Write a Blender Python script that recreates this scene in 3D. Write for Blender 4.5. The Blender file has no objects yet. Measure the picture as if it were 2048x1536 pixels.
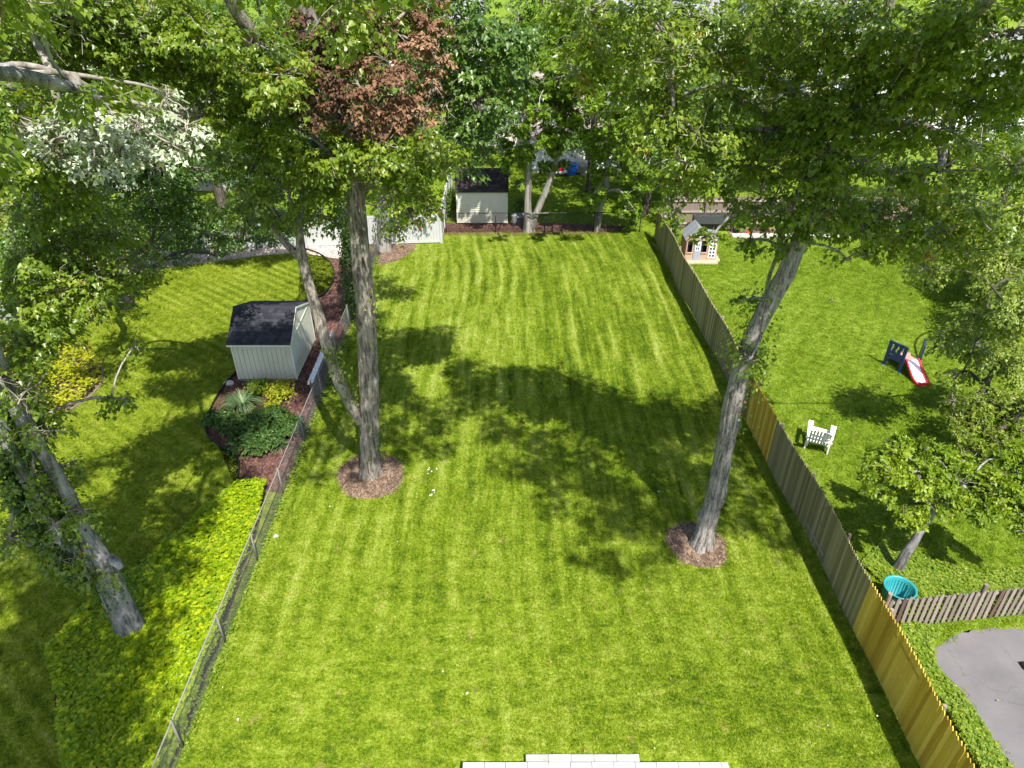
import bpy, bmesh, math, random
import numpy as np
from mathutils import Vector, Matrix, Quaternion

# ------------------------------------------------------------------ camera, sky, sun, exposure
SC = bpy.context.scene
COL = SC.collection
CAM_H, PITCH, FPX = 15.5, math.radians(33.5), 1420.0
cam_d = bpy.data.cameras.new('camera')
cam_d.sensor_width = 36.0
cam_d.lens = 36.0 * FPX / 2048.0
cam_d.clip_start, cam_d.clip_end = 0.2, 2000.0
cam = bpy.data.objects.new('camera', cam_d)
cam.location = (0, 0, CAM_H)
cam.rotation_euler = (math.radians(90) - PITCH, 0, 0)
COL.objects.link(cam)
SC.camera = cam

SHX, SHY = -0.25, 0.60            # ground shift of a shadow per metre of height
world = bpy.data.worlds.new('World')
SC.world = world
world.use_nodes = True
wn = world.node_tree
for n in list(wn.nodes):
    wn.nodes.remove(n)
w_out = wn.nodes.new('ShaderNodeOutputWorld')
w_bg = wn.nodes.new('ShaderNodeBackground')
w_sky = wn.nodes.new('ShaderNodeTexSky')
w_sky.sky_type = 'NISHITA'
w_sky.sun_disc = False
w_sky.sun_elevation = math.atan(1.0 / math.hypot(SHX, SHY))
w_sky.sun_rotation = math.atan2(-SHX, -SHY)
w_sky.air_density = 1.0
w_sky.dust_density = 1.2
w_bg.inputs['Strength'].default_value = 0.112
wn.links.new(w_sky.outputs[0], w_bg.inputs['Color'])
wn.links.new(w_bg.outputs[0], w_out.inputs['Surface'])

sun_d = bpy.data.lights.new('sun', 'SUN')
sun_d.energy = 4.6
sun_d.angle = math.radians(0.53)
sun_d.color = (1.0, 0.955, 0.88)
sun = bpy.data.objects.new('sun', sun_d)
sun.rotation_euler = Vector((SHX, SHY, -1.0)).to_track_quat('-Z', 'Y').to_euler()
sun.location = (20, -40, 70)
COL.objects.link(sun)

SC.view_settings.view_transform = 'Standard'
SC.view_settings.look = 'None'
SC.view_settings.exposure = 1.02
SC.view_settings.gamma = 1.0
SC.view_settings.use_curve_mapping = False
SC.cycles.max_bounces = 6
SC.cycles.diffuse_bounces = 3
SC.cycles.glossy_bounces = 2
SC.cycles.transmission_bounces = 4
SC.cycles.transparent_max_bounces = 6

RNG = np.random.default_rng(7)
random.seed(7)
SP, CP = math.sin(PITCH), math.cos(PITCH)


def ray(px, py):
    u, v = (px - 1024.0) / FPX, (py - 768.0) / FPX
    return np.array((u, CP - v * SP, -SP - v * CP))


def gnd(px, py, z=0.0):
    d = ray(px, py)
    t = (z - CAM_H) / d[2]
    return np.array((d[0] * t, d[1] * t, z))


def at(px, py, y):
    d = ray(px, py)
    t = y / d[1]
    return np.array((d[0] * t, y, CAM_H + d[2] * t))


# ------------------------------------------------------------------ node helpers
def new_mat(name):
    m = bpy.data.materials.new(name)
    m.use_nodes = True
    nt = m.node_tree
    for n in list(nt.nodes):
        nt.nodes.remove(n)
    out = nt.nodes.new('ShaderNodeOutputMaterial')
    return m, nt, out


def N(nt, typ, **kw):
    n = nt.nodes.new(typ)
    for k, v in kw.items():
        if k == 'inp':
            for ik, iv in v.items():
                if hasattr(iv, 'is_linked'):
                    nt.links.new(iv, n.inputs[ik])
                else:
                    n.inputs[ik].default_value = iv
        else:
            setattr(n, k, v)
    return n


def c4(c):
    return (c[0], c[1], c[2], 1.0)


def ramp(nt, fac, stops):
    r = nt.nodes.new('ShaderNodeValToRGB')
    e = r.color_ramp.elements
    while len(e) > 1:
        e.remove(e[-1])
    e[0].position, e[0].color = stops[0][0], c4(stops[0][1])
    for p, c in stops[1:]:
        x = e.new(p)
        x.color = c4(c)
    nt.links.new(fac, r.inputs[0])
    return r.outputs[0]


def mixc(nt, fac, a, b, mode='MIX'):
    n = nt.nodes.new('ShaderNodeMix')
    n.data_type = 'RGBA'
    n.blend_type = mode
    for s, v in ((n.inputs[0], fac), (n.inputs[6], a), (n.inputs[7], b)):
        if hasattr(v, 'is_linked'):
            nt.links.new(v, s)
        else:
            s.default_value = v if s == n.inputs[0] else c4(v)
    return n.outputs[2]


def math_n(nt, op, a, b=0.0, c=None, clamp=False):
    n = nt.nodes.new('ShaderNodeMath')
    n.operation = op
    n.use_clamp = clamp
    for i, v in enumerate((a, b, c)):
        if v is None:
            continue
        if hasattr(v, 'is_linked'):
            nt.links.new(v, n.inputs[i])
        else:
            n.inputs[i].default_value = v
    return n.outputs[0]


def noise(nt, vec, scale, detail=3.0, rough=0.55, dist=0.0):
    n = N(nt, 'ShaderNodeTexNoise', inp={'Scale': scale, 'Detail': detail, 'Roughness': rough, 'Distortion': dist})
    nt.links.new(vec, n.inputs['Vector'])
    return n.outputs[0]


def mapping(nt, vec, scale=(1, 1, 1), rot=(0, 0, 0)):
    n = N(nt, 'ShaderNodeMapping')
    n.inputs['Scale'].default_value = scale
    n.inputs['Rotation'].default_value = rot
    nt.links.new(vec, n.inputs['Vector'])
    return n.outputs[0]


def principled(nt, out, col, rough=0.7, spec=0.3, bump=None, bump_s=0.3, bump_d=0.02, metallic=0.0):
    p = N(nt, 'ShaderNodeBsdfPrincipled')
    if hasattr(col, 'is_linked'):
        nt.links.new(col, p.inputs['Base Color'])
    else:
        p.inputs['Base Color'].default_value = c4(col)
    if hasattr(rough, 'is_linked'):
        nt.links.new(rough, p.inputs['Roughness'])
    else:
        p.inputs['Roughness'].default_value = rough
    p.inputs['Specular IOR Level'].default_value = spec
    p.inputs['Metallic'].default_value = metallic
    if bump is not None:
        b = N(nt, 'ShaderNodeBump', inp={'Strength': bump_s, 'Distance': bump_d})
        nt.links.new(bump, b.inputs['Height'])
        nt.links.new(b.outputs[0], p.inputs['Normal'])
    nt.links.new(p.outputs[0], out.inputs['Surface'])
    return p


def pos(nt):
    return N(nt, 'ShaderNodeNewGeometry').outputs['Position']


def objco(nt):
    return N(nt, 'ShaderNodeTexCoord').outputs['Object']


def orand(nt):
    return N(nt, 'ShaderNodeObjectInfo').outputs['Random']


# ------------------------------------------------------------------ materials
def leaf_mat(name, stops, trans=0.34, tgain=1.5, rough=0.42, spec=0.35):
    m, nt, out = new_mat(name)
    t = N(nt, 'ShaderNodeAttribute', attribute_name='tint').outputs['Fac']
    col = ramp(nt, t, stops)
    p = N(nt, 'ShaderNodeBsdfPrincipled', inp={'Roughness': rough, 'Specular IOR Level': spec, 'Base Color': col})
    tr = N(nt, 'ShaderNodeBsdfTranslucent')
    tc = mixc(nt, 1.0, col, (1.15 * tgain, 1.1 * tgain, 0.45 * tgain), 'MULTIPLY')
    nt.links.new(tc, tr.inputs['Color'])
    mx = N(nt, 'ShaderNodeMixShader', inp={0: trans})
    nt.links.new(p.outputs[0], mx.inputs[1])
    nt.links.new(tr.outputs[0], mx.inputs[2])
    nt.links.new(mx.outputs[0], out.inputs['Surface'])
    return m


def grass_color(nt, ang, period, stripe, warm, streak, main=False):
    P = pos(nt)
    R = mapping(nt, P, rot=(0, 0, ang))
    sp = N(nt, 'ShaderNodeSeparateXYZ', inp={0: R})
    sx, sy = sp.outputs[0], sp.outputs[1]
    if main:      # the mower turned at both ends of the yard: its tracks bend there
        f1 = math_n(nt, 'POWER', math_n(nt, 'MAXIMUM', math_n(nt, 'SUBTRACT', sy, 32.5), 0.0), 2.0)
        n1 = math_n(nt, 'POWER', math_n(nt, 'MAXIMUM', math_n(nt, 'SUBTRACT', 16.0, sy), 0.0), 2.0)
        sx = math_n(nt, 'ADD', sx, math_n(nt, 'SUBTRACT', math_n(nt, 'MULTIPLY', f1, 0.016), math_n(nt, 'MULTIPLY', n1, 0.007)))
    wob = math_n(nt, 'MULTIPLY', math_n(nt, 'SUBTRACT', noise(nt, P, 0.25, 2.0), 0.5), 0.22)
    qx = math_n(nt, 'ADD', sx, wob)
    cb = N(nt, 'ShaderNodeCombineXYZ', inp={0: math_n(nt, 'MULTIPLY', qx, 2.7), 1: math_n(nt, 'MULTIPLY', sy, 0.24)})
    big = noise(nt, P, 0.17, 2.0)
    mid = noise(nt, P, 1.1, 3.0, 0.6)
    clump = noise(nt, P, 3.6, 3.0, 0.65, 0.4)
    fine = noise(nt, P, 13.0, 3.0, 0.8)
    st = noise(nt, cb.outputs[0], 1.0, 4.0, 0.66, 0.3)
    s = math_n(nt, 'SINE', math_n(nt, 'MULTIPLY', qx, 2 * math.pi / period))  # mown stripes: the sheen of leaning blades is put into the colour
    smask = N(nt, 'ShaderNodeMapRange', inp={0: noise(nt, P, 0.2, 2.0), 1: 0.40, 2: 0.62}).outputs[0]
    s = math_n(nt, 'MULTIPLY', math_n(nt, 'MULTIPLY', s, stripe), smask)
    if main:
        nm = N(nt, 'ShaderNodeMapRange', inp={0: sy, 1: 10.5, 2: 17.0, 3: 0.30, 4: 1.0}).outputs[0]
        sw = noise(nt, mapping(nt, P, (0.9, 2.6, 1.0), (0, 0, 0.35)), 1.0, 4.0, 0.7, 1.4)
        st = math_n(nt, 'ADD', math_n(nt, 'MULTIPLY', st, nm), math_n(nt, 'MULTIPLY', sw, math_n(nt, 'SUBTRACT', 1.0, nm)))
    f = math_n(nt, 'ADD', math_n(nt, 'MULTIPLY', math_n(nt, 'SUBTRACT', st, 0.5), streak), 0.47)
    f = math_n(nt, 'ADD', f, s)
    for tex, amp in ((mid, 0.55), (clump, 0.85), (fine, 1.7), (big, 0.45)):
        f = math_n(nt, 'ADD', f, math_n(nt, 'MULTIPLY', math_n(nt, 'SUBTRACT', tex, 0.5), amp))
    if main:
        lx = N(nt, 'ShaderNodeMapRange', inp={0: qx, 1: 1.3, 2: 0.7, 3: -0.05, 4: 0.09}).outputs[0]
        ly = N(nt, 'ShaderNodeMapRange', inp={0: sy, 1: 17.0, 2: 22.0}).outputs[0]
        f = math_n(nt, 'ADD', f, math_n(nt, 'MULTIPLY', lx, ly))
        ln = math_n(nt, 'POWER', math_n(nt, 'ABSOLUTE', math_n(nt, 'SINE', math_n(nt, 'MULTIPLY', qx, math.pi / 1.12))), 26.0)
        lm = N(nt, 'ShaderNodeMapRange', inp={0: noise(nt, cb.outputs[0], 0.5, 2.0), 1: 0.42, 2: 0.62}).outputs[0]
        f = math_n(nt, 'ADD', f, math_n(nt, 'MULTIPLY', math_n(nt, 'MULTIPLY', ln, lm), math_n(nt, 'MULTIPLY', ly, 0.34)))
    f = math_n(nt, 'ADD', f, 0.0, clamp=True)
    w = warm
    col = ramp(nt, f, [(0.0, (0.060 * w, 0.115, 0.003)), (0.22, (0.118 * w, 0.190, 0.005)),
                       (0.50, (0.212 * w, 0.290, 0.012)), (0.78, (0.312 * w, 0.388, 0.050)), (1.0, (0.41 * w, 0.46, 0.12))])
    dry = N(nt, 'ShaderNodeMapRange', inp={0: noise(nt, P, 2.1, 5.0, 0.72), 1: 0.60, 2: 0.70}).outputs[0]
    col = mixc(nt, math_n(nt, 'MULTIPLY', dry, 0.7), col, (0.40, 0.33, 0.11))
    return col, fine


def grass_mat(name, ang=0.0, period=1.3, stripe=0.2, warm=1.0, streak=1.1, blades=False, gain=1.0, main=False):
    m, nt, out = new_mat(name)
    col, fine = grass_color(nt, ang, period, stripe, warm, streak, main)
    if gain != 1.0:
        col = mixc(nt, 1.0, col, (gain, gain, gain), 'MULTIPLY')
    if blades:
        p = N(nt, 'ShaderNodeBsdfPrincipled', inp={'Roughness': 0.5, 'Specular IOR Level': 0.25, 'Base Color': col})
        tr = N(nt, 'ShaderNodeBsdfTranslucent', inp={'Color': mixc(nt, 1.0, col, (1.3, 1.3, 0.7), 'MULTIPLY')})
        mx = N(nt, 'ShaderNodeMixShader', inp={0: 0.35})
        nt.links.new(p.outputs[0], mx.inputs[1])
        nt.links.new(tr.outputs[0], mx.inputs[2])
        nt.links.new(mx.outputs[0], out.inputs['Surface'])
    else:
        P = pos(nt)
        h = math_n(nt, 'ADD', noise(nt, P, 28.0, 3.0, 0.7), math_n(nt, 'MULTIPLY', fine, 0.8))
        principled(nt, out, col, 0.85, 0.15, h, 0.8, 0.05)
    return m


def mulch_mat(name, stops, scale=16.0):
    m, nt, out = new_mat(name)
    P = pos(nt)
    v = N(nt, 'ShaderNodeTexVoronoi', inp={'Scale': scale, 'Randomness': 1.0})
    nt.links.new(mapping(nt, P, (1, 0.55, 1)), v.inputs['Vector'])
    vr = N(nt, 'ShaderNodeSeparateColor', inp={0: v.outputs['Color']}).outputs[0]
    f = math_n(nt, 'ADD', math_n(nt, 'MULTIPLY', vr, 0.55), math_n(nt, 'MULTIPLY', noise(nt, P, 1.6, 4.0, 0.65), 0.5), clamp=True)
    principled(nt, out, ramp(nt, f, stops), 0.9, 0.15, math_n(nt, 'SUBTRACT', vr, v.outputs['Distance']), 0.7, 0.03)
    return m


def chips_mat(name, stops):
    m, nt, out = new_mat(name)
    t = N(nt, 'ShaderNodeAttribute', attribute_name='tint').outputs['Fac']
    principled(nt, out, ramp(nt, t, stops), 0.85, 0.2)
    return m


def bark_mat(name, dark, light, patch, fissure=13.0, bump=1.0):
    m, nt, out = new_mat(name)
    P = objco(nt)
    L = mapping(nt, P, (fissure, fissure, fissure * 0.13))
    n1 = noise(nt, L, 1.0, 5.0, 0.65, 0.6)
    n2 = noise(nt, mapping(nt, P, (1, 1, 0.55)), 3.2, 4.0, 0.65)
    n3 = noise(nt, P, 38.0, 2.0, 0.6)
    f = math_n(nt, 'ADD', n1, math_n(nt, 'MULTIPLY', math_n(nt, 'SUBTRACT', n3, 0.5), 0.35))
    col = ramp(nt, f, [(0.38, dark), (0.50, tuple(0.75 * c for c in light)), (0.58, light), (0.74, tuple(min(1, c * 1.4) for c in light))])
    pm = N(nt, 'ShaderNodeMapRange', inp={0: n2, 1: 0.52, 2: 0.66}).outputs[0]
    col = mixc(nt, math_n(nt, 'MULTIPLY', pm, 0.55), col, patch)
    principled(nt, out, col, 0.9, 0.15, f, bump, 0.035)
    return m


def wood_mat(name, stops, grain=(26, 26, 1.1), rough=0.75, var=0.5, knots=True, foot=None):
    m, nt, out = new_mat(name)
    P = objco(nt)
    r = orand(nt)
    off = N(nt, 'ShaderNodeVectorMath', operation='ADD')
    nt.links.new(P, off.inputs[0])
    cb = N(nt, 'ShaderNodeCombineXYZ')
    rr = math_n(nt, 'MULTIPLY', r, 37.0)
    nt.links.new(rr, cb.inputs[0]); nt.links.new(rr, cb.inputs[1]); nt.links.new(rr, cb.inputs[2])
    nt.links.new(cb.outputs[0], off.inputs[1])
    g = noise(nt, mapping(nt, off.outputs[0], grain), 1.0, 4.0, 0.6, 0.4)
    f = math_n(nt, 'ADD', math_n(nt, 'MULTIPLY', g, 1.0 - var), math_n(nt, 'MULTIPLY', r, var), clamp=True)
    col = ramp(nt, f, stops)
    if knots:
        v = N(nt, 'ShaderNodeTexVoronoi', inp={'Scale': 3.4})
        nt.links.new(mapping(nt, off.outputs[0], (2.2, 1, 1)), v.inputs['Vector'])
        k = N(nt, 'ShaderNodeMapRange', inp={0: v.outputs['Distance'], 1: 0.075, 2: 0.035}).outputs[0]
        col = mixc(nt, math_n(nt, 'MULTIPLY', k, 0.75), col, tuple(c * 0.32 for c in stops[0][1]))
    principled(nt, out, col, rough, 0.2, g, 0.35, 0.01)
    return m


def paint_mat(name, col, rough=0.5, dirt=0.12, spec=0.35, scale=1.5):
    m, nt, out = new_mat(name)
    P = objco(nt)
    n1 = noise(nt, mapping(nt, P, (1, 1, 0.4)), scale, 4.0, 0.65)
    n2 = noise(nt, P, 24.0, 2.0)
    d = N(nt, 'ShaderNodeMapRange', inp={0: n1, 1: 0.42, 2: 0.8}).outputs[0]
    c = mixc(nt, math_n(nt, 'MULTIPLY', d, dirt * 3), col, tuple(x * y for x, y in zip(col, (0.62, 0.58, 0.48))))
    principled(nt, out, c, rough, spec, n2, 0.12, 0.004)
    return m


def shingle_mat(name, stops):
    m, nt, out = new_mat(name)
    t = N(nt, 'ShaderNodeAttribute', attribute_name='tint').outputs['Fac']
    P = objco(nt)
    f = math_n(nt, 'ADD', math_n(nt, 'MULTIPLY', t, 0.7), math_n(nt, 'MULTIPLY', noise(nt, P, 60.0, 2.0, 0.7), 0.35), clamp=True)
    principled(nt, out, ramp(nt, f, stops), 0.85, 0.25, noise(nt, P, 120.0, 2.0), 0.4, 0.01)
    return m


def stone_mat(name, stops, scale=3.0):
    m, nt, out = new_mat(name)
    P = objco(nt)
    r = orand(nt)
    f = math_n(nt, 'ADD', math_n(nt, 'MULTIPLY', noise(nt, P, scale, 5.0, 0.65), 0.6), math_n(nt, 'MULTIPLY', r, 0.45), clamp=True)
    principled(nt, out, ramp(nt, f, stops), 0.8, 0.25, noise(nt, P, 50.0, 3.0), 0.3, 0.006)
    return m


def asphalt_mat(name, base):
    m, nt, out = new_mat(name)
    P = pos(nt)
    f1 = noise(nt, P, 0.7, 4.0, 0.6)
    f2 = noise(nt, P, 60.0, 2.0, 0.7)
    f = math_n(nt, 'ADD', math_n(nt, 'MULTIPLY', f1, 0.7), math_n(nt, 'MULTIPLY', f2, 0.3))
    col = ramp(nt, f, [(0.25, tuple(c * 0.7 for c in base)), (0.5, base), (0.8, tuple(c * 1.35 for c in base))])
    v = N(nt, 'ShaderNodeTexVoronoi', feature='DISTANCE_TO_EDGE', inp={'Scale': 0.42})
    wv = N(nt, 'ShaderNodeVectorMath', operation='ADD')
    nz = N(nt, 'ShaderNodeTexNoise', inp={'Scale': 1.4, 'Detail': 4.0})
    nt.links.new(P, nz.inputs['Vector'])
    nt.links.new(P, wv.inputs[0]); nt.links.new(nz.outputs['Color'], wv.inputs[1])
    nt.links.new(wv.outputs[0], v.inputs['Vector'])
    ck = N(nt, 'ShaderNodeMapRange', inp={0: v.outputs[0], 1: 0.005, 2: 0.001}).outputs[0]
    col = mixc(nt, math_n(nt, 'MULTIPLY', ck, 0.28), col, (0.03, 0.03, 0.032))
    principled(nt, out, col, 0.9, 0.2, f2, 0.5, 0.008)
    return m


def plain_mat(name, col, rough=0.5, spec=0.4, metallic=0.0):
    m, nt, out = new_mat(name)
    P = objco(nt)
    n1 = noise(nt, P, 6.0, 3.0)
    c = mixc(nt, n1, tuple(x * 0.85 for x in col), tuple(min(1, x * 1.12) for x in col))
    principled(nt, out, c, rough, spec, None, metallic=metallic)
    return m


def glass_mat(name):
    m, nt, out = new_mat(name)
    principled(nt, out, (0.03, 0.04, 0.05), 0.08, 0.6)
    return m


M = {}
M['grass'] = grass_mat('lawn_ground', 0.0, 0.62, 0.10, 1.0, 1.75, gain=0.85, main=True)
M['grass_blade'] = grass_mat('lawn_blade', 0.0, 0.62, 0.10, 1.0, 1.75, blades=True, main=True)
M['grass_l'] = grass_mat('left_lawn_ground', math.radians(-52), 0.50, 0.16, 1.06, 0.6, gain=0.8)
M['grass_l_blade'] = grass_mat('left_lawn_blade', math.radians(-52), 0.50, 0.16, 1.06, 0.6, blades=True)
M['grass_r'] = grass_mat('right_lawn_ground', 0.6, 2.0, 0.03, 0.93, 0.6, gain=0.8)
M['grass_r_blade'] = grass_mat('right_lawn_blade', 0.6, 2.0, 0.03, 0.93, 0.6, blades=True)
M['maple'] = leaf_mat('maple_leaf', [(0.0, (0.055, 0.098, 0.012)), (0.35, (0.114, 0.184, 0.016)), (0.70, (0.210, 0.288, 0.026)),
                                     (0.93, (0.34, 0.40, 0.055)), (0.975, (0.26, 0.19, 0.04)), (1.0, (0.25, 0.10, 0.03))], rough=0.34, spec=0.55, trans=0.45)
M['maple_dark'] = leaf_mat('shade_maple_leaf', [(0.0, (0.036, 0.078, 0.014)), (0.5, (0.078, 0.152, 0.022)), (0.9, (0.155, 0.245, 0.036)), (1.0, (0.26, 0.34, 0.06))], rough=0.36, spec=0.45)  # darker maple leaf; also paints the shade on the left maple's right side
M['dead'] = leaf_mat('dead_leaf', [(0.0, (0.060, 0.029, 0.015)), (0.5, (0.180, 0.090, 0.048)), (1.0, (0.37, 0.215, 0.125))], trans=0.2, tgain=0.9, rough=0.7)
M['silver'] = leaf_mat('silver_leaf', [(0.0, (0.13, 0.19, 0.07)), (0.4, (0.36, 0.42, 0.27)), (1.0, (0.70, 0.72, 0.58))], trans=0.15, tgain=0.8, rough=0.4, spec=0.6)
M['magnolia'] = leaf_mat('magnolia_leaf', [(0.0, (0.065, 0.130, 0.008)), (0.5, (0.135, 0.235, 0.012)), (1.0, (0.250, 0.345, 0.025))], trans=0.34)
M['cover_tree'] = leaf_mat('small_tree_leaf', [(0.0, (0.070, 0.125, 0.008)), (0.5, (0.165, 0.255, 0.014)), (1.0, (0.33, 0.40, 0.035))])
M['bushy'] = leaf_mat('bushy_leaf', [(0.0, (0.058, 0.100, 0.012)), (0.5, (0.152, 0.215, 0.020)), (1.0, (0.32, 0.37, 0.050))], trans=0.3)
M['ivy'] = leaf_mat('ivy_leaf', [(0.0, (0.030, 0.070, 0.012)), (0.6, (0.060, 0.120, 0.018)), (1.0, (0.125, 0.190, 0.030))])
M['cover'] = leaf_mat('cover_leaf', [(0.0, (0.105, 0.195, 0.004)), (0.5, (0.240, 0.345, 0.005)), (1.0, (0.43, 0.49, 0.010))], trans=0.36)
M['bed_green'] = leaf_mat('bed_leaf', [(0.0, (0.040, 0.090, 0.020)), (0.5, (0.075, 0.150, 0.030)), (1.0, (0.125, 0.205, 0.045))])
M['bed_yellow'] = leaf_mat('bed_yellow_leaf', [(0.0, (0.17, 0.21, 0.008)), (0.5, (0.32, 0.36, 0.012)), (1.0, (0.50, 0.48, 0.03))])
M['strap'] = leaf_mat('strap_leaf', [(0.0, (0.055, 0.110, 0.040)), (0.6, (0.110, 0.180, 0.070)), (1.0, (0.20, 0.27, 0.12))])
M['weed'] = leaf_mat('weed_leaf', [(0.0, (0.090, 0.165, 0.012)), (0.5, (0.175, 0.270, 0.018)), (1.0, (0.32, 0.37, 0.05))])
M['far_leaf'] = leaf_mat('far_leaf', [(0.0, (0.040, 0.088, 0.012)), (0.5, (0.094, 0.178, 0.018)), (1.0, (0.200, 0.300, 0.036))])
M['flower'] = leaf_mat('flower_petal', [(0.0, (0.5, 0.03, 0.02)), (0.6, (0.7, 0.12, 0.05)), (1.0, (0.8, 0.4, 0.1))])
M['mulch_red'] = mulch_mat('red_mulch', [(0.15, (0.032, 0.016, 0.013)), (0.45, (0.092, 0.044, 0.035)), (0.75, (0.17, 0.088, 0.068)), (1.0, (0.27, 0.16, 0.125))])
M['mulch_brown'] = mulch_mat('brown_mulch', [(0.15, (0.055, 0.034, 0.024)), (0.45, (0.135, 0.088, 0.060)), (0.75, (0.24, 0.165, 0.115)), (1.0, (0.36, 0.26, 0.19))])
M['gravel'] = mulch_mat('pale_gravel', [(0.15, (0.22, 0.16, 0.13)), (0.5, (0.48, 0.39, 0.33)), (1.0, (0.72, 0.64, 0.57))], 11.0)
M['chip_red'] = chips_mat('red_chip', [(0.0, (0.04, 0.02, 0.016)), (0.6, (0.13, 0.064, 0.050)), (1.0, (0.28, 0.17, 0.135))])
M['chip_brown'] = chips_mat('brown_chip', [(0.0, (0.06, 0.038, 0.026)), (0.6, (0.18, 0.12, 0.082)), (1.0, (0.36, 0.27, 0.19))])
M['chip_pale'] = chips_mat('pale_stone_chip', [(0.0, (0.25, 0.19, 0.16)), (0.5, (0.55, 0.46, 0.40)), (1.0, (0.80, 0.74, 0.68))])
M['soil'] = mulch_mat('dark_soil', [(0.1, (0.02, 0.016, 0.010)), (0.6, (0.06, 0.046, 0.028)), (1.0, (0.12, 0.09, 0.06))])
M['bark'] = bark_mat('maple_bark', (0.065, 0.053, 0.043), (0.285, 0.250, 0.212), (0.36, 0.33, 0.29))
M['bark_r'] = bark_mat('grey_maple_bark', (0.075, 0.065, 0.056), (0.30, 0.272, 0.245), (0.38, 0.36, 0.33))
M['bark_smooth'] = bark_mat('smooth_grey_bark', (0.075, 0.072, 0.068), (0.25, 0.245, 0.235), (0.46, 0.45, 0.43), 6.0, 0.5)
M['bark_dark'] = bark_mat('dark_bark', (0.035, 0.028, 0.022), (0.11, 0.092, 0.075), (0.14, 0.13, 0.10), 8.0)
M['bark_pale'] = bark_mat('pale_bark', (0.11, 0.10, 0.085), (0.27, 0.25, 0.215), (0.38, 0.365, 0.33), 5.0, 0.4)
M['twig'] = bark_mat('twig_bark', (0.13, 0.115, 0.095), (0.30, 0.27, 0.225), (0.40, 0.37, 0.32), 4.0, 0.2)
M['picket_grey'] = wood_mat('weathered_picket', [(0.1, (0.130, 0.108, 0.050)), (0.5, (0.250, 0.212, 0.100)), (0.9, (0.39, 0.335, 0.180))], var=0.62)
M['picket_new'] = wood_mat('new_cedar_picket', [(0.08, (0.30, 0.165, 0.018)), (0.5, (0.56, 0.36, 0.040)), (0.92, (0.78, 0.55, 0.11))], var=0.62)
M['picket_brown'] = wood_mat('brown_grey_picket', [(0.05, (0.15, 0.118, 0.092)), (0.6, (0.27, 0.225, 0.185)), (1.0, (0.34, 0.29, 0.245))], knots=False)
M['picket_red'] = wood_mat('red_brown_picket', [(0.0, (0.09, 0.052, 0.038)), (1.0, (0.17, 0.105, 0.08))], knots=False)
M['fence_back'] = wood_mat('back_fence_wood', [(0.05, (0.105, 0.075, 0.058)), (0.5, (0.18, 0.135, 0.108)), (1.0, (0.26, 0.20, 0.165))])
M['rail_pale'] = wood_mat('pale_rail', [(0.0, (0.28, 0.225, 0.185)), (1.0, (0.44, 0.37, 0.32))], grain=(2, 20, 20), knots=False)
M['vinyl'] = paint_mat('white_vinyl', (0.47, 0.475, 0.465), 0.4, 0.12)
M['galv'] = plain_mat('galvanised_steel', (0.20, 0.19, 0.17), 0.65, 0.35, 0.1)
M['wire'] = plain_mat('chain_wire', (0.16, 0.16, 0.155), 0.7, 0.3, 0.0)
M['black_metal'] = plain_mat('black_fence_metal', (0.012, 0.012, 0.012), 0.45, 0.4)
M['edging'] = plain_mat('black_edging_plastic', (0.014, 0.014, 0.017), 0.4, 0.4)
M['cream'] = paint_mat('cream_siding', (0.56, 0.56, 0.45), 0.6, 0.16)
M['cream_trim'] = paint_mat('cream_trim', (0.64, 0.63, 0.55), 0.55, 0.1)
M['shingle'] = shingle_mat('charcoal_shingle', [(0.0, (0.010, 0.010, 0.014)), (0.5, (0.024, 0.024, 0.031)), (1.0, (0.055, 0.055, 0.066))])
M['shingle_brown'] = shingle_mat('dark_brown_shingle', [(0.0, (0.012, 0.009, 0.008)), (0.5, (0.030, 0.023, 0.021)), (1.0, (0.065, 0.052, 0.046))])
M['shingle_grey'] = shingle_mat('grey_shingle', [(0.0, (0.16, 0.16, 0.175)), (1.0, (0.32, 0.32, 0.34))])
M['shingle_taupe'] = shingle_mat('taupe_shingle', [(0.0, (0.22, 0.175, 0.155)), (1.0, (0.38, 0.32, 0.29))])
M['skid'] = wood_mat('grey_skid', [(0.0, (0.12, 0.10, 0.08)), (1.0, (0.25, 0.21, 0.17))], knots=False)
M['white_paint'] = paint_mat('white_paint', (0.80, 0.80, 0.79), 0.4, 0.05)
M['chair_slat'] = paint_mat('white_resin', (0.80, 0.79, 0.76), 0.4, 0.08)
M['play_wall'] = wood_mat('playhouse_cedar', [(0.0, (0.36, 0.225, 0.155)), (1.0, (0.50, 0.34, 0.25))], grain=(2, 20, 20), knots=False)
M['play_deck'] = wood_mat('playhouse_deck', [(0.0, (0.46, 0.29, 0.18)), (1.0, (0.68, 0.47, 0.32))], knots=False)
M['play_roof'] = wood_mat('playhouse_roof', [(0.0, (0.17, 0.18, 0.185)), (1.0, (0.30, 0.31, 0.315))], knots=False)
M['play_door'] = paint_mat('grey_blue_paint', (0.30, 0.35, 0.40), 0.5, 0.05)
M['glass'] = glass_mat('window_glass')
M['dark_in'] = plain_mat('dark_interior', (0.02, 0.018, 0.03), 0.8)  # near black colour stands for the shade inside the playhouse openings
M['navy'] = plain_mat('navy_plastic', (0.018, 0.032, 0.11), 0.35, 0.5)
M['red_p'] = plain_mat('red_plastic', (0.72, 0.012, 0.035), 0.35, 0.5)
M['white_p'] = plain_mat('pale_slide_plastic', (0.82, 0.74, 0.74), 0.35, 0.5)
M['tan_p'] = plain_mat('tan_plastic', (0.45, 0.27, 0.20), 0.5, 0.4)
M['teal'] = plain_mat('teal_plastic', (0.025, 0.27, 0.30), 0.5, 0.5)
M['blue_p'] = plain_mat('bright_blue_plastic', (0.02, 0.14, 0.62), 0.4, 0.5)
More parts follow.
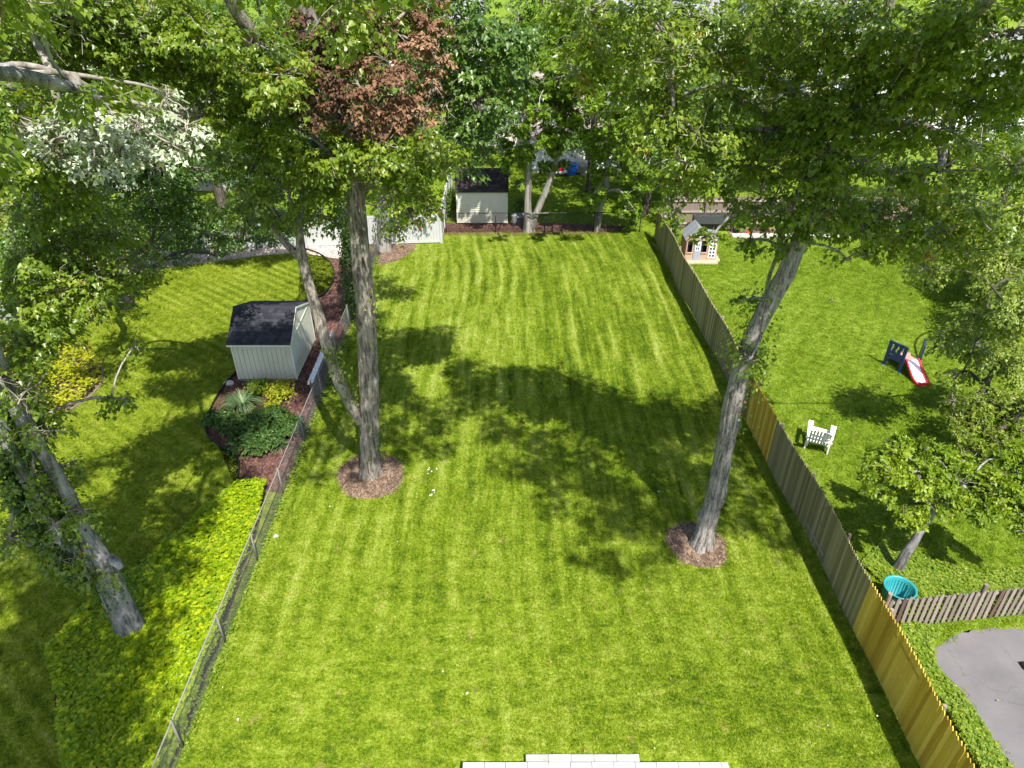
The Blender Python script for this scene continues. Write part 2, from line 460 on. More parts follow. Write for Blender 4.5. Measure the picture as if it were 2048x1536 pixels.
M['sky_p'] = plain_mat('sky_blue_plastic', (0.02, 0.36, 0.62), 0.4, 0.5)
M['grey_p'] = plain_mat('grey_plastic', (0.20, 0.21, 0.21), 0.5, 0.4)
M['grey_d'] = plain_mat('dark_grey_plastic', (0.055, 0.060, 0.062), 0.5, 0.4)
M['paver'] = stone_mat('pale_paver', [(0.15, (0.29, 0.29, 0.285)), (0.5, (0.40, 0.395, 0.385)), (0.85, (0.52, 0.515, 0.50))])
M['rock'] = stone_mat('field_rock', [(0.1, (0.28, 0.25, 0.23)), (0.9, (0.52, 0.48, 0.45))])
M['asphalt'] = asphalt_mat('driveway_asphalt', (0.150, 0.141, 0.143))
M['road'] = asphalt_mat('street_asphalt', (0.24, 0.235, 0.235))
M['concrete'] = stone_mat('pale_concrete', [(0.1, (0.45, 0.43, 0.41)), (0.9, (0.66, 0.64, 0.61))])
M['white_siding'] = paint_mat('white_siding', (0.76, 0.76, 0.78), 0.5, 0.05)
M['cream_siding'] = paint_mat('pale_cream_siding', (0.72, 0.66, 0.58), 0.5, 0.06)
M['grey_siding'] = paint_mat('grey_siding', (0.42, 0.42, 0.44), 0.5, 0.06)
M['brick'] = stone_mat('red_brick', [(0.1, (0.34, 0.15, 0.10)), (0.9, (0.52, 0.29, 0.21))])


# ------------------------------------------------------------------ object helpers
def link(name, me, mat=None, parent=None, kind=None, label=None, loc=None):
    o = bpy.data.objects.new(name, me)
    COL.objects.link(o)
    if mat is not None and len(me.materials) == 0:
        me.materials.append(mat)
    if parent is not None:
        o.parent = parent
        if loc is None:
            o.matrix_parent_inverse = parent.matrix_basis.inverted()
        else:
            o.location = loc
    elif loc is not None:
        o.location = loc
    if kind:
        o['kind'] = kind
    if label:
        o['label'] = label
    return o


def thing(name, label, cat, loc, group=None, rz=0.0):
    o = bpy.data.objects.new(name, None)
    o.empty_display_size = 0.2
    o.location = tuple(float(c) for c in loc)
    o.rotation_euler = (0, 0, rz)
    COL.objects.link(o)
    o['label'], o['category'] = label, cat
    if group:
        o['group'] = group
    return o


def tag(o, label, cat, group=None, kind=None):
    o['label'], o['category'] = label, cat
    if group:
        o['group'] = group
    if kind:
        o['kind'] = kind
    return o


class MB:
    """collects polygons of one mesh"""
    def __init__(self):
        self.v, self.f, self.t = [], [], []

    def add(self, vs, fs, tint=0.5):
        b = len(self.v)
        self.v += [tuple(map(float, p)) for p in vs]
        self.f += [tuple(i + b for i in f) for f in fs]
        self.t += [tint] * len(vs)
        return self

    def box(self, x0, y0, z0, x1, y1, z1, tint=0.5):
        vs = [(x0, y0, z0), (x1, y0, z0), (x1, y1, z0), (x0, y1, z0), (x0, y0, z1), (x1, y0, z1), (x1, y1, z1), (x0, y1, z1)]
        return self.add(vs, [(3, 2, 1, 0), (4, 5, 6, 7), (0, 1, 5, 4), (1, 2, 6, 5), (2, 3, 7, 6), (3, 0, 4, 7)], tint)

    def obox(self, c, ax, ay, az, tint=0.5):
        """box round centre c with half-axis vectors"""
        c, ax, ay, az = (np.array(q, float) for q in (c, ax, ay, az))
        vs = [c + sx * ax + sy * ay + sz * az for sz in (-1, 1) for sx, sy in ((-1, -1), (1, -1), (1, 1), (-1, 1))]
        return self.add(vs, [(3, 2, 1, 0), (4, 5, 6, 7), (0, 1, 5, 4), (1, 2, 6, 5), (2, 3, 7, 6), (3, 0, 4, 7)], tint)

    def bar(self, a, b, w, t, up=(0, 0, 1), tint=0.5):
        a, b, up = np.array(a, float), np.array(b, float), np.array(up, float)
        d = b - a
        L = np.linalg.norm(d)
        d = d / L
        s = np.cross(d, up)
        s /= max(1e-9, np.linalg.norm(s))
        u = np.cross(s, d)
        return self.obox((a + b) / 2, d * L / 2, s * w / 2, u * t / 2, tint)

    def prism(self, poly, ext, tint=0.5):
        """planar polygon (list of 3d points) extruded along ext"""
        n = len(poly)
        p = [np.array(q, float) for q in poly]
        e = np.array(ext, float)
        vs = p + [q + e for q in p]
        fs = [tuple(range(n))[::-1], tuple(range(n, 2 * n))] + [(i, (i + 1) % n, n + (i + 1) % n, n + i) for i in range(n)]
        return self.add(vs, fs, tint)

    def tube(self, pts, rad, seg=8, caps=True, tint=0.5):
        pts = [np.array(p, float) for p in pts]
        if not hasattr(rad, '__len__'):
            rad = [rad] * len(pts)
        ref = np.array((0.31, 0.95, 0.05))
        vs, fs = [], []
        for i, p in enumerate(pts):
            d = pts[min(i + 1, len(pts) - 1)] - pts[max(i - 1, 0)]
            d = d / max(1e-9, np.linalg.norm(d))
            s = np.cross(d, ref)
            if np.linalg.norm(s) < 0.05:
                s = np.cross(d, (1, 0, 0))
            s /= np.linalg.norm(s)
            u = np.cross(s, d)
            for k in range(seg):
                a = 2 * math.pi * k / seg
                vs.append(p + rad[i] * (math.cos(a) * s + math.sin(a) * u))
        for i in range(len(pts) - 1):
            for k in range(seg):
                a, b = i * seg + k, i * seg + (k + 1) % seg
                fs.append((a, a + seg, b + seg, b))
        if caps:
            fs.append(tuple(range(seg)))
            fs.append(tuple(range((len(pts) - 1) * seg, len(pts) * seg))[::-1])
        return self.add(vs, fs, tint)

    def lathe(self, c, prof, seg=24, tint=0.5):
        vs, fs = [], []
        for r, z in prof:
            for k in range(seg):
                a = 2 * math.pi * k / seg
                vs.append((c[0] + r * math.cos(a), c[1] + r * math.sin(a), c[2] + z))
        for i in range(len(prof) - 1):
            for k in range(seg):
                a, b = i * seg + k, i * seg + (k + 1) % seg
                fs.append((a, b, b + seg, a + seg))
        return self.add(vs, fs, tint)

    def mesh(self, name, mat=None, smooth=False, bevel=0.0):
        me = bpy.data.meshes.new(name)
        me.from_pydata(self.v, [], self.f)
        bm = bmesh.new()
        bm.from_mesh(me)
        bmesh.ops.recalc_face_normals(bm, faces=bm.faces)
        if bevel:
            bmesh.ops.bevel(bm, geom=list(bm.edges), offset=bevel, segments=1, affect='EDGES', profile=0.7)
        bm.to_mesh(me)
        bm.free()
        if not bevel:
            at_ = me.attributes.new('tint', 'FLOAT', 'POINT')
            at_.data.foreach_set('value', np.array(self.t, np.float32))
        if smooth:
            me.polygons.foreach_set('use_smooth', np.ones(len(me.polygons), bool))
        if mat:
            me.materials.append(mat)
        return me

    def build(self, name, mat, parent=None, smooth=False, bevel=0.0, **kw):
        return link(name, self.mesh(name, mat, smooth, bevel), None, parent, **kw)


def fast_mesh(name, V, F, mat, tint=None, smooth=False):
    """V (n,3) float, F (m,k) int with constant k"""
    V = np.ascontiguousarray(V, np.float32)
    F = np.ascontiguousarray(F, np.int32)
    me = bpy.data.meshes.new(name)
    me.vertices.add(len(V))
    me.vertices.foreach_set('co', V.ravel())
    m, k = F.shape
    me.loops.add(m * k)
    me.loops.foreach_set('vertex_index', F.ravel())
    me.polygons.add(m)
    me.polygons.foreach_set('loop_start', np.arange(0, m * k, k, dtype=np.int32))
    me.polygons.foreach_set('loop_total', np.full(m, k, np.int32))
    if smooth:
        me.polygons.foreach_set('use_smooth', np.ones(m, bool))
    if tint is not None:
        a = me.attributes.new('tint', 'FLOAT', 'POINT')
        a.data.foreach_set('value', np.ascontiguousarray(tint, np.float32))
    me.update(calc_edges=True)
    me.validate()
    if mat:
        me.materials.append(mat)
    return me


def unit(a):
    return a / np.maximum(1e-9, np.linalg.norm(a, axis=-1, keepdims=True))


MAPLE_UV = np.array([(0, 0, 0), (0.18, -0.50, 0.10), (0.50, -0.26, 0.03), (1.0, 0, -0.12), (0.50, 0.26, 0.03), (0.18, 0.50, 0.10)])
LANCE_UV = np.array([(0, 0, 0), (0.35, -0.24, 0.05), (0.65, -0.20, 0.02), (1.0, 0, -0.10), (0.65, 0.20, 0.02), (0.35, 0.24, 0.05)])
DIA_UV = np.array([(0, 0, 0), (0.42, -0.36, 0.07), (1.0, 0, -0.10), (0.42, 0.36, 0.07)])
NARROW_UV = np.array([(0, 0, 0), (0.5, -0.27, 0.06), (1.0, 0, -0.10), (0.5, 0.27, 0.06)])
LEAF_F = {6: np.array([(0, 1, 2), (0, 2, 3), (0, 3, 4), (0, 4, 5)]), 4: np.array([(0, 1, 2), (0, 2, 3)])}


def leaves_geo(P, D, Nn, L, uv):
    D = unit(D)
    S = unit(np.cross(Nn, D))
    U = np.cross(D, S)
    V = (P[:, None, :] + L[:, None, None] * (uv[None, :, 0:1] * D[:, None, :] + uv[None, :, 1:2] * S[:, None, :] + uv[None, :, 2:3] * U[:, None, :]))
    n = len(P)
    k = len(uv)
    F = (LEAF_F[k][None] + k * np.arange(n)[:, None, None]).reshape(-1, 3)
    return V.reshape(-1, 3), F


def leaf_object(name, P, D, Nn, L, tint, mat, uv=MAPLE_UV, parent=None, kind='stuff', label=None):
    V, F = leaves_geo(P, D, Nn, L, uv)
    me = fast_mesh(name, V, F, mat, np.repeat(np.clip(tint, 0, 1), len(uv)))
    return link(name, me, None, parent, kind, label)


def sphere_dirs(n, rng):
    return unit(rng.normal(size=(n, 3)))


DENSITY = 3.3


def cluster_sprays(clusters, rng, dens, style):
    """clusters: rows x y z rx ry rz tint dens -> spray points, outward dirs, tint"""
    Pp, Oo, Tt = [], [], []
    for c in clusters:
        ctr, r, tb, dm = np.array(c[:3]), np.array(c[3:6]), c[6], c[7]
        n = max(6, int(DENSITY * dens * dm * (r[0] * r[1] + r[1] * r[2] + r[0] * r[2]) / 3))
        k = rng.integers(5, 9)
        sub = sphere_dirs(k, rng) * rng.uniform(0.3, 0.85, (k, 1))
        subr = rng.uniform(0.30, 0.58, k)
        subt = rng.normal(0, 0.10, k)
        idx = rng.integers(0, k, n)
        d = sphere_dirs(n, rng)
        d[:, 2] = d[:, 2] * 0.8 + 0.12
        q = sub[idx] + d * (subr[idx] * rng.uniform(0, 1, n) ** 0.42)[:, None]
        p = ctr + q * r
        o = unit(d * 0.8 + unit(q + 1e-6) * 0.7 + rng.normal(0, 0.25, (n, 3)))
        Pp.append(p); Oo.append(o); Tt.append(tb + subt[idx] + rng.normal(0, 0.06, n))
    return np.concatenate(Pp), np.concatenate(Oo), np.concatenate(Tt)


def spray_leaves(Ps, Os, Ts, rng, k, L0, style):
    n = len(Ps)
    P = np.repeat(Ps, k, 0)
    O = np.repeat(Os, k, 0)
    T = np.repeat(Ts, k)
    m = n * k
    if style == 'droop':
        O2 = O.copy()
        O2[:, 2] = O2[:, 2] * 0.4 - 0.15
        O2 = unit(O2)
        t = rng.uniform(0, 1, m)
        side = unit(np.cross(O2, (0, 0, 1)) + 1e-6) * rng.choice([-1, 1], m)[:, None]
        tw = L0 * 3.2
        pos_ = P + O2 * (t * tw)[:, None] + side * (rng.uniform(0.1, 0.9, m) * L0)[:, None] + rng.normal(0, L0 * 0.25, (m, 3))
        pos_[:, 2] -= (t ** 2) * tw * 0.25
        D = O2 * rng.uniform(0.3, 1.0, (m, 1)) + side * rng.uniform(0.2, 1.0, (m, 1)) + np.array((0, 0, -1.0)) * rng.uniform(0.15, 1.0, (m, 1))
        Nn = np.array((0, 0, 1.0)) * 0.9 + O * 0.35 + rng.normal(0, 0.38, (m, 3))
    else:
        ax = O.copy()
        ax[:, 2] = np.abs(ax[:, 2]) * 0.6 + 0.45
        ax = unit(ax)
        rd = sphere_dirs(m, rng)
        rd = unit(rd - ax * np.sum(rd * ax, 1, keepdims=True))
        pos_ = P + ax * (rng.uniform(-0.5, 0.5, m) * L0)[:, None]
        D = rd * rng.uniform(0.6, 1.0, (m, 1)) + ax * rng.uniform(0.1, 0.8, (m, 1))
        Nn = ax + rng.normal(0, 0.25, (m, 3))
    L = L0 * rng.uniform(0.5, 1.3, m)
    T = T + rng.normal(0, 0.13, m)
    return pos_, D, Nn, L, T


def noisy_tube(pts, rad, seg=28, step=0.16, amp=0.10, flare=0.0, seed=0, ridges=9):
    """trunk with bark ridges: resampled smooth centre line"""
    rng = np.random.default_rng(seed)
    pts = np.array(pts, float)
    rad = np.array(rad, float)
    cum = np.concatenate([[0], np.cumsum(np.linalg.norm(np.diff(pts, axis=0), axis=1))])
    n = max(6, int(cum[-1] / step))
    # catmull-rom style smoothing through dense linear + gaussian
    tt = np.linspace(0, cum[-1], n * 4)
    dense = np.stack([np.interp(tt, cum, pts[:, i]) for i in range(3)], 1)
    rd = np.interp(tt, cum, rad)
    kw = max(3, int(0.35 / (cum[-1] / (n * 4))))
    ker = np.hanning(kw * 2 + 3)
    ker /= ker.sum()
    pad = len(ker) // 2
    sm = np.stack([np.convolve(np.concatenate([2 * dense[0, i] - dense[pad:0:-1, i], dense[:, i], 2 * dense[-1, i] - dense[-2:-pad - 2:-1, i]]), ker, 'valid') for i in range(3)], 1)
    C = sm[::4]
    R = rd[::4]
    n = len(C)
    T = unit(np.gradient(C, axis=0))
    ref = np.array((0.9, 0.1, 0.05))
    S = unit(np.cross(T, ref))
    U = np.cross(S, T)
    ang = np.linspace(0, 2 * math.pi, seg, endpoint=False)
    h = tt[::4]
    ph = rng.uniform(0, 6.28, 8)
    A, Hh = np.meshgrid(ang, h)
    bump = (0.40 * np.sin(ridges * A + 1.7 * np.sin(Hh * 1.1 + ph[0]) + ph[1]) + 0.30 * np.sin((ridges * 2 - 3) * A - 1.3 * np.sin(Hh * 1.9 + ph[2]) + ph[3])
            + 0.5 * np.sin(2 * A + Hh * 0.55 + ph[4]) + 0.35 * np.sin(3 * A - Hh * 0.9 + ph[5]) + rng.normal(0, 0.22, A.shape))
    RR = R[:, None] * (1 + amp * bump)
    nk = int(cum[-1] * 0.9)
    for _ in range(nk):
        hk, ak, sz = rng.uniform(0.8, cum[-1]), rng.uniform(0, 6.28), rng.uniform(0.08, 0.2)
        da = np.abs((A - ak + math.pi) % (2 * math.pi) - math.pi) * np.maximum(R[:, None], .05)
        RR = RR + R[:, None] * rng.uniform(0.12, 0.32) * np.exp(-((Hh - hk) / sz) ** 2 - (da / (sz * 0.8)) ** 2)
    if flare:
        fl = flare * np.exp(-Hh / 0.30)
        RR = RR * (1 + fl * (0.55 + 0.45 * np.sin(5 * A + ph[6])))
    V = C[:, None, :] + RR[:, :, None] * (np.cos(A)[:, :, None] * S[:, None, :] + np.sin(A)[:, :, None] * U[:, None, :])
    i = np.arange(n - 1)[:, None] * seg
    k = np.arange(seg)[None, :]
    a, b = i + k, i + (k + 1) % seg
    F = np.stack([a, b, b + seg, a + seg], -1).reshape(-1, 4)
    return V.reshape(-1, 3), F, C, R


def trunk_part(name, pts, rad, mat, parent, seed=0, **kw):
    V, F, C, R = noisy_tube(pts, rad, seed=seed, **kw)
    return link(name, fast_mesh(name, V, F, mat, np.full(len(V), 0.5), True), None, parent), C, R


def branch_net(tubes, seg_of):
    """tubes: list of (pts,radii) -> joined V,F"""
    Vs, Fs, b = [], [], 0
    for pts, rad in tubes:
        pts = np.array(pts, float)
        seg = seg_of(rad[0])
        T = unit(np.gradient(pts, axis=0))
        S = np.cross(T, np.array((0.21, 0.13, 0.97)))
        S = unit(np.where(np.linalg.norm(S, axis=1, keepdims=True) < 0.08, np.cross(T, (1.0, 0, 0)), S))
        U = np.cross(S, T)
        ang = np.linspace(0, 2 * math.pi, seg, endpoint=False)
        V = pts[:, None, :] + np.array(rad)[:, None, None] * (np.cos(ang)[None, :, None] * S[:, None, :] + np.sin(ang)[None, :, None] * U[:, None, :])
        n = len(pts)
        i = np.arange(n - 1)[:, None] * seg
        k = np.arange(seg)[None, :]
        a, c = i + k, i + (k + 1) % seg
        Fs.append(np.stack([a, c, c + seg, a + seg], -1).reshape(-1, 4) + b)
        Vs.append(V.reshape(-1, 3))
        b += n * seg
    return np.concatenate(Vs), np.concatenate(Fs)


def grow_branches(nodes, noder, clusters, rng, tip=0.016, sag=0.12, rmax=0.16):
    """join every cluster to the trunk (nodes) or to a nearer cluster"""
    pts = [np.array(p) for p in nodes]
    par = [-1] * len(pts)
    plen = [0.0] * len(pts)
    cnt = [0] * len(pts)
    nt = len(pts)
    ctrs = [np.array(c[:3]) for c in clusters]
    tr = np.array(nodes)
    order = sorted(range(len(ctrs)), key=lambda i: np.min(np.linalg.norm(tr - ctrs[i], axis=1)))
    for i in order:
        c = ctrs[i]
        A = np.array(pts)
        d = np.linalg.norm(A - c, axis=1)
        cost = d + 0.35 * np.array(plen) + np.where(A[:, 2] > c[2] + 0.8, 0.8, 0)
        cost[:nt] += 0.9
        j = int(np.argmin(cost))
        pts.append(c); par.append(j); plen.append(plen[j] + d[j]); cnt.append(1)
        while j >= nt:
            cnt[j] += 1
            j = par[j]
    tubes = []
    for i in range(nt, len(pts)):
        a, b = pts[par[i]], pts[i]
        r1 = min(rmax, tip * cnt[i] ** 0.5 * 1.15)
        r0 = min(rmax * 1.25, r1 * 1.3)
        L = np.linalg.norm(b - a)
        m = max(5, int(L / 0.25))
        t = np.linspace(0, 1, m)[:, None]
        w = rng.normal(0, 0.07 * L, 3)
        w2 = rng.normal(0, 0.03 * L, 3)
        p = a + (b - a) * t + w * np.sin(np.pi * t) + w2 * np.sin(2 * np.pi * t)
        p[:, 2] += sag * L * np.sin(np.pi * t[:, 0])
        tubes.append((p, np.linspace(r0, r1, m)))
    return tubes


def make_tree(root, mat_bark, trunk_nodes, clusters, leafmat, seed, L0=0.115, dens=34, k=13, style='droop', uv=MAPLE_UV,
              twigs=9, tip=0.016, twmat=None, crown_name='crown', branch_name='branches', rmax=0.16):
    rng = np.random.default_rng(seed)
    tubes = grow_branches(trunk_nodes, None, clusters, rng, tip=tip, rmax=rmax)
    Ps, Os, Ts = cluster_sprays(clusters, rng, dens, style)
    ctr = np.array([c[:3] for c in clusters])
    tw = []
    for c in clusters:
        cc, r = np.array(c[:3]), np.array(c[3:6])
        for _ in range(int(twigs * c[7])):
            d = sphere_dirs(1, rng)[0]
            e = cc + d * r * rng.uniform(0.6, 1.35)
            mid = (cc + e) / 2 + rng.normal(0, 0.12, 3) * r.mean()
            q = (mid + e) / 2 + rng.normal(0, 0.05, 3) * r.mean()
            tw.append((np.array([cc, (cc + mid) / 2 + rng.normal(0, 0.03, 3), mid, q, e]), np.array([1.0, 0.85, 0.65, 0.45, 0.25]) * 0.019))
    V, F = branch_net(tubes, lambda r: 8 if r > 0.06 else 5)
    link(branch_name, fast_mesh(branch_name, V, F, mat_bark, np.full(len(V), .5), True), None, root, 'stuff')
    if tw:
        V, F = branch_net(tw, lambda r: 3)
        link('twigs', fast_mesh('twigs', V, F, twmat or M['twig'], np.full(len(V), .5), True), None, root, 'stuff')
    P, D, Nn, L, T = spray_leaves(Ps, Os, Ts, rng, k, L0, style)
    leaf_object(crown_name, P, D, Nn, L, T, leafmat, uv, root)
    return len(P)


def cl(p, r, tint=0.5, dm=1.0, flat=0.75):
    return (p[0], p[1], p[2], r, r, r * flat, tint, dm)


def from_shadow(px, py, z, r, tint=0.5, dm=1.0):
    """a leaf cluster at height z whose shadow falls round the ground point seen at px, py"""
    g = gnd(px, py)
    return cl((g[0] - SHX * z, g[1] - SHY * z, z), r, tint, dm)


def in_poly(x, y, poly):
    poly = np.array(poly)
    inside = np.zeros(len(x), bool)
    j = len(poly) - 1
    for i in range(len(poly)):
        xi, yi, xj, yj = poly[i, 0], poly[i, 1], poly[j, 0], poly[j, 1]
        c = ((yi > y) != (yj > y)) & (x < (xj - xi) * (y - yi) / (yj - yi + 1e-12) + xi)
        inside ^= c
        j = i
    return inside


def smooth_poly(pts, n=4, closed=True):
    p = np.array(pts, float)
    for _ in range(n):
        q = np.roll(p, -1, 0)
        if closed:
            p = np.stack([0.75 * p + 0.25 * q, 0.25 * p + 0.75 * q], 1).reshape(-1, p.shape[1])
        else:
            a, b = p[:-1], p[1:]
            p = np.concatenate([p[:1], np.stack([0.75 * a + 0.25 * b, 0.25 * a + 0.75 * b], 1).reshape(-1, p.shape[1]), p[-1:]])
    return p


def sheet(name, poly, z, mat, kind='structure', wob=0.0):
    p = np.array(poly, float)[:, :2]
    me = bpy.data.meshes.new(name)
    bm = bmesh.new()
    vs = [bm.verts.new((a, b, z)) for a, b in p]
    f = bm.faces.new(vs)
    if f.normal.z < 0:
        f.normal_flip()
    bmesh.ops.triangulate(bm, faces=[f])
    bm.to_mesh(me); bm.free()
    o = link(name, me, mat, None, kind)
    return o


def px_poly(lst):
    return [tuple(gnd(a, b)[:2]) for a, b in lst]


# ------------------------------------------------------------------ ground and beds
big = 600.0
sheet('ground', [(-big, -60), (big, -60), (big, big), (-big, big)], 0.0, M['grass_r'])
FX_L = -7.3                                        # chain link fence line
def fx_r(y):                                       # right fence line with its slight waves
    return 8.95 - 0.028 * (y - 8) + 0.05 * math.sin(y * 0.55) + 0.03 * math.sin(y * 1.3 + 1)
lawn_poly = [(FX_L, 5), (9.0, 5)] + [(fx_r(y), y) for y in range(8, 40, 2)] + [(8.0, 39.6), (-3.9, 39.3), (-4.0, 37.6), (FX_L, 37.5)]
sheet('lawn', lawn_poly, 0.004, M['grass'])
left_lawn = [(-26, 3), (FX_L, 3), (FX_L, 37.2), (-26, 37.2)]
sheet('left_lawn', left_lawn, 0.004, M['grass_l'])

# the red mulch bed along the fence, its black edging
bed_edge_px = [(600, 497), (645, 510), (672, 540), (664, 575), (640, 598), (600, 606), (560, 640), (480, 740), (446, 775), (412, 838), (411, 872), (440, 895), (474, 912), (482, 935), (470, 985)]
bed_edge = smooth_poly([gnd(a, b)[:2] for a, b in bed_edge_px], 2, False)
bed_poly = list(map(tuple, bed_edge)) + [(FX_L + 0.1, gnd(540, 985)[1]), (FX_L + 0.1, 36.6)]
sheet('red_mulch_bed', bed_poly, 0.012, M['mulch_red'])
gravel_px = [(230, 560), (300, 540), (420, 525), (520, 512), (600, 505), (655, 515), (690, 520), (700, 485), (600, 487), (400, 490), (230, 500)]
sheet('gravel_strip', px_poly(gravel_px), 0.016, M['gravel'])
cover_px = [(470, 984), (500, 975), (536, 978), (512, 1075), (470, 1190), (440, 1290), (400, 1395), (372, 1480), (345, 1540), (330, 1600), (150, 1600), (138, 1536), (122, 1420), (104, 1310), (150, 1255), (240, 1185), (300, 1130), (350, 1098), (400, 1050), (436, 1008)]
cover_poly = px_poly(cover_px)
sheet('ground_cover_soil', cover_poly, 0.008, M['soil'])
rim_px = [(104, 1300), (98, 1330), (112, 1420), (128, 1540), (140, 1610), (165, 1610), (150, 1540), (130, 1420), (116, 1320)]
sheet('mulch_rim', px_poly(rim_px), 0.012, M['mulch_red'])
leftbed_px = [(120, 690), (170, 705), (202, 730), (206, 758), (186, 788), (150, 812), (110, 838), (40, 856), (-60, 870), (-200, 850), (-200, 680)]
leftbed_poly = list(map(tuple, smooth_poly(px_poly(leftbed_px), 2)))
sheet('left_mulch_bed', leftbed_poly, 0.012, M['mulch_brown'])
farbed_px = [(700, 520), (740, 535), (790, 525), (820, 508), (838, 490), (800, 484), (730, 486)]
sheet('far_mulch_bed', list(map(tuple, smooth_poly(px_poly(farbed_px), 2))), 0.012, M['mulch_brown'])
rear_bed_px = [(885, 470), (960, 472), (1060, 472), (1160, 470), (1240, 466), (1250, 452), (1100, 446), (890, 446)]
sheet('rear_mulch_bed', px_poly(rear_bed_px), 0.012, M['mulch_red'])


def ring_poly(c, r, rng, n=48, wob=0.05):
    a = np.linspace(0, 2 * math.pi, n, endpoint=False)
    k = 1 + wob * (np.sin(2 * a + rng.uniform(0, 6)) * 0.6 + np.sin(5 * a + rng.uniform(0, 6)) * 0.3) + rng.normal(0, 0.012, n)
    return [(c[0] + r * q * math.cos(t), c[1] + r * q * math.sin(t)) for t, q in zip(a, k)]


T1 = gnd(741, 950)
T2 = gnd(1402, 1092)
T3 = gnd(268, 1272)
ring1 = ring_poly(T1, 1.13, RNG, wob=0.09)
ring2 = ring_poly((T2[0] - 0.12, T2[1] + 0.05), 0.88, RNG, wob=0.10)
def mound(name, ring, c, h, mat):
    n_ = len(ring)
    V_, F_ = [], []
    for k_, (q, z_) in enumerate(((1.0, 0.006), (0.9, 0.05), (0.6, h * 0.9), (0.25, h))):
        V_ += [(c[0] + (a - c[0]) * q, c[1] + (b - c[1]) * q, z_ + (RNG.normal(0, 0.012) if k_ else 0)) for a, b in ring]
    for k_ in range(3):
        F_ += [(k_ * n_ + i, k_ * n_ + (i + 1) % n_, (k_ + 1) * n_ + (i + 1) % n_, (k_ + 1) * n_ + i) for i in range(n_)]
    link(name, fast_mesh(name, np.array(V_), np.array(F_), mat, None, True), None, None, 'structure')


mound('tree_mulch_ring', ring1, T1, 0.11, M['mulch_brown'])
mound('tree_mulch_ring', ring2, T2, 0.10, M['mulch_brown'])
drive_px = [(2300, 1262), (2048, 1260), (1985, 1256), (1925, 1263), (1885, 1280), (1864, 1305), (1862, 1326), (1885, 1350), (1918, 1375), (1935, 1405), (1955, 1440), (1965, 1470), (2000, 1500), (2030, 1545), (2060, 1620), (2300, 1700)]
drive_poly = px_poly(drive_px)
dp = smooth_poly(drive_poly, 2)
dp = dp + RNG.normal(0, 0.025, dp.shape)
sheet('driveway', list(map(tuple, dp)), 0.012, M['asphalt'])
sheet('road', [(-300, 74), (300, 74), (300, 82), (-300, 82)], 0.010, M['road'])
sheet('pavement', [(-300, 71.5), (300, 71.5), (300, 72.9), (-300, 72.9)], 0.10, M['concrete'])
sheet('driveway_far', [(13, 62), (17.5, 62), (17.5, 74), (13, 74)], 0.014, M['road'])


def chips(name, poly, n, mat, size=(0.015, 0.048), z=0.015, rng=RNG, excl=None):
    p = np.array(poly)[:, :2]
    lo, hi = p.min(0), p.max(0)
    xy = rng.uniform(lo, hi, (n * 3, 2))
    ok = in_poly(xy[:, 0], xy[:, 1], p)
    xy = xy[ok][:n]
    m = len(xy)
    P = np.column_stack([xy, z + rng.uniform(0, 0.02, m)])
    D = rng.normal(0, 1, (m, 3)); D[:, 2] *= 0.25
    Nn = np.array((0, 0, 1.0)) + rng.normal(0, 0.4, (m, 3))
    D = unit(D)
    S = unit(np.cross(Nn, D))
    L = rng.uniform(size[0], size[1], m)[:, None]
    W = L * rng.uniform(0.25, 0.7, (m, 1))
    Nn = unit(np.cross(D, S)); h = L * 0.18
    V = np.stack([P - D * L / 2 - S * W / 2, P + D * L / 2 - S * W / 2, P + D * L / 2 + S * W / 2, P - D * L / 2 + S * W / 2, P + Nn * h], 1).reshape(-1, 3)
    F = (np.array([(0, 1, 4), (1, 2, 4), (2, 3, 4), (3, 0, 4)])[None] + 5 * np.arange(m)[:, None, None]).reshape(-1, 3)
    link(name, fast_mesh(name, V, F, mat, np.repeat(rng.uniform(0, 1, m), 5)), None, None, 'stuff')


def spill(ring, c, q):
    return [(c[0] + (a - c[0]) * q, c[1] + (b - c[1]) * q) for a, b in ring]


for ring_, c_, n_ in ((ring1, T1, 3000), (ring2, T2, 1900)):
    chips('wood_chips', spill(ring_, c_, 0.92), n_, M['chip_brown'], z=0.085)
    chips('wood_chips', spill(ring_, c_, 1.10), int(n_ * 0.5), M['chip_brown'], z=0.05)
chips('red_wood_chips', bed_poly, 14000, M['chip_red'])
chips('gravel_stones', px_poly(gravel_px), 9000, M['chip_pale'], (0.04, 0.10))
chips('wood_chips', px_poly(farbed_px), 3000, M['chip_brown'])
chips('bed_wood_chips', px_poly(rear_bed_px), 5000, M['chip_red'])
chips('bed_wood_chips', leftbed_poly, 5000, M['chip_brown'])

# black edging: a thing, a thin upright strip following the bed
e3 = [np.array((p[0], p[1], 0.03)) for p in bed_edge]
eb = MB()
for a, b in zip(e3[:-1], e3[1:]):
    if np.linalg.norm(b - a) > 0.02:
        eb.bar(a, b + (b - a) * 0.04, 0.03, 0.13)
eb.tube([p + np.array((0, 0, 0.075)) for p in e3], 0.028, 6)
tag(eb.build('landscape_edging', M['edging']), 'black plastic edging strip curving between left lawn and red mulch', 'edging')
lb = smooth_poly(px_poly([(120, 688), (172, 704), (204, 729), (208, 758), (188, 790), (150, 815), (110, 841), (40, 859)]), 2, False)
eb = MB()
for a, b in zip(lb[:-1], lb[1:]):
    eb.bar((a[0], a[1], 0.02), (b[0], b[1], 0.02), 0.05, 0.07)
tag(eb.build('garden_edging', M['skid']), 'thin brown edging strip round the yellow green bed at far left', 'edging')

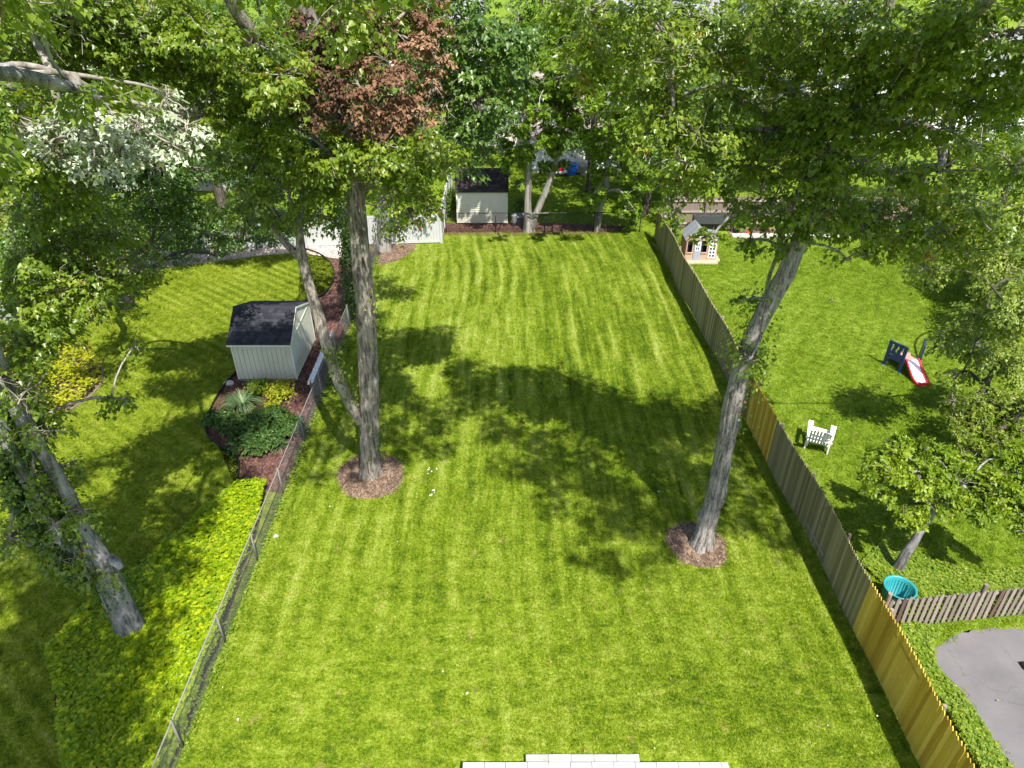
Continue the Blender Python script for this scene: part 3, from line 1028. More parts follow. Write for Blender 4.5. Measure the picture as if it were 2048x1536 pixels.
# ------------------------------------------------------------------ grass blades
def tuft_mesh(name, mat, n=62, rad=0.17, rng=RNG):
    a = rng.uniform(0, 2 * math.pi, n)
    r = rad * np.sqrt(rng.uniform(0, 1, n))
    base = np.column_stack([r * np.cos(a), r * np.sin(a), np.full(n, -0.004)])
    d = np.column_stack([rng.normal(0.25, 0.55, n), rng.normal(0, 0.55, n), rng.uniform(0.7, 1.1, n)])
    L = rng.uniform(0.035, 0.075, n)
    w = rng.uniform(0.004, 0.0085, n)
    s = unit(np.cross(d, rng.normal(0, 1, (n, 3))))
    mid = base + unit(d) * (L * 0.6)[:, None]
    tip = base + unit(d * np.array((1.9, 1.9, 0.75))) * L[:, None]
    V = np.stack([base - s * w[:, None], base + s * w[:, None], mid + s * w[:, None] * 0.8, mid - s * w[:, None] * 0.8, tip], 1).reshape(-1, 3)
    F3 = []
    for i in range(n):
        b = i * 5
        F3 += [(b, b + 1, b + 2), (b, b + 2, b + 3), (b + 3, b + 2, b + 4)]
    return fast_mesh(name, V, np.array(F3), mat)


def grass_field(name, label, poly, holes, spacing, mat, rng, zoff=0.004, ymin=4.0):
    tuft = bpy.data.objects.new('grass_tuft', tuft_mesh('grass_tuft', mat, rng=rng))   # source of the instances, not in the scene
    p = np.array(poly)
    lo, hi = p.min(0), p.max(0)
    gx, gy = np.meshgrid(np.arange(lo[0], hi[0], spacing), np.arange(lo[1], hi[1], spacing))
    xy = np.column_stack([gx.ravel(), gy.ravel()]) + rng.uniform(-0.5, 0.5, (gx.size, 2)) * spacing
    ok = in_poly(xy[:, 0], xy[:, 1], p)
    for h in holes:
        ok &= ~in_poly(xy[:, 0], xy[:, 1], h)
    xy = xy[ok]
    me = bpy.data.meshes.new(name)
    me.vertices.add(len(xy))
    me.vertices.foreach_set('co', np.column_stack([xy, np.full(len(xy), zoff)]).astype(np.float32).ravel())
    a = me.attributes.new('turn', 'FLOAT', 'POINT')
    a.data.foreach_set('value', rng.uniform(0, 2 * math.pi, len(xy)).astype(np.float32))
    s = me.attributes.new('size', 'FLOAT', 'POINT')
    s.data.foreach_set('value', rng.uniform(0.75, 1.3, len(xy)).astype(np.float32))
    o = link(name, me, mat, None, 'stuff')
    o['label'], o['category'] = label, 'grass'
    ng = bpy.data.node_groups.new(name + '_nodes', 'GeometryNodeTree')
    ng.interface.new_socket('Geometry', in_out='INPUT', socket_type='NodeSocketGeometry')
    ng.interface.new_socket('Geometry', in_out='OUTPUT', socket_type='NodeSocketGeometry')
    gi, go = ng.nodes.new('NodeGroupInput'), ng.nodes.new('NodeGroupOutput')
    inst = ng.nodes.new('GeometryNodeInstanceOnPoints')
    oi = ng.nodes.new('GeometryNodeObjectInfo')
    oi.inputs['Object'].default_value = tuft
    at1 = ng.nodes.new('GeometryNodeInputNamedAttribute'); at1.data_type = 'FLOAT'; at1.inputs['Name'].default_value = 'turn'
    at2 = ng.nodes.new('GeometryNodeInputNamedAttribute'); at2.data_type = 'FLOAT'; at2.inputs['Name'].default_value = 'size'
    cb = ng.nodes.new('ShaderNodeCombineXYZ')
    ng.links.new(at1.outputs['Attribute'], cb.inputs[2])
    ng.links.new(gi.outputs[0], inst.inputs['Points'])
    ng.links.new(oi.outputs['Geometry'], inst.inputs['Instance'])
    ng.links.new(cb.outputs[0], inst.inputs['Rotation'])
    ng.links.new(at2.outputs['Attribute'], inst.inputs['Scale'])
    ng.links.new(inst.outputs[0], go.inputs[0])
    md = o.modifiers.new('blades', 'NODES')
    md.node_group = ng
    return len(xy)


ng1 = grass_field('lawn_grass', 'short mown striped grass of the middle yard', lawn_poly, [ring1, ring2, px_poly(farbed_px), [(-1.3, 4), (5, 4), (5, 8.6), (-1.3, 8.6)]], 0.16, M['grass_blade'], RNG)
ng2 = grass_field('left_lawn_grass', 'diagonally striped grass of the left yard', left_lawn, [bed_poly, cover_poly, px_poly(gravel_px), leftbed_poly, px_poly(rim_px)], 0.18, M['grass_l_blade'], RNG)
rl = [(fx_r(y), y) for y in range(5, 41, 2)]
right_poly = [(9.1, 4)] + rl + [(24, 39.5), (24, 4)]
ng3 = grass_field('right_lawn_grass', 'rougher green grass of the right yard', right_poly, [list(map(tuple, dp))], 0.18, M['grass_r_blade'], RNG)
ng4 = grass_field('rear_lawn_grass', 'grass of the yard behind the black fence', [(-4, 40.2), (9, 40.2), (12, 50.5), (1.2, 50.5), (1.2, 57), (-7, 57), (-4, 44)], [px_poly(rear_bed_px)], 0.24, M['grass_r_blade'], RNG)

# ------------------------------------------------------------------ ground cover, weeds
def carpet(name, label, poly, n, L0, h0, mat, rng, whorl=5, lump=0.10, cat='ground cover', excl=None):
    p = np.array(poly)
    lo, hi = p.min(0), p.max(0)
    xy = rng.uniform(lo, hi, (n * 4, 2))
    xy = xy[in_poly(xy[:, 0], xy[:, 1], p)][:n]
    m = len(xy)
    z = h0 + lump * (np.sin(xy[:, 0] * 3.1 + np.sin(xy[:, 1] * 2.3)) * 0.5 + np.sin(xy[:, 1] * 4.3 + xy[:, 0] * 1.7) * 0.5) + rng.normal(0, lump * 0.45, m)
    z = np.maximum(z, 0.03)
    P = np.repeat(np.column_stack([xy, z]), whorl, 0)
    k = m * whorl
    a = np.tile(np.linspace(0, 2 * math.pi, whorl, endpoint=False), m) + np.repeat(rng.uniform(0, 6.28, m), whorl) + rng.normal(0, 0.2, k)
    D = np.column_stack([np.cos(a), np.sin(a), rng.uniform(-0.25, 0.5, k)])
    tiltv = np.repeat(rng.normal(0, 0.22, (m, 3)), whorl, 0)
    Nn = np.array((0, 0, 1.0)) + tiltv + rng.normal(0, 0.15, (k, 3))
    o = leaf_object(name, P, D, Nn, L0 * rng.uniform(0.7, 1.25, k), np.repeat(rng.uniform(0.1, 0.9, m), whorl) + rng.normal(0, 0.1, k), mat, DIA_UV)
    o['label'], o['category'] = label, cat
    return o


carpet('ground_cover', 'dense bright yellow green ground cover round the ivy clad trunk', cover_poly, 22000, 0.074, 0.33, M['cover'], RNG, 6, 0.15)
strip = px_poly([(1735, 1180), (1790, 1215), (1800, 1250), (1880, 1262), (1862, 1300), (1866, 1335), (1925, 1400), (1955, 1450), (1990, 1495), (2030, 1560), (1990, 1600), (1900, 1440), (1810, 1300), (1760, 1230)])
carpet('weed_strip', 'leafy weeds between yellow fence and asphalt driveway', strip, 7000, 0.055, 0.10, M['weed'], RNG, 5, 0.08, 'weeds')
weeds2 = px_poly([(1720, 1130), (1760, 1090), (1850, 1120), (1960, 1150), (2048, 1140), (2048, 1200), (1990, 1190), (1850, 1200), (1790, 1190)])
carpet('weed_patch', 'leafy weeds under the small bushy tree behind pickets', weeds2, 6000, 0.055, 0.08, M['weed'], RNG, 5, 0.06, 'weeds')
fl = [(FX_L - 0.12, 8), (FX_L + 0.14, 8), (FX_L + 0.20, 12), (FX_L + 0.12, 15), (FX_L + 0.25, 19), (FX_L + 0.3, 30), (FX_L + 0.1, 36), (FX_L - 0.1, 36)]
carpet('fence_weeds', 'low weeds growing under the chain link fence', fl, 2600, 0.05, 0.07, M['weed'], RNG, 5, 0.06, 'weeds')
lbr = np.random.default_rng(31)
carpet('low_shrubs', 'yellow green low shrub leaves filling the bed at far left', [(a, b) for a, b in leftbed_poly], 6500, 0.085, 0.30, M['bed_yellow'], lbr, 5, 0.26, 'shrubs')

# ------------------------------------------------------------------ right stockade fence
def picket_mesh(name, w, h, t, mat, pointed=0.085):
    b = MB()
    pr = [(-w / 2, 0), (w / 2, 0), (w / 2, h - pointed), (w * 0.27, h - pointed * 0.38), (0, h), (-w * 0.27, h - pointed * 0.38), (-w / 2, h - pointed)]
    b.prism([(0, y, z) for y, z in pr], (t, 0, 0))
    return b.mesh(name, mat)


fence = thing('stockade_fence', 'tall wooden stockade fence along the right side, grey with newer yellow stretches', 'fence', (fx_r(23), 23, 0))
PH = 1.83
pk_grey = [picket_mesh('picket', 0.103, PH, 0.02, M['picket_grey']) for _ in range(1)]
pk_new = [picket_mesh('picket', 0.103, PH, 0.02, M['picket_new']) for _ in range(1)]
rr = random.Random(5)
y = 6.5
while y < 38.6:
    new = y < 11.9 or 18.62 < y < 21.0
    me = (pk_new if new else pk_grey)[0]
    o = bpy.data.objects.new('picket', me)
    COL.objects.link(o)
    o.parent = fence
    sag = 0.03 * math.sin(y * 0.9) + (0.06 * math.sin(y * 0.45 + 0.6) if y > 22 else 0)
    o.location = (fx_r(y) - fence.location[0] + rr.uniform(-0.004, 0.004), y - 23, 0.02 + sag * 0.5 + rr.uniform(-0.008, 0.008))
    o.rotation_euler = (rr.uniform(-0.006, 0.006), 0.01 * math.sin(y * 0.8) + rr.uniform(-0.004, 0.004), math.atan(0.028) + rr.uniform(-0.02, 0.02))
    o['label'] = 'new yellow cedar picket' if new else 'weathered grey green picket'
    y += 0.1085
yy = 6.16
while yy < 38.5:
    p = MB().prism([(0.045 * math.cos(a), 0.045 * math.sin(a), 0) for a in np.linspace(0, 2 * math.pi, 9)[:-1]], (0, 0, PH - 0.02))
    me = p.mesh('post', M['picket_brown'])
    link('post', me, None, fence, loc=(fx_r(yy) + 0.115 - fence.location[0], yy - 23, 0))
    y2 = min(yy + 2.44, 38.6)
    for z in (0.3, 0.95, 1.55):
        b = MB().bar((fx_r(yy) + 0.05, yy - 0.02, z), (fx_r(y2) + 0.05, y2 - 0.03, z), 0.04, 0.085)
        b.build('rail', M['picket_new'] if yy < 11.9 else M['picket_brown'], fence)
    yy += 2.44

# ------------------------------------------------------------------ left chain link fence
def chainlink(name, label, a, b, h, cell, wr, mats, post_at, parent_loc, rail_r=0.019, post_r=0.028, bottom=0.04, group=None):
    root = thing(name, label, 'fence', parent_loc, group)
    a, b = np.array(a, float), np.array(b, float)
    L = np.linalg.norm(b - a)
    d = (b - a) / L
    n = np.array((-d[1], d[0], 0))
    tubes = []
    k = -h
    while k < L:
        for s in (1, -1):
            t0, t1 = (k, k + h - bottom) if s > 0 else (k + h - bottom, k)
            z0, z1 = bottom, h
            c0, c1 = max(0, min(L, t0)), max(0, min(L, t1))
            if abs(c1 - c0) > 0.02:
                zz0 = z0 + (c0 - t0) / (t1 - t0) * (z1 - z0)
                zz1 = z0 + (c1 - t0) / (t1 - t0) * (z1 - z0)
                m = 7
                q = np.linspace(0, 1, m)[:, None]
                P = (a + d * c0 + np.array((0, 0, zz0))) * (1 - q) + (a + d * c1 + np.array((0, 0, zz1))) * q + n * s * wr * 0.8
                tubes.append((P[[0, -1]], np.array([wr, wr])))
        k += cell
    V, F = branch_net(tubes, lambda r: 3)
    link('chain_mesh', fast_mesh('chain_mesh', V, F, mats[1]), None, root, 'stuff')
    MB().tube([a + np.array((0, 0, h)), (a + b) / 2 + np.array((0, 0, h - 0.015)), b + np.array((0, 0, h))], rail_r, 8).build('top_rail', mats[0], root, True)
    for t in post_at:
        p = a + d * t
        m_ = MB().tube([p + np.array((0, 0, -0.02)), p + np.array((0, 0, h + 0.05))], post_r, 10)
        m_.lathe((p[0], p[1], h + 0.05), [(post_r * 1.15, 0), (post_r * 0.9, 0.025), (0.001, 0.045)], 10)
        m_.build('post', mats[0], root, True)
    return root


chainlink('chain_link_fence', 'low grey chain link fence between the middle lawn and left garden', (FX_L, 7.2, 0), (FX_L, 36.9, 0), 1.07, 0.058, 0.0021, (M['galv'], M['wire']),
          [1.48 + 2.76 * i for i in range(11)], (FX_L, 22, 0))
chainlink('black_chain_link_fence', 'low black chain link fence across the far end of the lawn', (-3.85, 39.35, 0), (7.6, 39.5, 0), 1.2, 0.09, 0.004, (M['black_metal'], M['black_metal']),
          [0.02, 2.9, 5.75, 8.6, 11.3], (1, 39.4, 0))
b = MB().bar((0.95, 39.25, 1.235), (2.1, 39.3, 1.235), 0.05, 0.03)
tag(b.build('loose_rail', M['galv']), 'short silver rail lying on top of the black fence by the twin trunk tree', 'rail')
# stack of white boards leaning on the chain link fence
for k, (dx, z0, y0, y1) in enumerate(((-0.36, 0.78, 22.3, 25.6), (-0.26, 0.86, 22.5, 26.0), (-0.17, 0.93, 22.2, 25.2))):
    bb = MB().bar((FX_L + dx, y0, z0), (FX_L + dx + 0.02, y1, z0 + 0.05), 0.075, 0.15, (0.3, 0, 1))
    for q in range(1, 8):
        yq = y0 + (y1 - y0) * q / 8
        bb.box(FX_L + dx - 0.012, yq - 0.015, z0 + 0.07, FX_L + dx + 0.03, yq + 0.015, z0 + 0.128)
    tag(bb.build('white_board', M['white_siding']), ['innermost long white board stacked beside the chain link fence by the shed',
        'middle long white board stacked beside the chain link fence by the shed', 'long white board resting against the top of the chain link fence'][k], 'board', 'white boards stacked by the fence')
bl = MB()
for k in range(3):
    for yq in (22.6, 24.9):
        if k == 0:
            bl.box(FX_L - 0.42, yq, 0.0, FX_L - 0.06, yq + 0.12, 0.70)
tag(bl.build('board_trestle', M['skid']), 'low grey wooden trestle carrying the white boards', 'trestle')

# ------------------------------------------------------------------ white vinyl fence
def vinyl_run(root, pts, h=1.72):
    for i in range(len(pts) - 1):
        a, b_ = np.array(pts[i], float), np.array(pts[i + 1], float)
        L = np.linalg.norm(b_ - a)
        ns = max(1, round(L / 2.4))
        for s in range(ns):
            p, q = a + (b_ - a) * s / ns, a + (b_ - a) * (s + 1) / ns
            d = (q - p) / np.linalg.norm(q - p)
            nrm = np.array((-d[1], d[0]))
            w = np.linalg.norm(q - p) - 0.13
            pm = MB()
            nb = max(1, round(w / 0.17))
            for k in range(nb):
                c = p + d * (0.065 + w * (k + 0.5) / nb)
                pm.obox((c[0], c[1], h * 0.5), (d[0] * (w / nb / 2 - 0.004), d[1] * (w / nb / 2 - 0.004), 0), (nrm[0] * 0.012, nrm[1] * 0.012, 0), (0, 0, h / 2 - 0.12))
            pm.build('board_panel', M['vinyl'], root)
            for z in (0.12, h - 0.10):
                MB().bar((p[0] + d[0] * 0.06, p[1] + d[1] * 0.06, z), (q[0] - d[0] * 0.06, q[1] - d[1] * 0.06, z), 0.045, 0.14).build('rail', M['vinyl'], root)
        for s in range(ns + (1 if i == len(pts) - 2 else 0)):
            p = a + (b_ - a) * s / ns
            po = MB().box(p[0] - 0.06, p[1] - 0.06, 0, p[0] + 0.06, p[1] + 0.06, h + 0.04).build('post', M['vinyl'], root)
            MB().add([(p[0] - 0.075, p[1] - 0.075, h + 0.04), (p[0] + 0.075, p[1] - 0.075, h + 0.04), (p[0] + 0.075, p[1] + 0.075, h + 0.04), (p[0] - 0.075, p[1] + 0.075, h + 0.04), (p[0], p[1], h + 0.13)],
                     [(3, 2, 1, 0), (0, 1, 4), (1, 2, 4), (2, 3, 4), (3, 0, 4)]).build('cap', M['vinyl'], po)


vf = thing('vinyl_fence', 'white vinyl privacy fence behind the left lawn, stepping back beside the far shed', 'fence', (-12, 37.6, 0))
vinyl_run(vf, [(-21.5, 36.6), (-3.98, 37.85), (-4.05, 47.0)])
vf2 = thing('vinyl_fence', 'white vinyl privacy fence in shade along the far left boundary', 'fence', (-21.7, 32, 0))
vinyl_run(vf2, [(-23.3, 24.0), (-21.65, 36.4)])

# ------------------------------------------------------------------ left shed
def shingle_slope(name, p0, p1, up, rows, cols, mat, parent, rng, t=0.012):
    """p0,p1 eave corners, up: vector eave -> ridge"""
    p0, p1, up = (np.array(q, float) for q in (p0, p1, up))
    ax = p1 - p0
    W = np.linalg.norm(ax); ax /= W
    S = np.linalg.norm(up); u = up / S
    n = np.cross(ax, u)
    if n[2] < 0:
        n = -n
    m = MB()
    for r in range(rows):
        s0, s1 = S * r / rows, S * (r + 1) / rows
        off = rng.uniform(0, 1)
        for c in range(-1, cols + 1):
            a0, a1 = max(0, W * (c + off) / cols), min(W, W * (c + 1 + off) / cols)
            if a1 - a0 < 0.01:
                continue
            c0 = p0 + ax * (a0 + 0.003) + u * s0 + n * (t + 0.004)
            c1 = p0 + ax * (a1 - 0.003) + u * s0 + n * (t + 0.004)
            c2, c3 = c1 + u * (s1 - s0) * 1.08 - n * t, c0 + u * (s1 - s0) * 1.08 - n * t
            b0, b1 = c0 - n * t, c1 - n * t
            m.add([c0, c1, c2, c3, b0, b1], [(0, 1, 2, 3), (4, 5, 1, 0)], float(rng.uniform(0.1, 0.9)))
    return m.build(name, mat, parent, kind='stuff')


SX0, SX1, SY0, SY1 = -10.82, -8.50, 23.55, 26.65
shed = thing('garden_shed', 'cream vertical board shed with charcoal roof beside the chain link fence', 'shed', ((SX0 + SX1) / 2, (SY0 + SY1) / 2, 0))
SB, SE, SR, SRY, SE2 = 0.16, 1.80, 2.66, 24.85, 1.98
for k, xs in enumerate((SX0 + 0.15, SX1 - 0.25)):
    MB().box(xs, SY0 + 0.04, 0, xs + 0.1, SY1 - 0.04, SB - 0.002).build('skid', M['skid'], shed)
MB().box(SX0 + 0.05, SY0 + 0.03, 0.05, SX1 - 0.05, SY0 + 0.038, SB).build('skid_board', M['skid'], shed)
core = MB().prism([(SX0 + 0.02, SY0 + 0.02, SB), (SX0 + 0.02, SY1 - 0.02, SB), (SX0 + 0.02, SY1 - 0.02, SE2 - 0.03), (SX0 + 0.02, SRY, SR - 0.06), (SX0 + 0.02, SY0 + 0.02, SE - 0.03)], (SX1 - SX0 - 0.04, 0, 0))
core.build('wall', M['cream'], shed)
nb = 12
for k in range(nb):
    a0 = SX0 + 0.06 + (SX1 - SX0 - 0.12) * k / nb
    a1 = SX0 + 0.06 + (SX1 - SX0 - 0.12) * (k + 1) / nb
    MB().box(a0 + 0.009, SY0, SB, a1 - 0.009, SY0 + 0.022, SE - 0.08).build('siding_board', M['cream'], shed)
def roof_z(y):
    return SE + (SR - SE) * (y - SY0) / (SRY - SY0) if y < SRY else SR + (SE2 - SR) * (y - SRY) / (SY1 - SRY)
nb = 16
for k in range(nb):
    a0 = SY0 + 0.05 + (SY1 - SY0 - 0.10) * k / nb + 0.008
    a1 = SY0 + 0.05 + (SY1 - SY0 - 0.10) * (k + 1) / nb - 0.008
    ztop = SE + (SE2 - SE) * ((a0 + a1) / 2 - SY0) / (SY1 - SY0) - 0.05
    for xw, xt in ((SX1 - 0.019, 0.019),):
        MB().prism([(xw, a0, SB), (xw, a1, SB), (xw, a1, ztop), (xw, a0, ztop)], (xt, 0, 0)).build('siding_board', M['cream'], shed)
        z0, z1 = roof_z(a0) - 0.07, roof_z(a1) - 0.07
        if min(z0, z1) > ztop + 0.06:
            MB().prism([(xw, a0, ztop + 0.05), (xw, a1, ztop + 0.05), (xw, a1, z1), (xw, a0, z0)], (xt, 0, 0)).build('gable_board', M['cream'], shed)
    MB().prism([(SX0, a0, SB), (SX0, a1, SB), (SX0, a1, roof_z(a1) - 0.08), (SX0, a0, roof_z(a0) - 0.08)], (0.019, 0, 0)).build('siding_board', M['cream'], shed)
for xs in (SX0 - 0.012, SX1 - 0.058):
    MB().box(xs, SY0 - 0.014, SB - 0.02, xs + 0.07, SY0 + 0.06, SE - 0.04).build('corner_trim', M['cream_trim'], shed)
for ys in (SY1 - 0.055,):
    MB().box(SX1 - 0.056, ys, SB - 0.02, SX1 + 0.014, ys + 0.07, SE2 - 0.06).build('corner_trim', M['cream_trim'], shed)
MB().bar((SX1 + 0.012, SY0, SE - 0.025), (SX1 + 0.012, SY1, SE2 - 0.03), 0.022, 0.05).build('gable_trim', M['cream_trim'], shed)
roof = MB().prism([(SX0 - 0.09, SY0 - 0.10, SE - 0.07), (SX0 - 0.09, SRY, SR - 0.01), (SX0 - 0.09, SY1 + 0.08, SE2 - 0.05), (SX0 - 0.09, SY1 + 0.08, SE2 - 0.01), (SX0 - 0.09, SRY, SR + 0.03), (SX0 - 0.09, SY0 - 0.10, SE - 0.03)], (SX1 - SX0 + 0.12, 0, 0)).build('roof', M['shingle'], shed)
srng = np.random.default_rng(3)
shingle_slope('shingle', (SX0 - 0.10, SY0 - 0.12, SE - 0.037), (SX1 + 0.04, SY0 - 0.12, SE - 0.037), (0, SRY - SY0 + 0.12, SR - SE + 0.07), 12, 14, M['shingle'], roof, srng)
shingle_slope('shingle', (SX0 - 0.10, SY1 + 0.10, SE2 - 0.017), (SX1 + 0.04, SY1 + 0.10, SE2 - 0.017), (0, SRY - SY1 - 0.10, SR - SE2 + 0.05), 13, 14, M['shingle'], roof, srng)
MB().prism([(SX0 - 0.10, SRY - 0.09, SR - 0.005), (SX0 - 0.10, SRY, SR + 0.062), (SX0 - 0.10, SRY + 0.09, SR + 0.01), (SX0 - 0.10, SRY, SR + 0.045)], (SX1 - SX0 + 0.14, 0, 0)).build('ridge_cap', M['shingle'], roof)
MB().box(SX0 - 0.10, SY0 - 0.125, SE - 0.115, SX1 + 0.035, SY0 - 0.103, SE - 0.030).build('fascia', M['cream_trim'], shed)
MB().bar((SX1 + 0.042, SY0 - 0.11, SE - 0.07), (SX1 + 0.042, SRY, SR - 0.015), 0.02, 0.07).build('rake_trim', M['cream_trim'], shed)
MB().bar((SX1 + 0.042, SRY, SR - 0.015), (SX1 + 0.042, SY1 + 0.09, SE2 - 0.055), 0.02, 0.07).build('rake_trim', M['cream_trim'], shed)

# ------------------------------------------------------------------ lap siding and houses
def lap_wall(m, a, b_, z0, z1, lap, t=0.016):
    a, b_ = np.array((a[0], a[1], 0.0)), np.array((b_[0], b_[1], 0.0))
    d = (b_ - a) / np.linalg.norm(b_ - a)
    n = np.array((d[1], -d[0], 0))
    k = int(round((z1 - z0) / lap))
    for i in range(k):
        za, zb = z0 + (z1 - z0) * i / k, z0 + (z1 - z0) * (i + 1) / k
        A, B = a + n * t + (0, 0, za), b_ + n * t + (0, 0, za)
        C, D_ = b_ + (0, 0, zb), a + (0, 0, zb)
        m.add([A, B, C, D_, a + (0, 0, za), b_ + (0, 0, za)], [(0, 1, 2, 3), (4, 5, 1, 0)], random.random())
    return m


def window(root, c, d, w, h, n=2, rows=2):
    """window on a wall: centre c, wall direction d (outward normal = (d.y,-d.x))"""
    d = np.array((d[0], d[1], 0.0)); nn = np.array((d[1], -d[0], 0)); u = np.array((0, 0, 1.0)); c = np.array(c, float)
    f = MB()
    for s in (-1, 1):
        f.obox(c + d * s * (w / 2 + 0.03) + nn * 0.035, d * 0.045, nn * 0.035, u * (h / 2 + 0.07))
        f.obox(c + u * s * (h / 2 + 0.03) + nn * 0.034, d * (w / 2 - 0.012), nn * 0.034, u * 0.045)
    fr = f.build('window', M['white_paint'], root)
    MB().obox(c + nn * 0.012, d * w / 2, nn * 0.006, u * h / 2).build('pane', M['glass'], fr)
    s = MB()
    for i in range(1, n):
        s.obox(c + d * (w * (i / n - 0.5)) + nn * 0.026, d * 0.018, nn * 0.008, u * (h / 2 - 0.015))
    for i in range(1, rows):
        s.obox(c + u * (h * (i / rows - 0.5)) + nn * 0.027, d * (w / 2 - 0.015), nn * 0.006, u * 0.018)
    s.build('sash', M['white_paint'], fr)


def house(name, label, x0, x1, y0, y1, wh, rise, axis, wall, roofm, wins, lap=0.16, door=None, rows=14, cols=30, oh=0.35):
    root = thing(name, label, 'house', ((x0 + x1) / 2, (y0 + y1) / 2, 0))
    m = MB()
    m.box(x0, y0, 0, x1, y1, wh)
    for a, b_ in (((x0, y0), (x1, y0)), ((x1, y0), (x1, y1)), ((x0, y1), (x0, y0))):
        lap_wall(m, a, b_, 0.25, wh, lap)
    m.build('wall', wall, root)
    MB().box(x0 - 0.03, y0 - 0.03, 0, x1 + 0.03, y1 + 0.03, 0.25).build('foundation', M['concrete'], root)
    rg = np.random.default_rng(len(bpy.data.objects))
    if axis == 'x':
        ym = (y0 + y1) / 2
        MB().prism([(x0, y0, wh + 0.003), (x0, y1, wh + 0.003), (x0, ym, wh + rise)], (x1 - x0, 0, 0)).build('gable', wall, root)
        dz = rise * oh / (ym - y0)
        r = MB().prism([(x0 - oh, y0 - oh, wh - dz), (x0 - oh, ym, wh + rise), (x0 - oh, y1 + oh, wh - dz), (x0 - oh, y1 + oh, wh - dz + 0.12), (x0 - oh, ym, wh + rise + 0.14), (x0 - oh, y0 - oh, wh - dz + 0.12)], (x1 - x0 + 2 * oh, 0, 0)).build('roof', roofm, root)
        shingle_slope('shingle', (x0 - oh, y0 - oh - 0.03, wh - dz + 0.115), (x1 + oh, y0 - oh - 0.03, wh - dz + 0.115), (0, ym - y0 + oh + 0.03, rise + dz + 0.03), rows, cols, roofm, r, rg, 0.02)
        MB().box(x0 - oh, y0 - oh - 0.05, wh - dz - 0.06, x1 + oh, y0 - oh - 0.004, wh - dz + 0.10).build('gutter', M['white_paint'], root)
    else:
        xm = (x0 + x1) / 2
        MB().prism([(x0, y0, wh + 0.003), (x1, y0, wh + 0.003), (xm, y0, wh + rise)], (0, y1 - y0, 0)).build('gable', wall, root)
        dz = rise * oh / (xm - x0)
        r = MB().prism([(x0 - oh, y0 - oh, wh - dz), (xm, y0 - oh, wh + rise), (x1 + oh, y0 - oh, wh - dz), (x1 + oh, y0 - oh, wh - dz + 0.12), (xm, y0 - oh, wh + rise + 0.14), (x0 - oh, y0 - oh, wh - dz + 0.12)], (0, y1 - y0 + 2 * oh, 0)).build('roof', roofm, root)
        for s, xe in ((1, x0 - oh - 0.03), (-1, x1 + oh + 0.03)):
            shingle_slope('shingle', (xe, y0 - oh, wh - dz + 0.115), (xe, y1 + oh, wh - dz + 0.115), (s * (xm - x0 + oh + 0.03), 0, rise + dz + 0.03), rows, cols, roofm, r, rg, 0.02)
    for (wx, wz, ww, hh) in wins:
        window(root, (wx, y0 - 0.02, wz), (1, 0), ww, hh)
    if door:
        dx, col = door
        dd = MB().box(dx - 0.5, y0 - 0.06, 0.25, dx + 0.5, y0 - 0.018, 2.35).build('door', col, root)
        MB().lathe((dx + 0.38, y0 - 0.09, 1.25), [(0.001, -0.04), (0.04, 0), (0.001, 0.04)], 8).build('handle', M['galv'], dd)
        MB().box(dx - 0.6, y0 - 0.045, 0.25, dx - 0.503, y0 - 0.018, 2.45).box(dx + 0.503, y0 - 0.045, 0.25, dx + 0.6, y0 - 0.018, 2.45).build('door_frame', M['white_paint'], root)
    return root


house('rear_house', 'pale cream house with taupe roof behind the twin trunk tree', -4.5, 9.5, 58, 67, 2.9, 2.3, 'x', M['cream_siding'], M['shingle_taupe'], [(-2.6, 1.7, 1.2, 1.1), (0.2, 1.7, 1.2, 1.1)], door=(-1.2, M['white_paint']))
house('rear_house_wing', 'low cream sided wing standing on the sunny grass behind the twin trunk tree', 1.4, 7.6, 51.0, 57.5, 2.4, 1.4, 'x', M['white_siding'], M['shingle_taupe'], [(5.8, 1.5, 1.0, 0.9)], rows=10, cols=16)
house('rear_house', 'two storey white house with grey roof behind the right yard', 23, 42, 59, 69, 5.2, 2.4, 'x', M['white_siding'], M['shingle_grey'], [(26, 1.6, 1.2, 1.2), (30, 1.6, 1.6, 1.2), (35, 1.6, 1.2, 1.2), (39, 1.6, 1.2, 1.2), (26, 4.1, 1.2, 1.2), (30, 4.1, 1.2, 1.2), (35, 4.1, 1.2, 1.2), (39, 4.1, 1.2, 1.2)], door=(32.6, M['play_door']))
house('rear_house', 'grey house with taupe gable roof behind the white vinyl fence', -27, -16.4, 47, 57, 2.7, 2.1, 'y', M['grey_siding'], M['shingle_taupe'], [(-24, 1.6, 1.2, 1.1), (-19, 1.6, 1.2, 1.1)])
house('far_house', 'far white house seen between dead brown leaves and the fence gap', -14, -3.5, 88, 97, 5.4, 2.4, 'x', M['white_siding'], M['shingle_grey'], [(-12, 1.7, 1.2, 1.3), (-9, 1.7, 1.2, 1.3), (-5.6, 1.7, 1.2, 1.3), (-12, 4.2, 1.2, 1.3), (-9, 4.2, 1.2, 1.3), (-5.6, 4.2, 1.2, 1.3)])
house('far_house', 'far white house with broad grey roof at the top of the picture', 11, 26, 96, 107, 4.6, 2.8, 'x', M['white_siding'], M['shingle_grey'], [(13, 1.7, 1.2, 1.3), (17, 1.7, 1.2, 1.3), (23, 1.7, 1.2, 1.3)])
hs = house('far_house', 'far house with red brick steps glimpsed through the right maple', 31, 46, 100, 110, 5.0, 2.5, 'x', M['white_siding'], M['shingle_grey'], [(33, 1.7, 1.2, 1.3), (42, 1.7, 1.2, 1.3), (36.8, 3.9, 1.2, 1.2)], door=(38.4, M['red_p']))
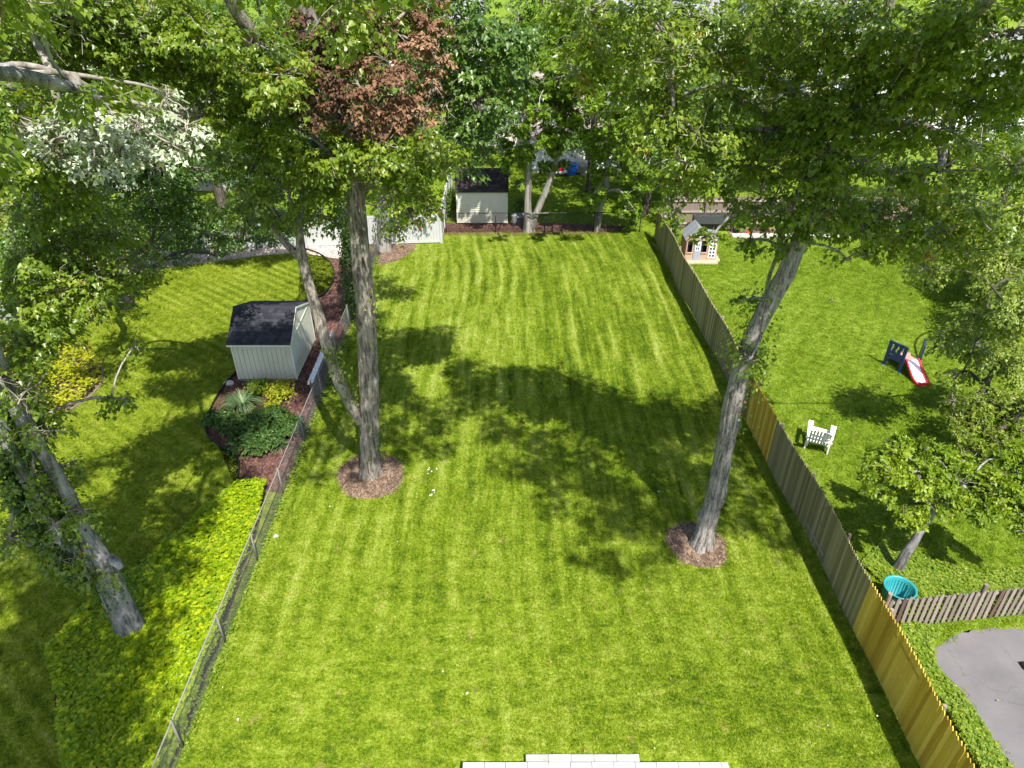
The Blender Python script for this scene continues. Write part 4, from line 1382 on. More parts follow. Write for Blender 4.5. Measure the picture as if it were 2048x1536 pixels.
for k in range(5):
    MB().box(37.0, 99.6 - 0.35 * (5 - k), 0, 39.8, 99.6 - 0.35 * (4 - k) - 0.002, 0.22 * (k + 1)).build('step', M['brick'], hs)
house('far_house', 'far white house behind the left trees', -52, -38, 70, 80, 5.0, 2.4, 'x', M['white_siding'], M['shingle_grey'], [(-49, 1.7, 1.2, 1.3), (-45, 1.7, 1.2, 1.3), (-41, 1.7, 1.2, 1.3), (-45, 4.0, 1.2, 1.2)])

# far shed behind the black fence
fs = thing('garden_shed', 'cream lap sided shed with dark brown roof behind the black fence', 'shed', (-1.75, 41.7, 0))
fx0, fx1, fy0, fy1, fe, frz = -3.28, -0.26, 40.7, 43.1, 2.05, 2.95
m = MB().box(fx0 + 0.03, fy0 + 0.02, 0.12, fx1 - 0.03, fy1, fe)
lap_wall(m, (fx0 + 0.05, fy0 + 0.02), (fx1 - 0.05, fy0 + 0.02), 0.12, fe - 0.03, 0.125, 0.03)
lap_wall(m, (fx1 - 0.03, fy0), (fx1 - 0.03, fy1), 0.12, fe - 0.03, 0.125, 0.03)
lap_wall(m, (fx0 + 0.03, fy1), (fx0 + 0.03, fy0), 0.12, fe - 0.03, 0.125, 0.03)
m.build('wall', M['cream'], fs)
fm = (fy0 + fy1) / 2
MB().prism([(fx0 + 0.03, fy0, fe + 0.002), (fx0 + 0.03, fy1, fe + 0.002), (fx0 + 0.03, fm, frz - 0.05)], (fx1 - fx0 - 0.06, 0, 0)).build('gable', M['cream'], fs)
for xs in (fx0, fx1 - 0.07):
    MB().box(xs, fy0 - 0.025, 0.10, xs + 0.07, fy0 + 0.045, fe - 0.06).build('corner_trim', M['cream_trim'], fs)
MB().box(fx0 + 0.1, fy0 + 0.1, 0, fx1 - 0.1, fy1 - 0.1, 0.115).build('skid', M['skid'], fs)
r = MB().prism([(fx0 - 0.06, fy0 - 0.12, fe - 0.06), (fx0 - 0.06, fm, frz), (fx0 - 0.06, fy1 + 0.12, fe - 0.06), (fx0 - 0.06, fy1 + 0.12, fe), (fx0 - 0.06, fm, frz + 0.06), (fx0 - 0.06, fy0 - 0.12, fe)], (fx1 - fx0 + 0.12, 0, 0)).build('roof', M['shingle_brown'], fs)
shingle_slope('shingle', (fx0 - 0.07, fy0 - 0.14, fe - 0.008), (fx1 + 0.07, fy0 - 0.14, fe - 0.008), (0, fm - fy0 + 0.14, frz - fe + 0.075), 10, 16, M['shingle_brown'], r, srng)
shingle_slope('shingle', (fx0 - 0.07, fy1 + 0.14, fe - 0.008), (fx1 + 0.07, fy1 + 0.14, fe - 0.008), (0, fm - fy1 - 0.14, frz - fe + 0.075), 10, 16, M['shingle_brown'], r, srng)

# grey bins by the twin trunk tree
def bin_(name, label, c, r, h, mat, ribs=3):
    t = thing(name, label, 'bin', (c[0], c[1], 0), 'bins beside the far shed')
    b = MB().lathe((c[0], c[1], 0), [(0.001, 0.0), (r * 0.82, 0.0), (r * 0.85, h * 0.33), (r * 0.9, h * 0.34), (r * 0.9, h * 0.38), (r * 0.93, h * 0.40), (r * 0.97, h)], 18)
    b.build('barrel', mat, t, True)
    MB().lathe((c[0], c[1], h), [(r * 1.05, 0.0), (r * 1.05, 0.05), (r * 0.8, 0.10), (r * 0.2, 0.13), (0.001, 0.13)], 18).build('lid', mat, t, True)
    MB().bar((c[0] - 0.09, c[1], h + 0.14), (c[0] + 0.09, c[1], h + 0.14), 0.03, 0.03).build('handle', mat, t)


bin_('bin', 'small light grey lidded bin between the far shed and twin trunk tree', (0.12, 40.5), 0.17, 0.62, M['grey_p'])
t = thing('storage_box', 'dark grey storage box with pale lid left of the twin trunk tree', 'box', (0.66, 40.7, 0))
MB().box(0.34, 40.4, 0, 0.98, 41.0, 0.52).build('box', M['grey_d'], t, bevel=0.02)
MB().box(0.31, 40.37, 0.522, 1.01, 41.03, 0.60).build('lid', M['grey_p'], t, bevel=0.025)

# toys in front of the low wing
g = gnd(1143, 347)
t = thing('storage_bin', 'blue plastic bin on the grass against the low cream wing', 'bin', g)
b = MB()
b.add([(g[0] - .27, 50.2, 0), (g[0] + .27, 50.2, 0), (g[0] + .27, 50.7, 0), (g[0] - .27, 50.7, 0), (g[0] - .33, 50.14, .72), (g[0] + .33, 50.14, .72), (g[0] + .33, 50.76, .72), (g[0] - .33, 50.76, .72)], [(3, 2, 1, 0), (4, 5, 6, 7), (0, 1, 5, 4), (1, 2, 6, 5), (2, 3, 7, 6), (3, 0, 4, 7)])
b.build('tub', M['blue_p'], t)
MB().box(g[0] - .36, 50.11, .722, g[0] + .36, 50.79, .79).build('lid', M['blue_p'], t, bevel=0.02)
g = gnd(1122, 348)
t = thing('toy_car', 'small red and white ride on toy beside the blue bin', 'toy', (g[0], 50.3, 0))
MB().box(g[0] - .40, 50.05, .14, g[0] + .40, 50.5, .34).build('body', M['white_paint'], t, bevel=0.05)
MB().prism([(g[0] - .22, 50.1, .345), (g[0] + .16, 50.1, .345), (g[0] + .05, 50.1, .82), (g[0] - .16, 50.1, .82)], (0, .35, 0)).build('cab', M['red_p'], t)
for sx in (-.26, .26):
    for sy in (50.02, 50.49):
        w_ = MB().lathe((0, 0, 0), [(0.001, -.03), (.13, -.03), (.13, .03), (.001, .03)], 14)
        w_.v = [(x + g[0] + sx, z + sy, y_ + .13) for x, y_, z in w_.v]
        w_.build('wheel', M['grey_d'], t)
g = gnd(1166, 349)
t = thing('garden_urn', 'pale stone urn at the corner of the low cream wing', 'urn', (g[0], 50.4, 0))
MB().lathe((g[0], 50.4, 0), [(0.001, 0), (.22, 0), (.22, .06), (.12, .12), (.12, .2), (.3, .38), (.36, .6), (.38, .78), (.33, .8), (.28, .66), (.001, .62)], 18).build('bowl', M['rock'], t, True)

# ------------------------------------------------------------------ back wooden fence and raised bed on the right
bf = thing('board_fence', 'pinkish brown board fence with pale rails across the back of the right yard', 'fence', (14, 40.2, 0))
x = 8.9
while x < 25.2:
    pm = MB()
    n = 15
    for k in range(n):
        xx = x + 2.4 * k / n
        hgt = 1.86 + random.uniform(-0.02, 0.02)
        w = 2.4 / n - 0.008
        pm.prism([(xx, 40.24, 0.04), (xx + w, 40.24, 0.04), (xx + w, 40.24, hgt - 0.04), (xx + w / 2, 40.24, hgt), (xx, 40.24, hgt - 0.04)], (0, 0.02, 0))
    pm.build('board_panel', M['fence_back'], bf)
    for z in (0.28, 0.98, 1.62):
        MB().bar((x - 0.0, 40.20, z), (x + 2.395, 40.20, z), 0.05, 0.10).build('rail', M['rail_pale'], bf)
    MB().box(x - 0.05, 40.08, 0, x + 0.05, 40.172, 1.95).build('post', M['fence_back'], bf)
    x += 2.4
pb = thing('planter_box', 'long dark grey planter board in front of the back board fence', 'planter', (12.1, 39.6, 0))
MB().box(10.5, 39.35, 0.55, 12.9, 39.42, 1.02).build('front_board', M['grey_d'], pb)
MB().box(10.5, 39.75, 0.55, 12.9, 39.82, 1.02).build('back_board', M['grey_d'], pb)
MB().box(10.5, 39.422, 0.55, 10.57, 39.748, 1.02).build('side_board', M['grey_d'], pb)
MB().box(12.83, 39.422, 0.55, 12.9, 39.748, 1.02).build('side_board', M['grey_d'], pb)
MB().box(10.572, 39.424, 0.6, 12.828, 39.746, 0.96).build('soil', M['soil'], pb)
for xs in (10.52, 11.7, 12.78):
    MB().box(xs, 39.5, 0, xs + 0.09, 39.66, 0.548).build('leg', M['grey_d'], pb)
b = MB()
for k in range(4):
    b.box(12.6 + k * 1.75, 38.6, 0, 12.6 + k * 1.75 + 1.73, 38.78, 0.2)
tag(b.build('timber_edging', M['concrete']), 'pale timber edging of the flower bed before the back board fence', 'edging')
sheet('flower_bed', [(12.6, 38.78), (19.6, 38.78), (19.6, 40.1), (12.6, 40.1)], 0.03, M['mulch_brown'])

# ------------------------------------------------------------------ playhouse
PX, PY = 9.20, 35.25
ph = thing('playhouse', 'small cedar playhouse with grey roof and white windows beside the stockade fence', 'playhouse', (PX + 0.8, PY + 0.6, 0))
pz = 0.10
for k in range(14):
    a0 = PX + 0.12 + 1.60 * k / 14
    MB().box(a0, PY - 0.34, 0.0, a0 + 0.108, PY - 0.005, pz).build('deck_board', M['play_deck'], ph)
for k in range(6):
    MB().box(PX + 1.66, PY + 0.02 + 0.2 * k, 0.0, PX + 1.90, PY + 0.21 + 0.2 * k, pz).build('deck_board', M['play_deck'], ph)
W1 = 1.05
def wallbox(x0, x1, z0, z1, y0=PY, t=0.04):
    m_ = MB()
    n_ = max(1, round((z1 - z0) / 0.13))
    for i in range(n_):
        za, zb = z0 + (z1 - z0) * i / n_, z0 + (z1 - z0) * (i + 1) / n_
        m_.box(PX + x0, y0, za + 0.003, PX + x1, y0 + t, zb - 0.003)
    m_.build('wall', M['play_wall'], ph)
wallbox(0, 0.40, pz, 0.52); wallbox(0, 0.07, 0.52, 1.18); wallbox(0.33, 0.40, 0.52, 1.18)
wallbox(0.80, 1.16, pz, 0.52); wallbox(1.10, 1.16, 0.52, 1.18); wallbox(0.0, 1.16, 1.18, 1.30)
wallbox(1.163, 1.20, pz, 1.30); wallbox(1.58, 1.66, pz, 1.30)
wallbox(1.20, 1.58, pz, 0.22)
MB().box(PX + 0.04, PY + 0.30, pz, PX + 1.62, PY + 1.15, 1.15).build('dark_room_fill', M['dark_in'], ph)  # solid block, the unlit inside painted as a dark colour
MB().box(PX - 0.02, PY + 0.045, pz, PX + 0.03, PY + 1.18, 1.28).box(PX + 1.625, PY + 0.045, pz, PX + 1.67, PY + 1.18, 1.28).build('side_wall', M['play_wall'], ph)
MB().box(PX + 0.05, PY - 0.05, 0.50, PX + 0.35, PY - 0.003, 0.55).box(PX + 0.82, PY - 0.05, 0.50, PX + 1.12, PY - 0.003, 0.55).build('window_sill', M['play_deck'], ph)
dr = MB().box(PX + 0.41, PY - 0.03, pz + 0.01, PX + 0.79, PY + 0.01, 1.17)
for k in range(4):
    dr.box(PX + 0.44, PY - 0.042, pz + 0.05 + k * 0.105, PX + 0.76, PY - 0.031, pz + 0.145 + k * 0.105)
dr = dr.build('door', M['play_door'], ph)
f_ = MB()
f_.box(PX + 0.46, PY - 0.06, 0.62, PX + 0.515, PY - 0.032, 1.10).box(PX + 0.685, PY - 0.06, 0.62, PX + 0.74, PY - 0.032, 1.10)
f_.box(PX + 0.517, PY - 0.059, 0.62, PX + 0.683, PY - 0.033, 0.70).box(PX + 0.517, PY - 0.059, 1.03, PX + 0.683, PY - 0.033, 1.10)
f_.box(PX + 0.585, PY - 0.058, 0.702, PX + 0.615, PY - 0.033, 1.028)
f_.box(PX + 0.517, PY - 0.057, 0.85, PX + 0.583, PY - 0.034, 0.88).box(PX + 0.617, PY - 0.057, 0.85, PX + 0.683, PY - 0.034, 0.88)
f_.build('window_frame', M['white_paint'], dr)
MB().box(PX + 0.517, PY - 0.036, 0.70, PX + 0.683, PY - 0.031, 1.03).build('pane', M['dark_in'], dr)
tr_ = MB()
for i in range(3):
    tr_.box(PX + 1.20 + i * 0.165, PY - 0.035, 0.22, PX + 1.25 + i * 0.165, PY - 0.005, 1.26)
for i in range(6):
    for j in range(2):
        tr_.box(PX + 1.252 + j * 0.165, PY - 0.034, 0.22 + i * 0.196, PX + 1.363 + j * 0.165, PY - 0.006, 0.28 + i * 0.196)
tr_.build('trellis_window', M['white_paint'], ph)
MB().box(PX + 1.205, PY + 0.01, 0.225, PX + 1.575, PY + 0.02, 1.25).build('trellis_backing', M['grey_d'], ph)
# front gable with sunburst, main roof ridge runs back
ax_, rzp = PX + 0.58, 1.86
gp = MB().bar((PX + 0.0, PY - 0.01, 1.32), (ax_, PY - 0.01, rzp - 0.06), 0.05, 0.09, (0, 1, 0))
gp.bar((PX + 1.16, PY - 0.012, 1.32), (ax_, PY - 0.012, rzp - 0.06), 0.05, 0.09, (0, 1, 0))
gp.build('gable_trim', M['play_deck'], ph)
sb_ = MB()
for a in (25, 58, 90, 122, 155):
    L_ = 0.34 if a in (58, 90, 122) else 0.30
    sb_.bar((ax_, PY + 0.02, 1.33), (ax_ + L_ * math.cos(math.radians(a)), PY + 0.02, 1.33 + L_ * math.sin(math.radians(a))), 0.055, 0.02, (0, 1, 0))
sb_.build('sunburst', M['white_siding'], ph)
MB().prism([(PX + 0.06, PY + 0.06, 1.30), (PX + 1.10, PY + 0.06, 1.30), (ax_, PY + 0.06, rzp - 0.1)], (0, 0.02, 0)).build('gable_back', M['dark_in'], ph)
for s in (-1, 1):
    e = np.array((ax_ + s * 0.66, 0, 1.22)); rdg = np.array((ax_, 0, rzp))
    for k in range(9):
        y0_ = PY - 0.10 + 1.38 * k / 9
        rb = MB()
        p_, q_ = e + np.array((0, y0_ + 0.07, 0)), rdg + np.array((s * 0.004, y0_ + 0.07, 0))
        rb.bar(p_, q_, 0.145, 0.025, (0, 0, 1))
        rb.build('roof_board', M['play_roof'], ph)
for k in range(6):
    x0_ = PX + 1.255 + 0.0 * k
    MB().bar((PX + 1.25, PY - 0.06 + 0.2 * k + 0.1, 1.40), (PX + 1.78, PY - 0.06 + 0.2 * k + 0.1, 1.31), 0.19, 0.022).build('roof_board', M['play_roof'], ph)

# ------------------------------------------------------------------ adirondack chair
CH = gnd(1633, 893)
ch = thing('adirondack_chair', 'white adirondack chair facing away on the right lawn', 'chair', CH, rz=math.radians(-26))
def cpart(m_, name, mat, **kw):
    me_ = m_.mesh(name, mat, **kw)
    o = bpy.data.objects.new(name, me_); COL.objects.link(o); o.parent = ch
    return o
SC_ = 1.12
def s_(p):
    return tuple(SC_ * np.array(p, float))
for sx in (-0.33, 0.33):                       # seat rail running from the front foot down to the rear foot
    cpart(MB().bar(s_((sx * 0.86, 0.42, 0.37)), s_((sx * 0.86, -0.24, 0.14)), 0.045, 0.12), 'seat_rail', M['white_paint'])
    cpart(MB().box(*s_((sx - 0.022, 0.30, 0.0)), *s_((sx + 0.022, 0.42, 0.54))), 'leg', M['white_paint'])
    cpart(MB().box(*s_((sx - 0.02, -0.30, 0.0)), *s_((sx + 0.02, -0.23, 0.54))), 'leg', M['white_paint'])
    arm = MB().prism([s_(q) for q in ((sx - 0.075, 0.50, 0.545), (sx + 0.075, 0.50, 0.545), (sx + 0.08, 0.36, 0.545), (sx + 0.045, -0.30, 0.545), (sx - 0.035, -0.30, 0.545), (sx - 0.075, 0.36, 0.545))], s_((0, 0, 0.028)))
    cpart(arm, 'arm', M['white_paint'])
for k in range(6):
    y0_ = 0.40 - k * 0.095
    z0_ = 0.385 - k * 0.033
    cpart(MB().obox(s_((0, y0_, z0_)), s_((0.30, 0, 0)), s_((0, 0.040, 0.014)), s_((0, -0.004, 0.011))), 'seat_slat', M['white_paint'])
for k in range(7):
    sx = -0.255 + k * 0.085
    top = 1.08 - 0.9 * sx * sx
    fan = sx * 1.08
    b_ = MB().bar(s_((sx, -0.08, 0.14)), s_((fan, -0.16 - (top - 0.2) * 0.64, top)), 0.060 * SC_, 0.02, (0, 1, 0.64))
    cpart(b_, 'back_slat', M['chair_slat'])
cpart(MB().bar(s_((-0.38, -0.40, 0.525)), s_((0.38, -0.40, 0.525)), 0.07, 0.03), 'back_brace', M['chair_slat'])
cpart(MB().bar(s_((-0.27, -0.545, 0.75)), s_((0.27, -0.545, 0.75)), 0.03, 0.05), 'back_brace', M['chair_slat'])

# ------------------------------------------------------------------ toddler slide
SL = gnd(1806, 735)
sl = thing('toddler_slide', 'small red and white toddler slide with navy side panels on the right lawn', 'slide', SL, rz=math.radians(7))
def spart(m_, name, mat, **kw):
    o = bpy.data.objects.new(name, m_.mesh(name, mat, **kw)); COL.objects.link(o); o.parent = sl
    return o
zd = 0.52
spart(MB().box(-0.32, -0.30, zd - 0.06, 0.32, 0.32, zd), 'platform', M['tan_p'], bevel=0.015)
for sx in (-0.38, 0.38):
    pm = MB()
    turn = math.radians(26 if sx < 0 else -34)
    def swing(m_):
        cx, cy = sx, -0.30
        m_.v = [(cx + (x - cx) * math.cos(turn) - (y_ - cy) * math.sin(turn), cy + (x - cx) * math.sin(turn) + (y_ - cy) * math.cos(turn), z) for x, y_, z in m_.v]
        return m_
    pm.box(sx - 0.03, -0.36, 0.0, sx + 0.03, -0.24, 0.62).box(sx - 0.03, 0.30, 0.0, sx + 0.03, 0.42, 0.62)
    pm.box(sx - 0.032, -0.36, 0.622, sx + 0.032, 0.42, 0.72)
    pm.box(sx - 0.032, -0.36, 1.06, sx + 0.032, 0.42, 1.16)
    for k in range(4):
        y0_ = -0.36 + k * 0.213
        zz = np.linspace(0.722, 1.058, 6)
        for i in range(5):
            o0, o1 = 0.03 * math.sin(i * 1.25), 0.03 * math.sin((i + 1) * 1.25)
            if k in (0, 3):
                o0 = o1 = 0
            pm.add([(sx - 0.03, y0_ + o0, zz[i]), (sx + 0.03, y0_ + o0, zz[i]), (sx + 0.03, y0_ + o0 + 0.14, zz[i]), (sx - 0.03, y0_ + o0 + 0.14, zz[i]),
                    (sx - 0.03, y0_ + o1, zz[i + 1]), (sx + 0.03, y0_ + o1, zz[i + 1]), (sx + 0.03, y0_ + o1 + 0.14, zz[i + 1]), (sx - 0.03, y0_ + o1 + 0.14, zz[i + 1])],
                   [(3, 2, 1, 0), (4, 5, 6, 7), (0, 1, 5, 4), (1, 2, 6, 5), (2, 3, 7, 6), (3, 0, 4, 7)])
    pm.box(sx - 0.028, -0.23, 0.40, sx + 0.028, 0.29, 0.58)
    spart(swing(pm), 'side_panel', M['navy'])
    spart(swing(MB().box(sx - 0.10, -0.42, 0.0, sx + 0.10, -0.30, 0.035).box(sx - 0.10, 0.34, 0.0, sx + 0.10, 0.46, 0.035)), 'foot', M['navy'], bevel=0.01)
for k in range(3):
    spart(MB().box(-0.30, 0.34 + k * 0.08, 0.06 + 0.16 * (2 - k), 0.30, 0.46 + k * 0.08, 0.11 + 0.16 * (2 - k)), 'step', M['grey_d'])
prof = [(-0.31, zd + 0.03), (-0.45, zd - 0.02), (-0.70, zd - 0.20), (-0.95, zd - 0.37), (-1.12, 0.085), (-1.30, 0.06)]
bed = MB()
for (ya, za), (yb, zb) in zip(prof[:-1], prof[1:]):
    bed.add([(-0.235, ya, za), (0.235, ya, za), (0.235, yb, zb), (-0.235, yb, zb), (-0.235, ya, za - 0.03), (0.235, ya, za - 0.03), (0.235, yb, zb - 0.03), (-0.235, yb, zb - 0.03)],
            [(0, 1, 2, 3), (7, 6, 5, 4), (0, 4, 5, 1), (2, 6, 7, 3)])
spart(bed, 'slide_bed', M['white_p'])
for sx in (-0.262, 0.262):
    rm = MB()
    for (ya, za), (yb, zb) in zip(prof[:-1], prof[1:]):
        rm.add([(sx - 0.027, ya, za - 0.05), (sx + 0.027, ya, za - 0.05), (sx + 0.027, yb, zb - 0.05), (sx - 0.027, yb, zb - 0.05),
                (sx - 0.027, ya, za + 0.07), (sx + 0.027, ya, za + 0.07), (sx + 0.027, yb, zb + 0.07), (sx - 0.027, yb, zb + 0.07)],
               [(3, 2, 1, 0), (4, 5, 6, 7), (0, 1, 5, 4), (2, 3, 7, 6), (1, 2, 6, 5), (3, 0, 4, 7)])
    spart(rm, 'slide_rim', M['red_p'])
spart(MB().prism([(0.287 * math.cos(a), -1.30 + 0.09 * math.sin(a), 0.0) for a in np.linspace(math.pi, 2 * math.pi, 13)], (0, 0, 0.11)), 'slide_lip', M['red_p'])

# ------------------------------------------------------------------ teal tub, picket fence
g = gnd(1783, 1214)
tb = thing('plastic_tub', 'big teal plastic tub standing behind the brown picket fence', 'tub', (g[0], g[1], 0))
prof = [(0.001, 0.0), (0.31, 0.0), (0.32, 0.02), (0.375, 0.74), (0.405, 0.75), (0.41, 0.79), (0.385, 0.80), (0.355, 0.76), (0.30, 0.05), (0.001, 0.04)]
m = MB().lathe((g[0], g[1], 0), prof, 32)
m.build('tub', M['teal'], tb, True)
rb = MB()
for k in range(28):
    a = 2 * math.pi * k / 28
    for r0, r1, z0, z1 in ((0.304, 0.347, 0.08, 0.70), (0.322, 0.370, 0.05, 0.70)):
        rb.bar((g[0] + r0 * math.cos(a), g[1] + r0 * math.sin(a), z0), (g[0] + r1 * math.cos(a), g[1] + r1 * math.sin(a), z1), 0.018, 0.014, (math.cos(a), math.sin(a), 0))
rb.build('rib', M['teal'], tb)
pa, pb_ = gnd(1748, 1259)[:2], gnd(2060, 1228)[:2]
pf = thing('picket_fence', 'low brown grey picket fence running right from the yellow stockade fence', 'fence', ((pa[0] + pb_[0]) / 2, (pa[1] + pb_[1]) / 2, 0))
pd = (pb_ - pa) / np.linalg.norm(pb_ - pa)
Lp = np.linalg.norm(pb_ - pa)
pkb = picket_mesh('picket', 0.098, 1.13, 0.022, M['picket_brown'], 0.10)
pkr = picket_mesh('picket', 0.098, 1.13, 0.022, M['picket_red'], 0.10)
k, s = 0, 0.05
while s < Lp + 1.5:
    p = pa + pd * s
    o = bpy.data.objects.new('picket', pkr if k in (3, 19) else pkb)
    COL.objects.link(o); o.parent = pf
    o.location = (p[0] - pf.location[0], p[1] - pf.location[1], 0.05 + rr.uniform(-0.015, 0.015))
    o.rotation_euler = (0.05 + rr.uniform(-0.025, 0.025), rr.uniform(-0.02, 0.02), math.atan2(pd[1], pd[0]) - math.pi / 2)
    if k in (3, 19):
        o['label'] = 'darker red brown picket'
    s += 0.166; k += 1
nrm = np.array((-pd[1], pd[0]))
for z in (0.33, 0.95):
    a_ = pa + nrm * 0.047; b_ = pa + pd * (Lp + 1.5) + nrm * 0.047
    MB().bar((a_[0], a_[1], z), (b_[0], b_[1], z), 0.04, 0.085).build('rail', M['rail_pale'], pf)
for s in (0.15, 2.75, 5.1):
    p = pa + pd * s + nrm * 0.125
    MB().prism([(p[0] + 0.055 * math.cos(a), p[1] + 0.055 * math.sin(a), 0) for a in np.linspace(0, 2 * math.pi, 11)[:-1]], (0, 0, 1.22)).build('post', M['picket_brown'], pf)

# ------------------------------------------------------------------ patio
pt = thing('stone_patio', 'pale stone patio edge with one block step at the bottom of the picture', 'patio', (1.8, 7.5, 0))
MB().box(-1.0, 5.0, 0, 4.55, 8.17, 0.30).build('base', M['concrete'], pt)
xs = -1.05
k = 0
while xs < 4.55:
    w = 0.46
    MB().box(xs, 7.82, 0.302, min(xs + w - 0.008, 4.62), 8.21, 0.362).build('coping_stone', M['paver'], pt, bevel=0.006)
    xs += w; k += 1
for j in range(5):
    for i in range(12):
        MB().box(-0.98 + i * 0.46, 7.36 - j * 0.46, 0.302, -0.98 + i * 0.46 + 0.452, 7.812 - j * 0.46, 0.355).build('paving_stone', M['paver'], pt)
MB().box(0.33, 8.18, 0, 2.74, 8.43, 0.14).build('step_base', M['concrete'], pt)
for i in range(5):
    MB().box(0.30 + i * 0.495, 8.215, 0.142, 0.30 + i * 0.495 + 0.489, 8.47, 0.20).build('step_stone', M['paver'], pt, bevel=0.006)

# ------------------------------------------------------------------ little things on the grass
def litter(label, px, py, n):
    g = gnd(px, py)
    m = MB()
    for i in range(n):
        a, b_ = RNG.uniform(-0.16, 0.16, 2)
        q = RNG.uniform(0.015, 0.04)
        m.add([(g[0] + a - q, g[1] + b_ - q * .6, .05), (g[0] + a + q, g[1] + b_ - q * .5, .06), (g[0] + a + q * .8, g[1] + b_ + q * .6, .085), (g[0] + a - q * .7, g[1] + b_ + q * .7, .055)], [(0, 1, 2, 3)])
    tag(m.build('leaf_litter', M['white_paint']), label, 'litter', 'white scraps on the lawn')


litter('larger cluster of white scraps on the lawn right of the left trunk', 866, 944, 6)
litter('small white scrap on the lawn, the nearer one', 868, 989, 4)
def rock(label, px, py, s):
    g = gnd(px, py)
    bm = bmesh.new()
    bmesh.ops.create_icosphere(bm, subdivisions=2, radius=1)
    for v in bm.verts:
        v.co *= 1 + random.uniform(-0.14, 0.14)
        v.co = Vector((v.co.x * s, v.co.y * s * 0.8, max(v.co.z, -0.3) * s * 0.6))
    me = bpy.data.meshes.new('rock'); bm.to_mesh(me); bm.free()
    tag(link('rock', me, M['rock'], loc=(g[0], g[1], 0.02)), label, 'rock')
rock('pale rounded rock in the grass beside the chain link fence', 552, 1073, 0.09)
rock('second pale rock at the foot of the chain link fence', 556, 1030, 0.07)
rock('grey stone at the left front corner of the cream shed', 458, 768, 0.2)
g = gnd(2046, 1335)
kb = thing('rubber_mat', 'black rubber block lying on the asphalt at the right edge', 'block', (g[0] + 0.15, g[1], 0))
MB().box(g[0] - 0.04, g[1] - 0.10, 0.014, g[0] + 0.45, g[1] + 0.12, 0.10).build('body', M['black_metal'], kb, bevel=0.02)
MB().box(g[0] + 0.02, g[1] - 0.06, 0.102, g[0] + 0.40, g[1] + 0.08, 0.125).build('top_pad', M['grey_d'], kb)
g = gnd(1986, 930)
tc = thing('toy_chair', 'bright blue plastic toy under the bushy tree at the right edge', 'toy', (g[0], g[1], 0))
MB().box(g[0] - .2, g[1] - .2, .26, g[0] + .2, g[1] + .2, .31).build('seat', M['sky_p'], tc, bevel=0.012)
MB().box(g[0] - .2, g[1] + .16, .312, g[0] + .2, g[1] + .2, .62).build('backrest', M['sky_p'], tc, bevel=0.012)
for sx in (-.17, .13):
    for sy in (-.17, .13):
        MB().box(g[0] + sx, g[1] + sy, 0, g[0] + sx + .04, g[1] + sy + .04, .258).build('leg', M['sky_p'], tc)
g = gnd(2012, 948)
t = thing('toy_bucket', 'small pale blue and white bucket by the blue toy', 'bucket', (g[0], g[1], 0))
MB().lathe((g[0], g[1], 0), [(0.001, 0), (.10, 0), (.14, .24), (.155, .25), (.13, .24), (.09, .02), (.001, .02)], 16).build('bucket', M['white_paint'], t, True)
MB().tube([(g[0] + .14 * math.cos(a), g[1], .25 + .13 * math.sin(a)) for a in np.linspace(0, math.pi, 9)], .008, 5).build('handle', M['sky_p'], t)
sheet('bare_earth', px_poly([(1960, 965), (2010, 940), (2100, 930), (2100, 985), (2020, 985)]), 0.012, M['mulch_brown'])
sheet('bare_earth', px_poly([(1745, 1195), (1775, 1172), (1800, 1180), (1790, 1225), (1765, 1230)]), 0.014, M['mulch_brown'])
def fallen(name, poly, n, mat, rng, tint):
    p = np.array(poly)
    lo, hi = p.min(0), p.max(0)
    xy = rng.uniform(lo, hi, (n * 3, 2))
    xy = xy[in_poly(xy[:, 0], xy[:, 1], p)][:n]
    m_ = len(xy)
    leaf_object(name, np.column_stack([xy, rng.uniform(.05, .08, m_)]), np.column_stack([rng.normal(0, 1, (m_, 2)), rng.normal(0, .2, m_)]),
                np.array((0, 0, 1.0)) + rng.normal(0, .35, (m_, 3)), rng.uniform(.03, .065, m_), rng.uniform(tint[0], tint[1], m_), mat)


fallen('fallen_leaves', [(a, b_) for a, b_ in lawn_poly], 220, M['dead'], RNG, (0.5, 1.3))
fallen('fallen_petals', [(a, b_) for a, b_ in lawn_poly], 45, M['silver'], RNG, (0.6, 1.2))
fallen('fallen_leaves', [(9.3, 9), (8.6, 38), (22, 38), (22, 13)], 160, M['dead'], RNG, (0.5, 1.3))
g = gnd(1665, 603)
m = MB()
for k in range(4):
    a = RNG.uniform(0, 6.28)
    m.tube([(g[0], g[1], .05), (g[0] + .12 * math.cos(a), g[1] + .12 * math.sin(a), .09), (g[0] + .3 * math.cos(a + .3), g[1] + .3 * math.sin(a + .3), .05)], [.012, .009, .004], 5)
tag(m.build('fallen_twig', M['twig']), 'fallen grey twig lying on the right lawn', 'twig')

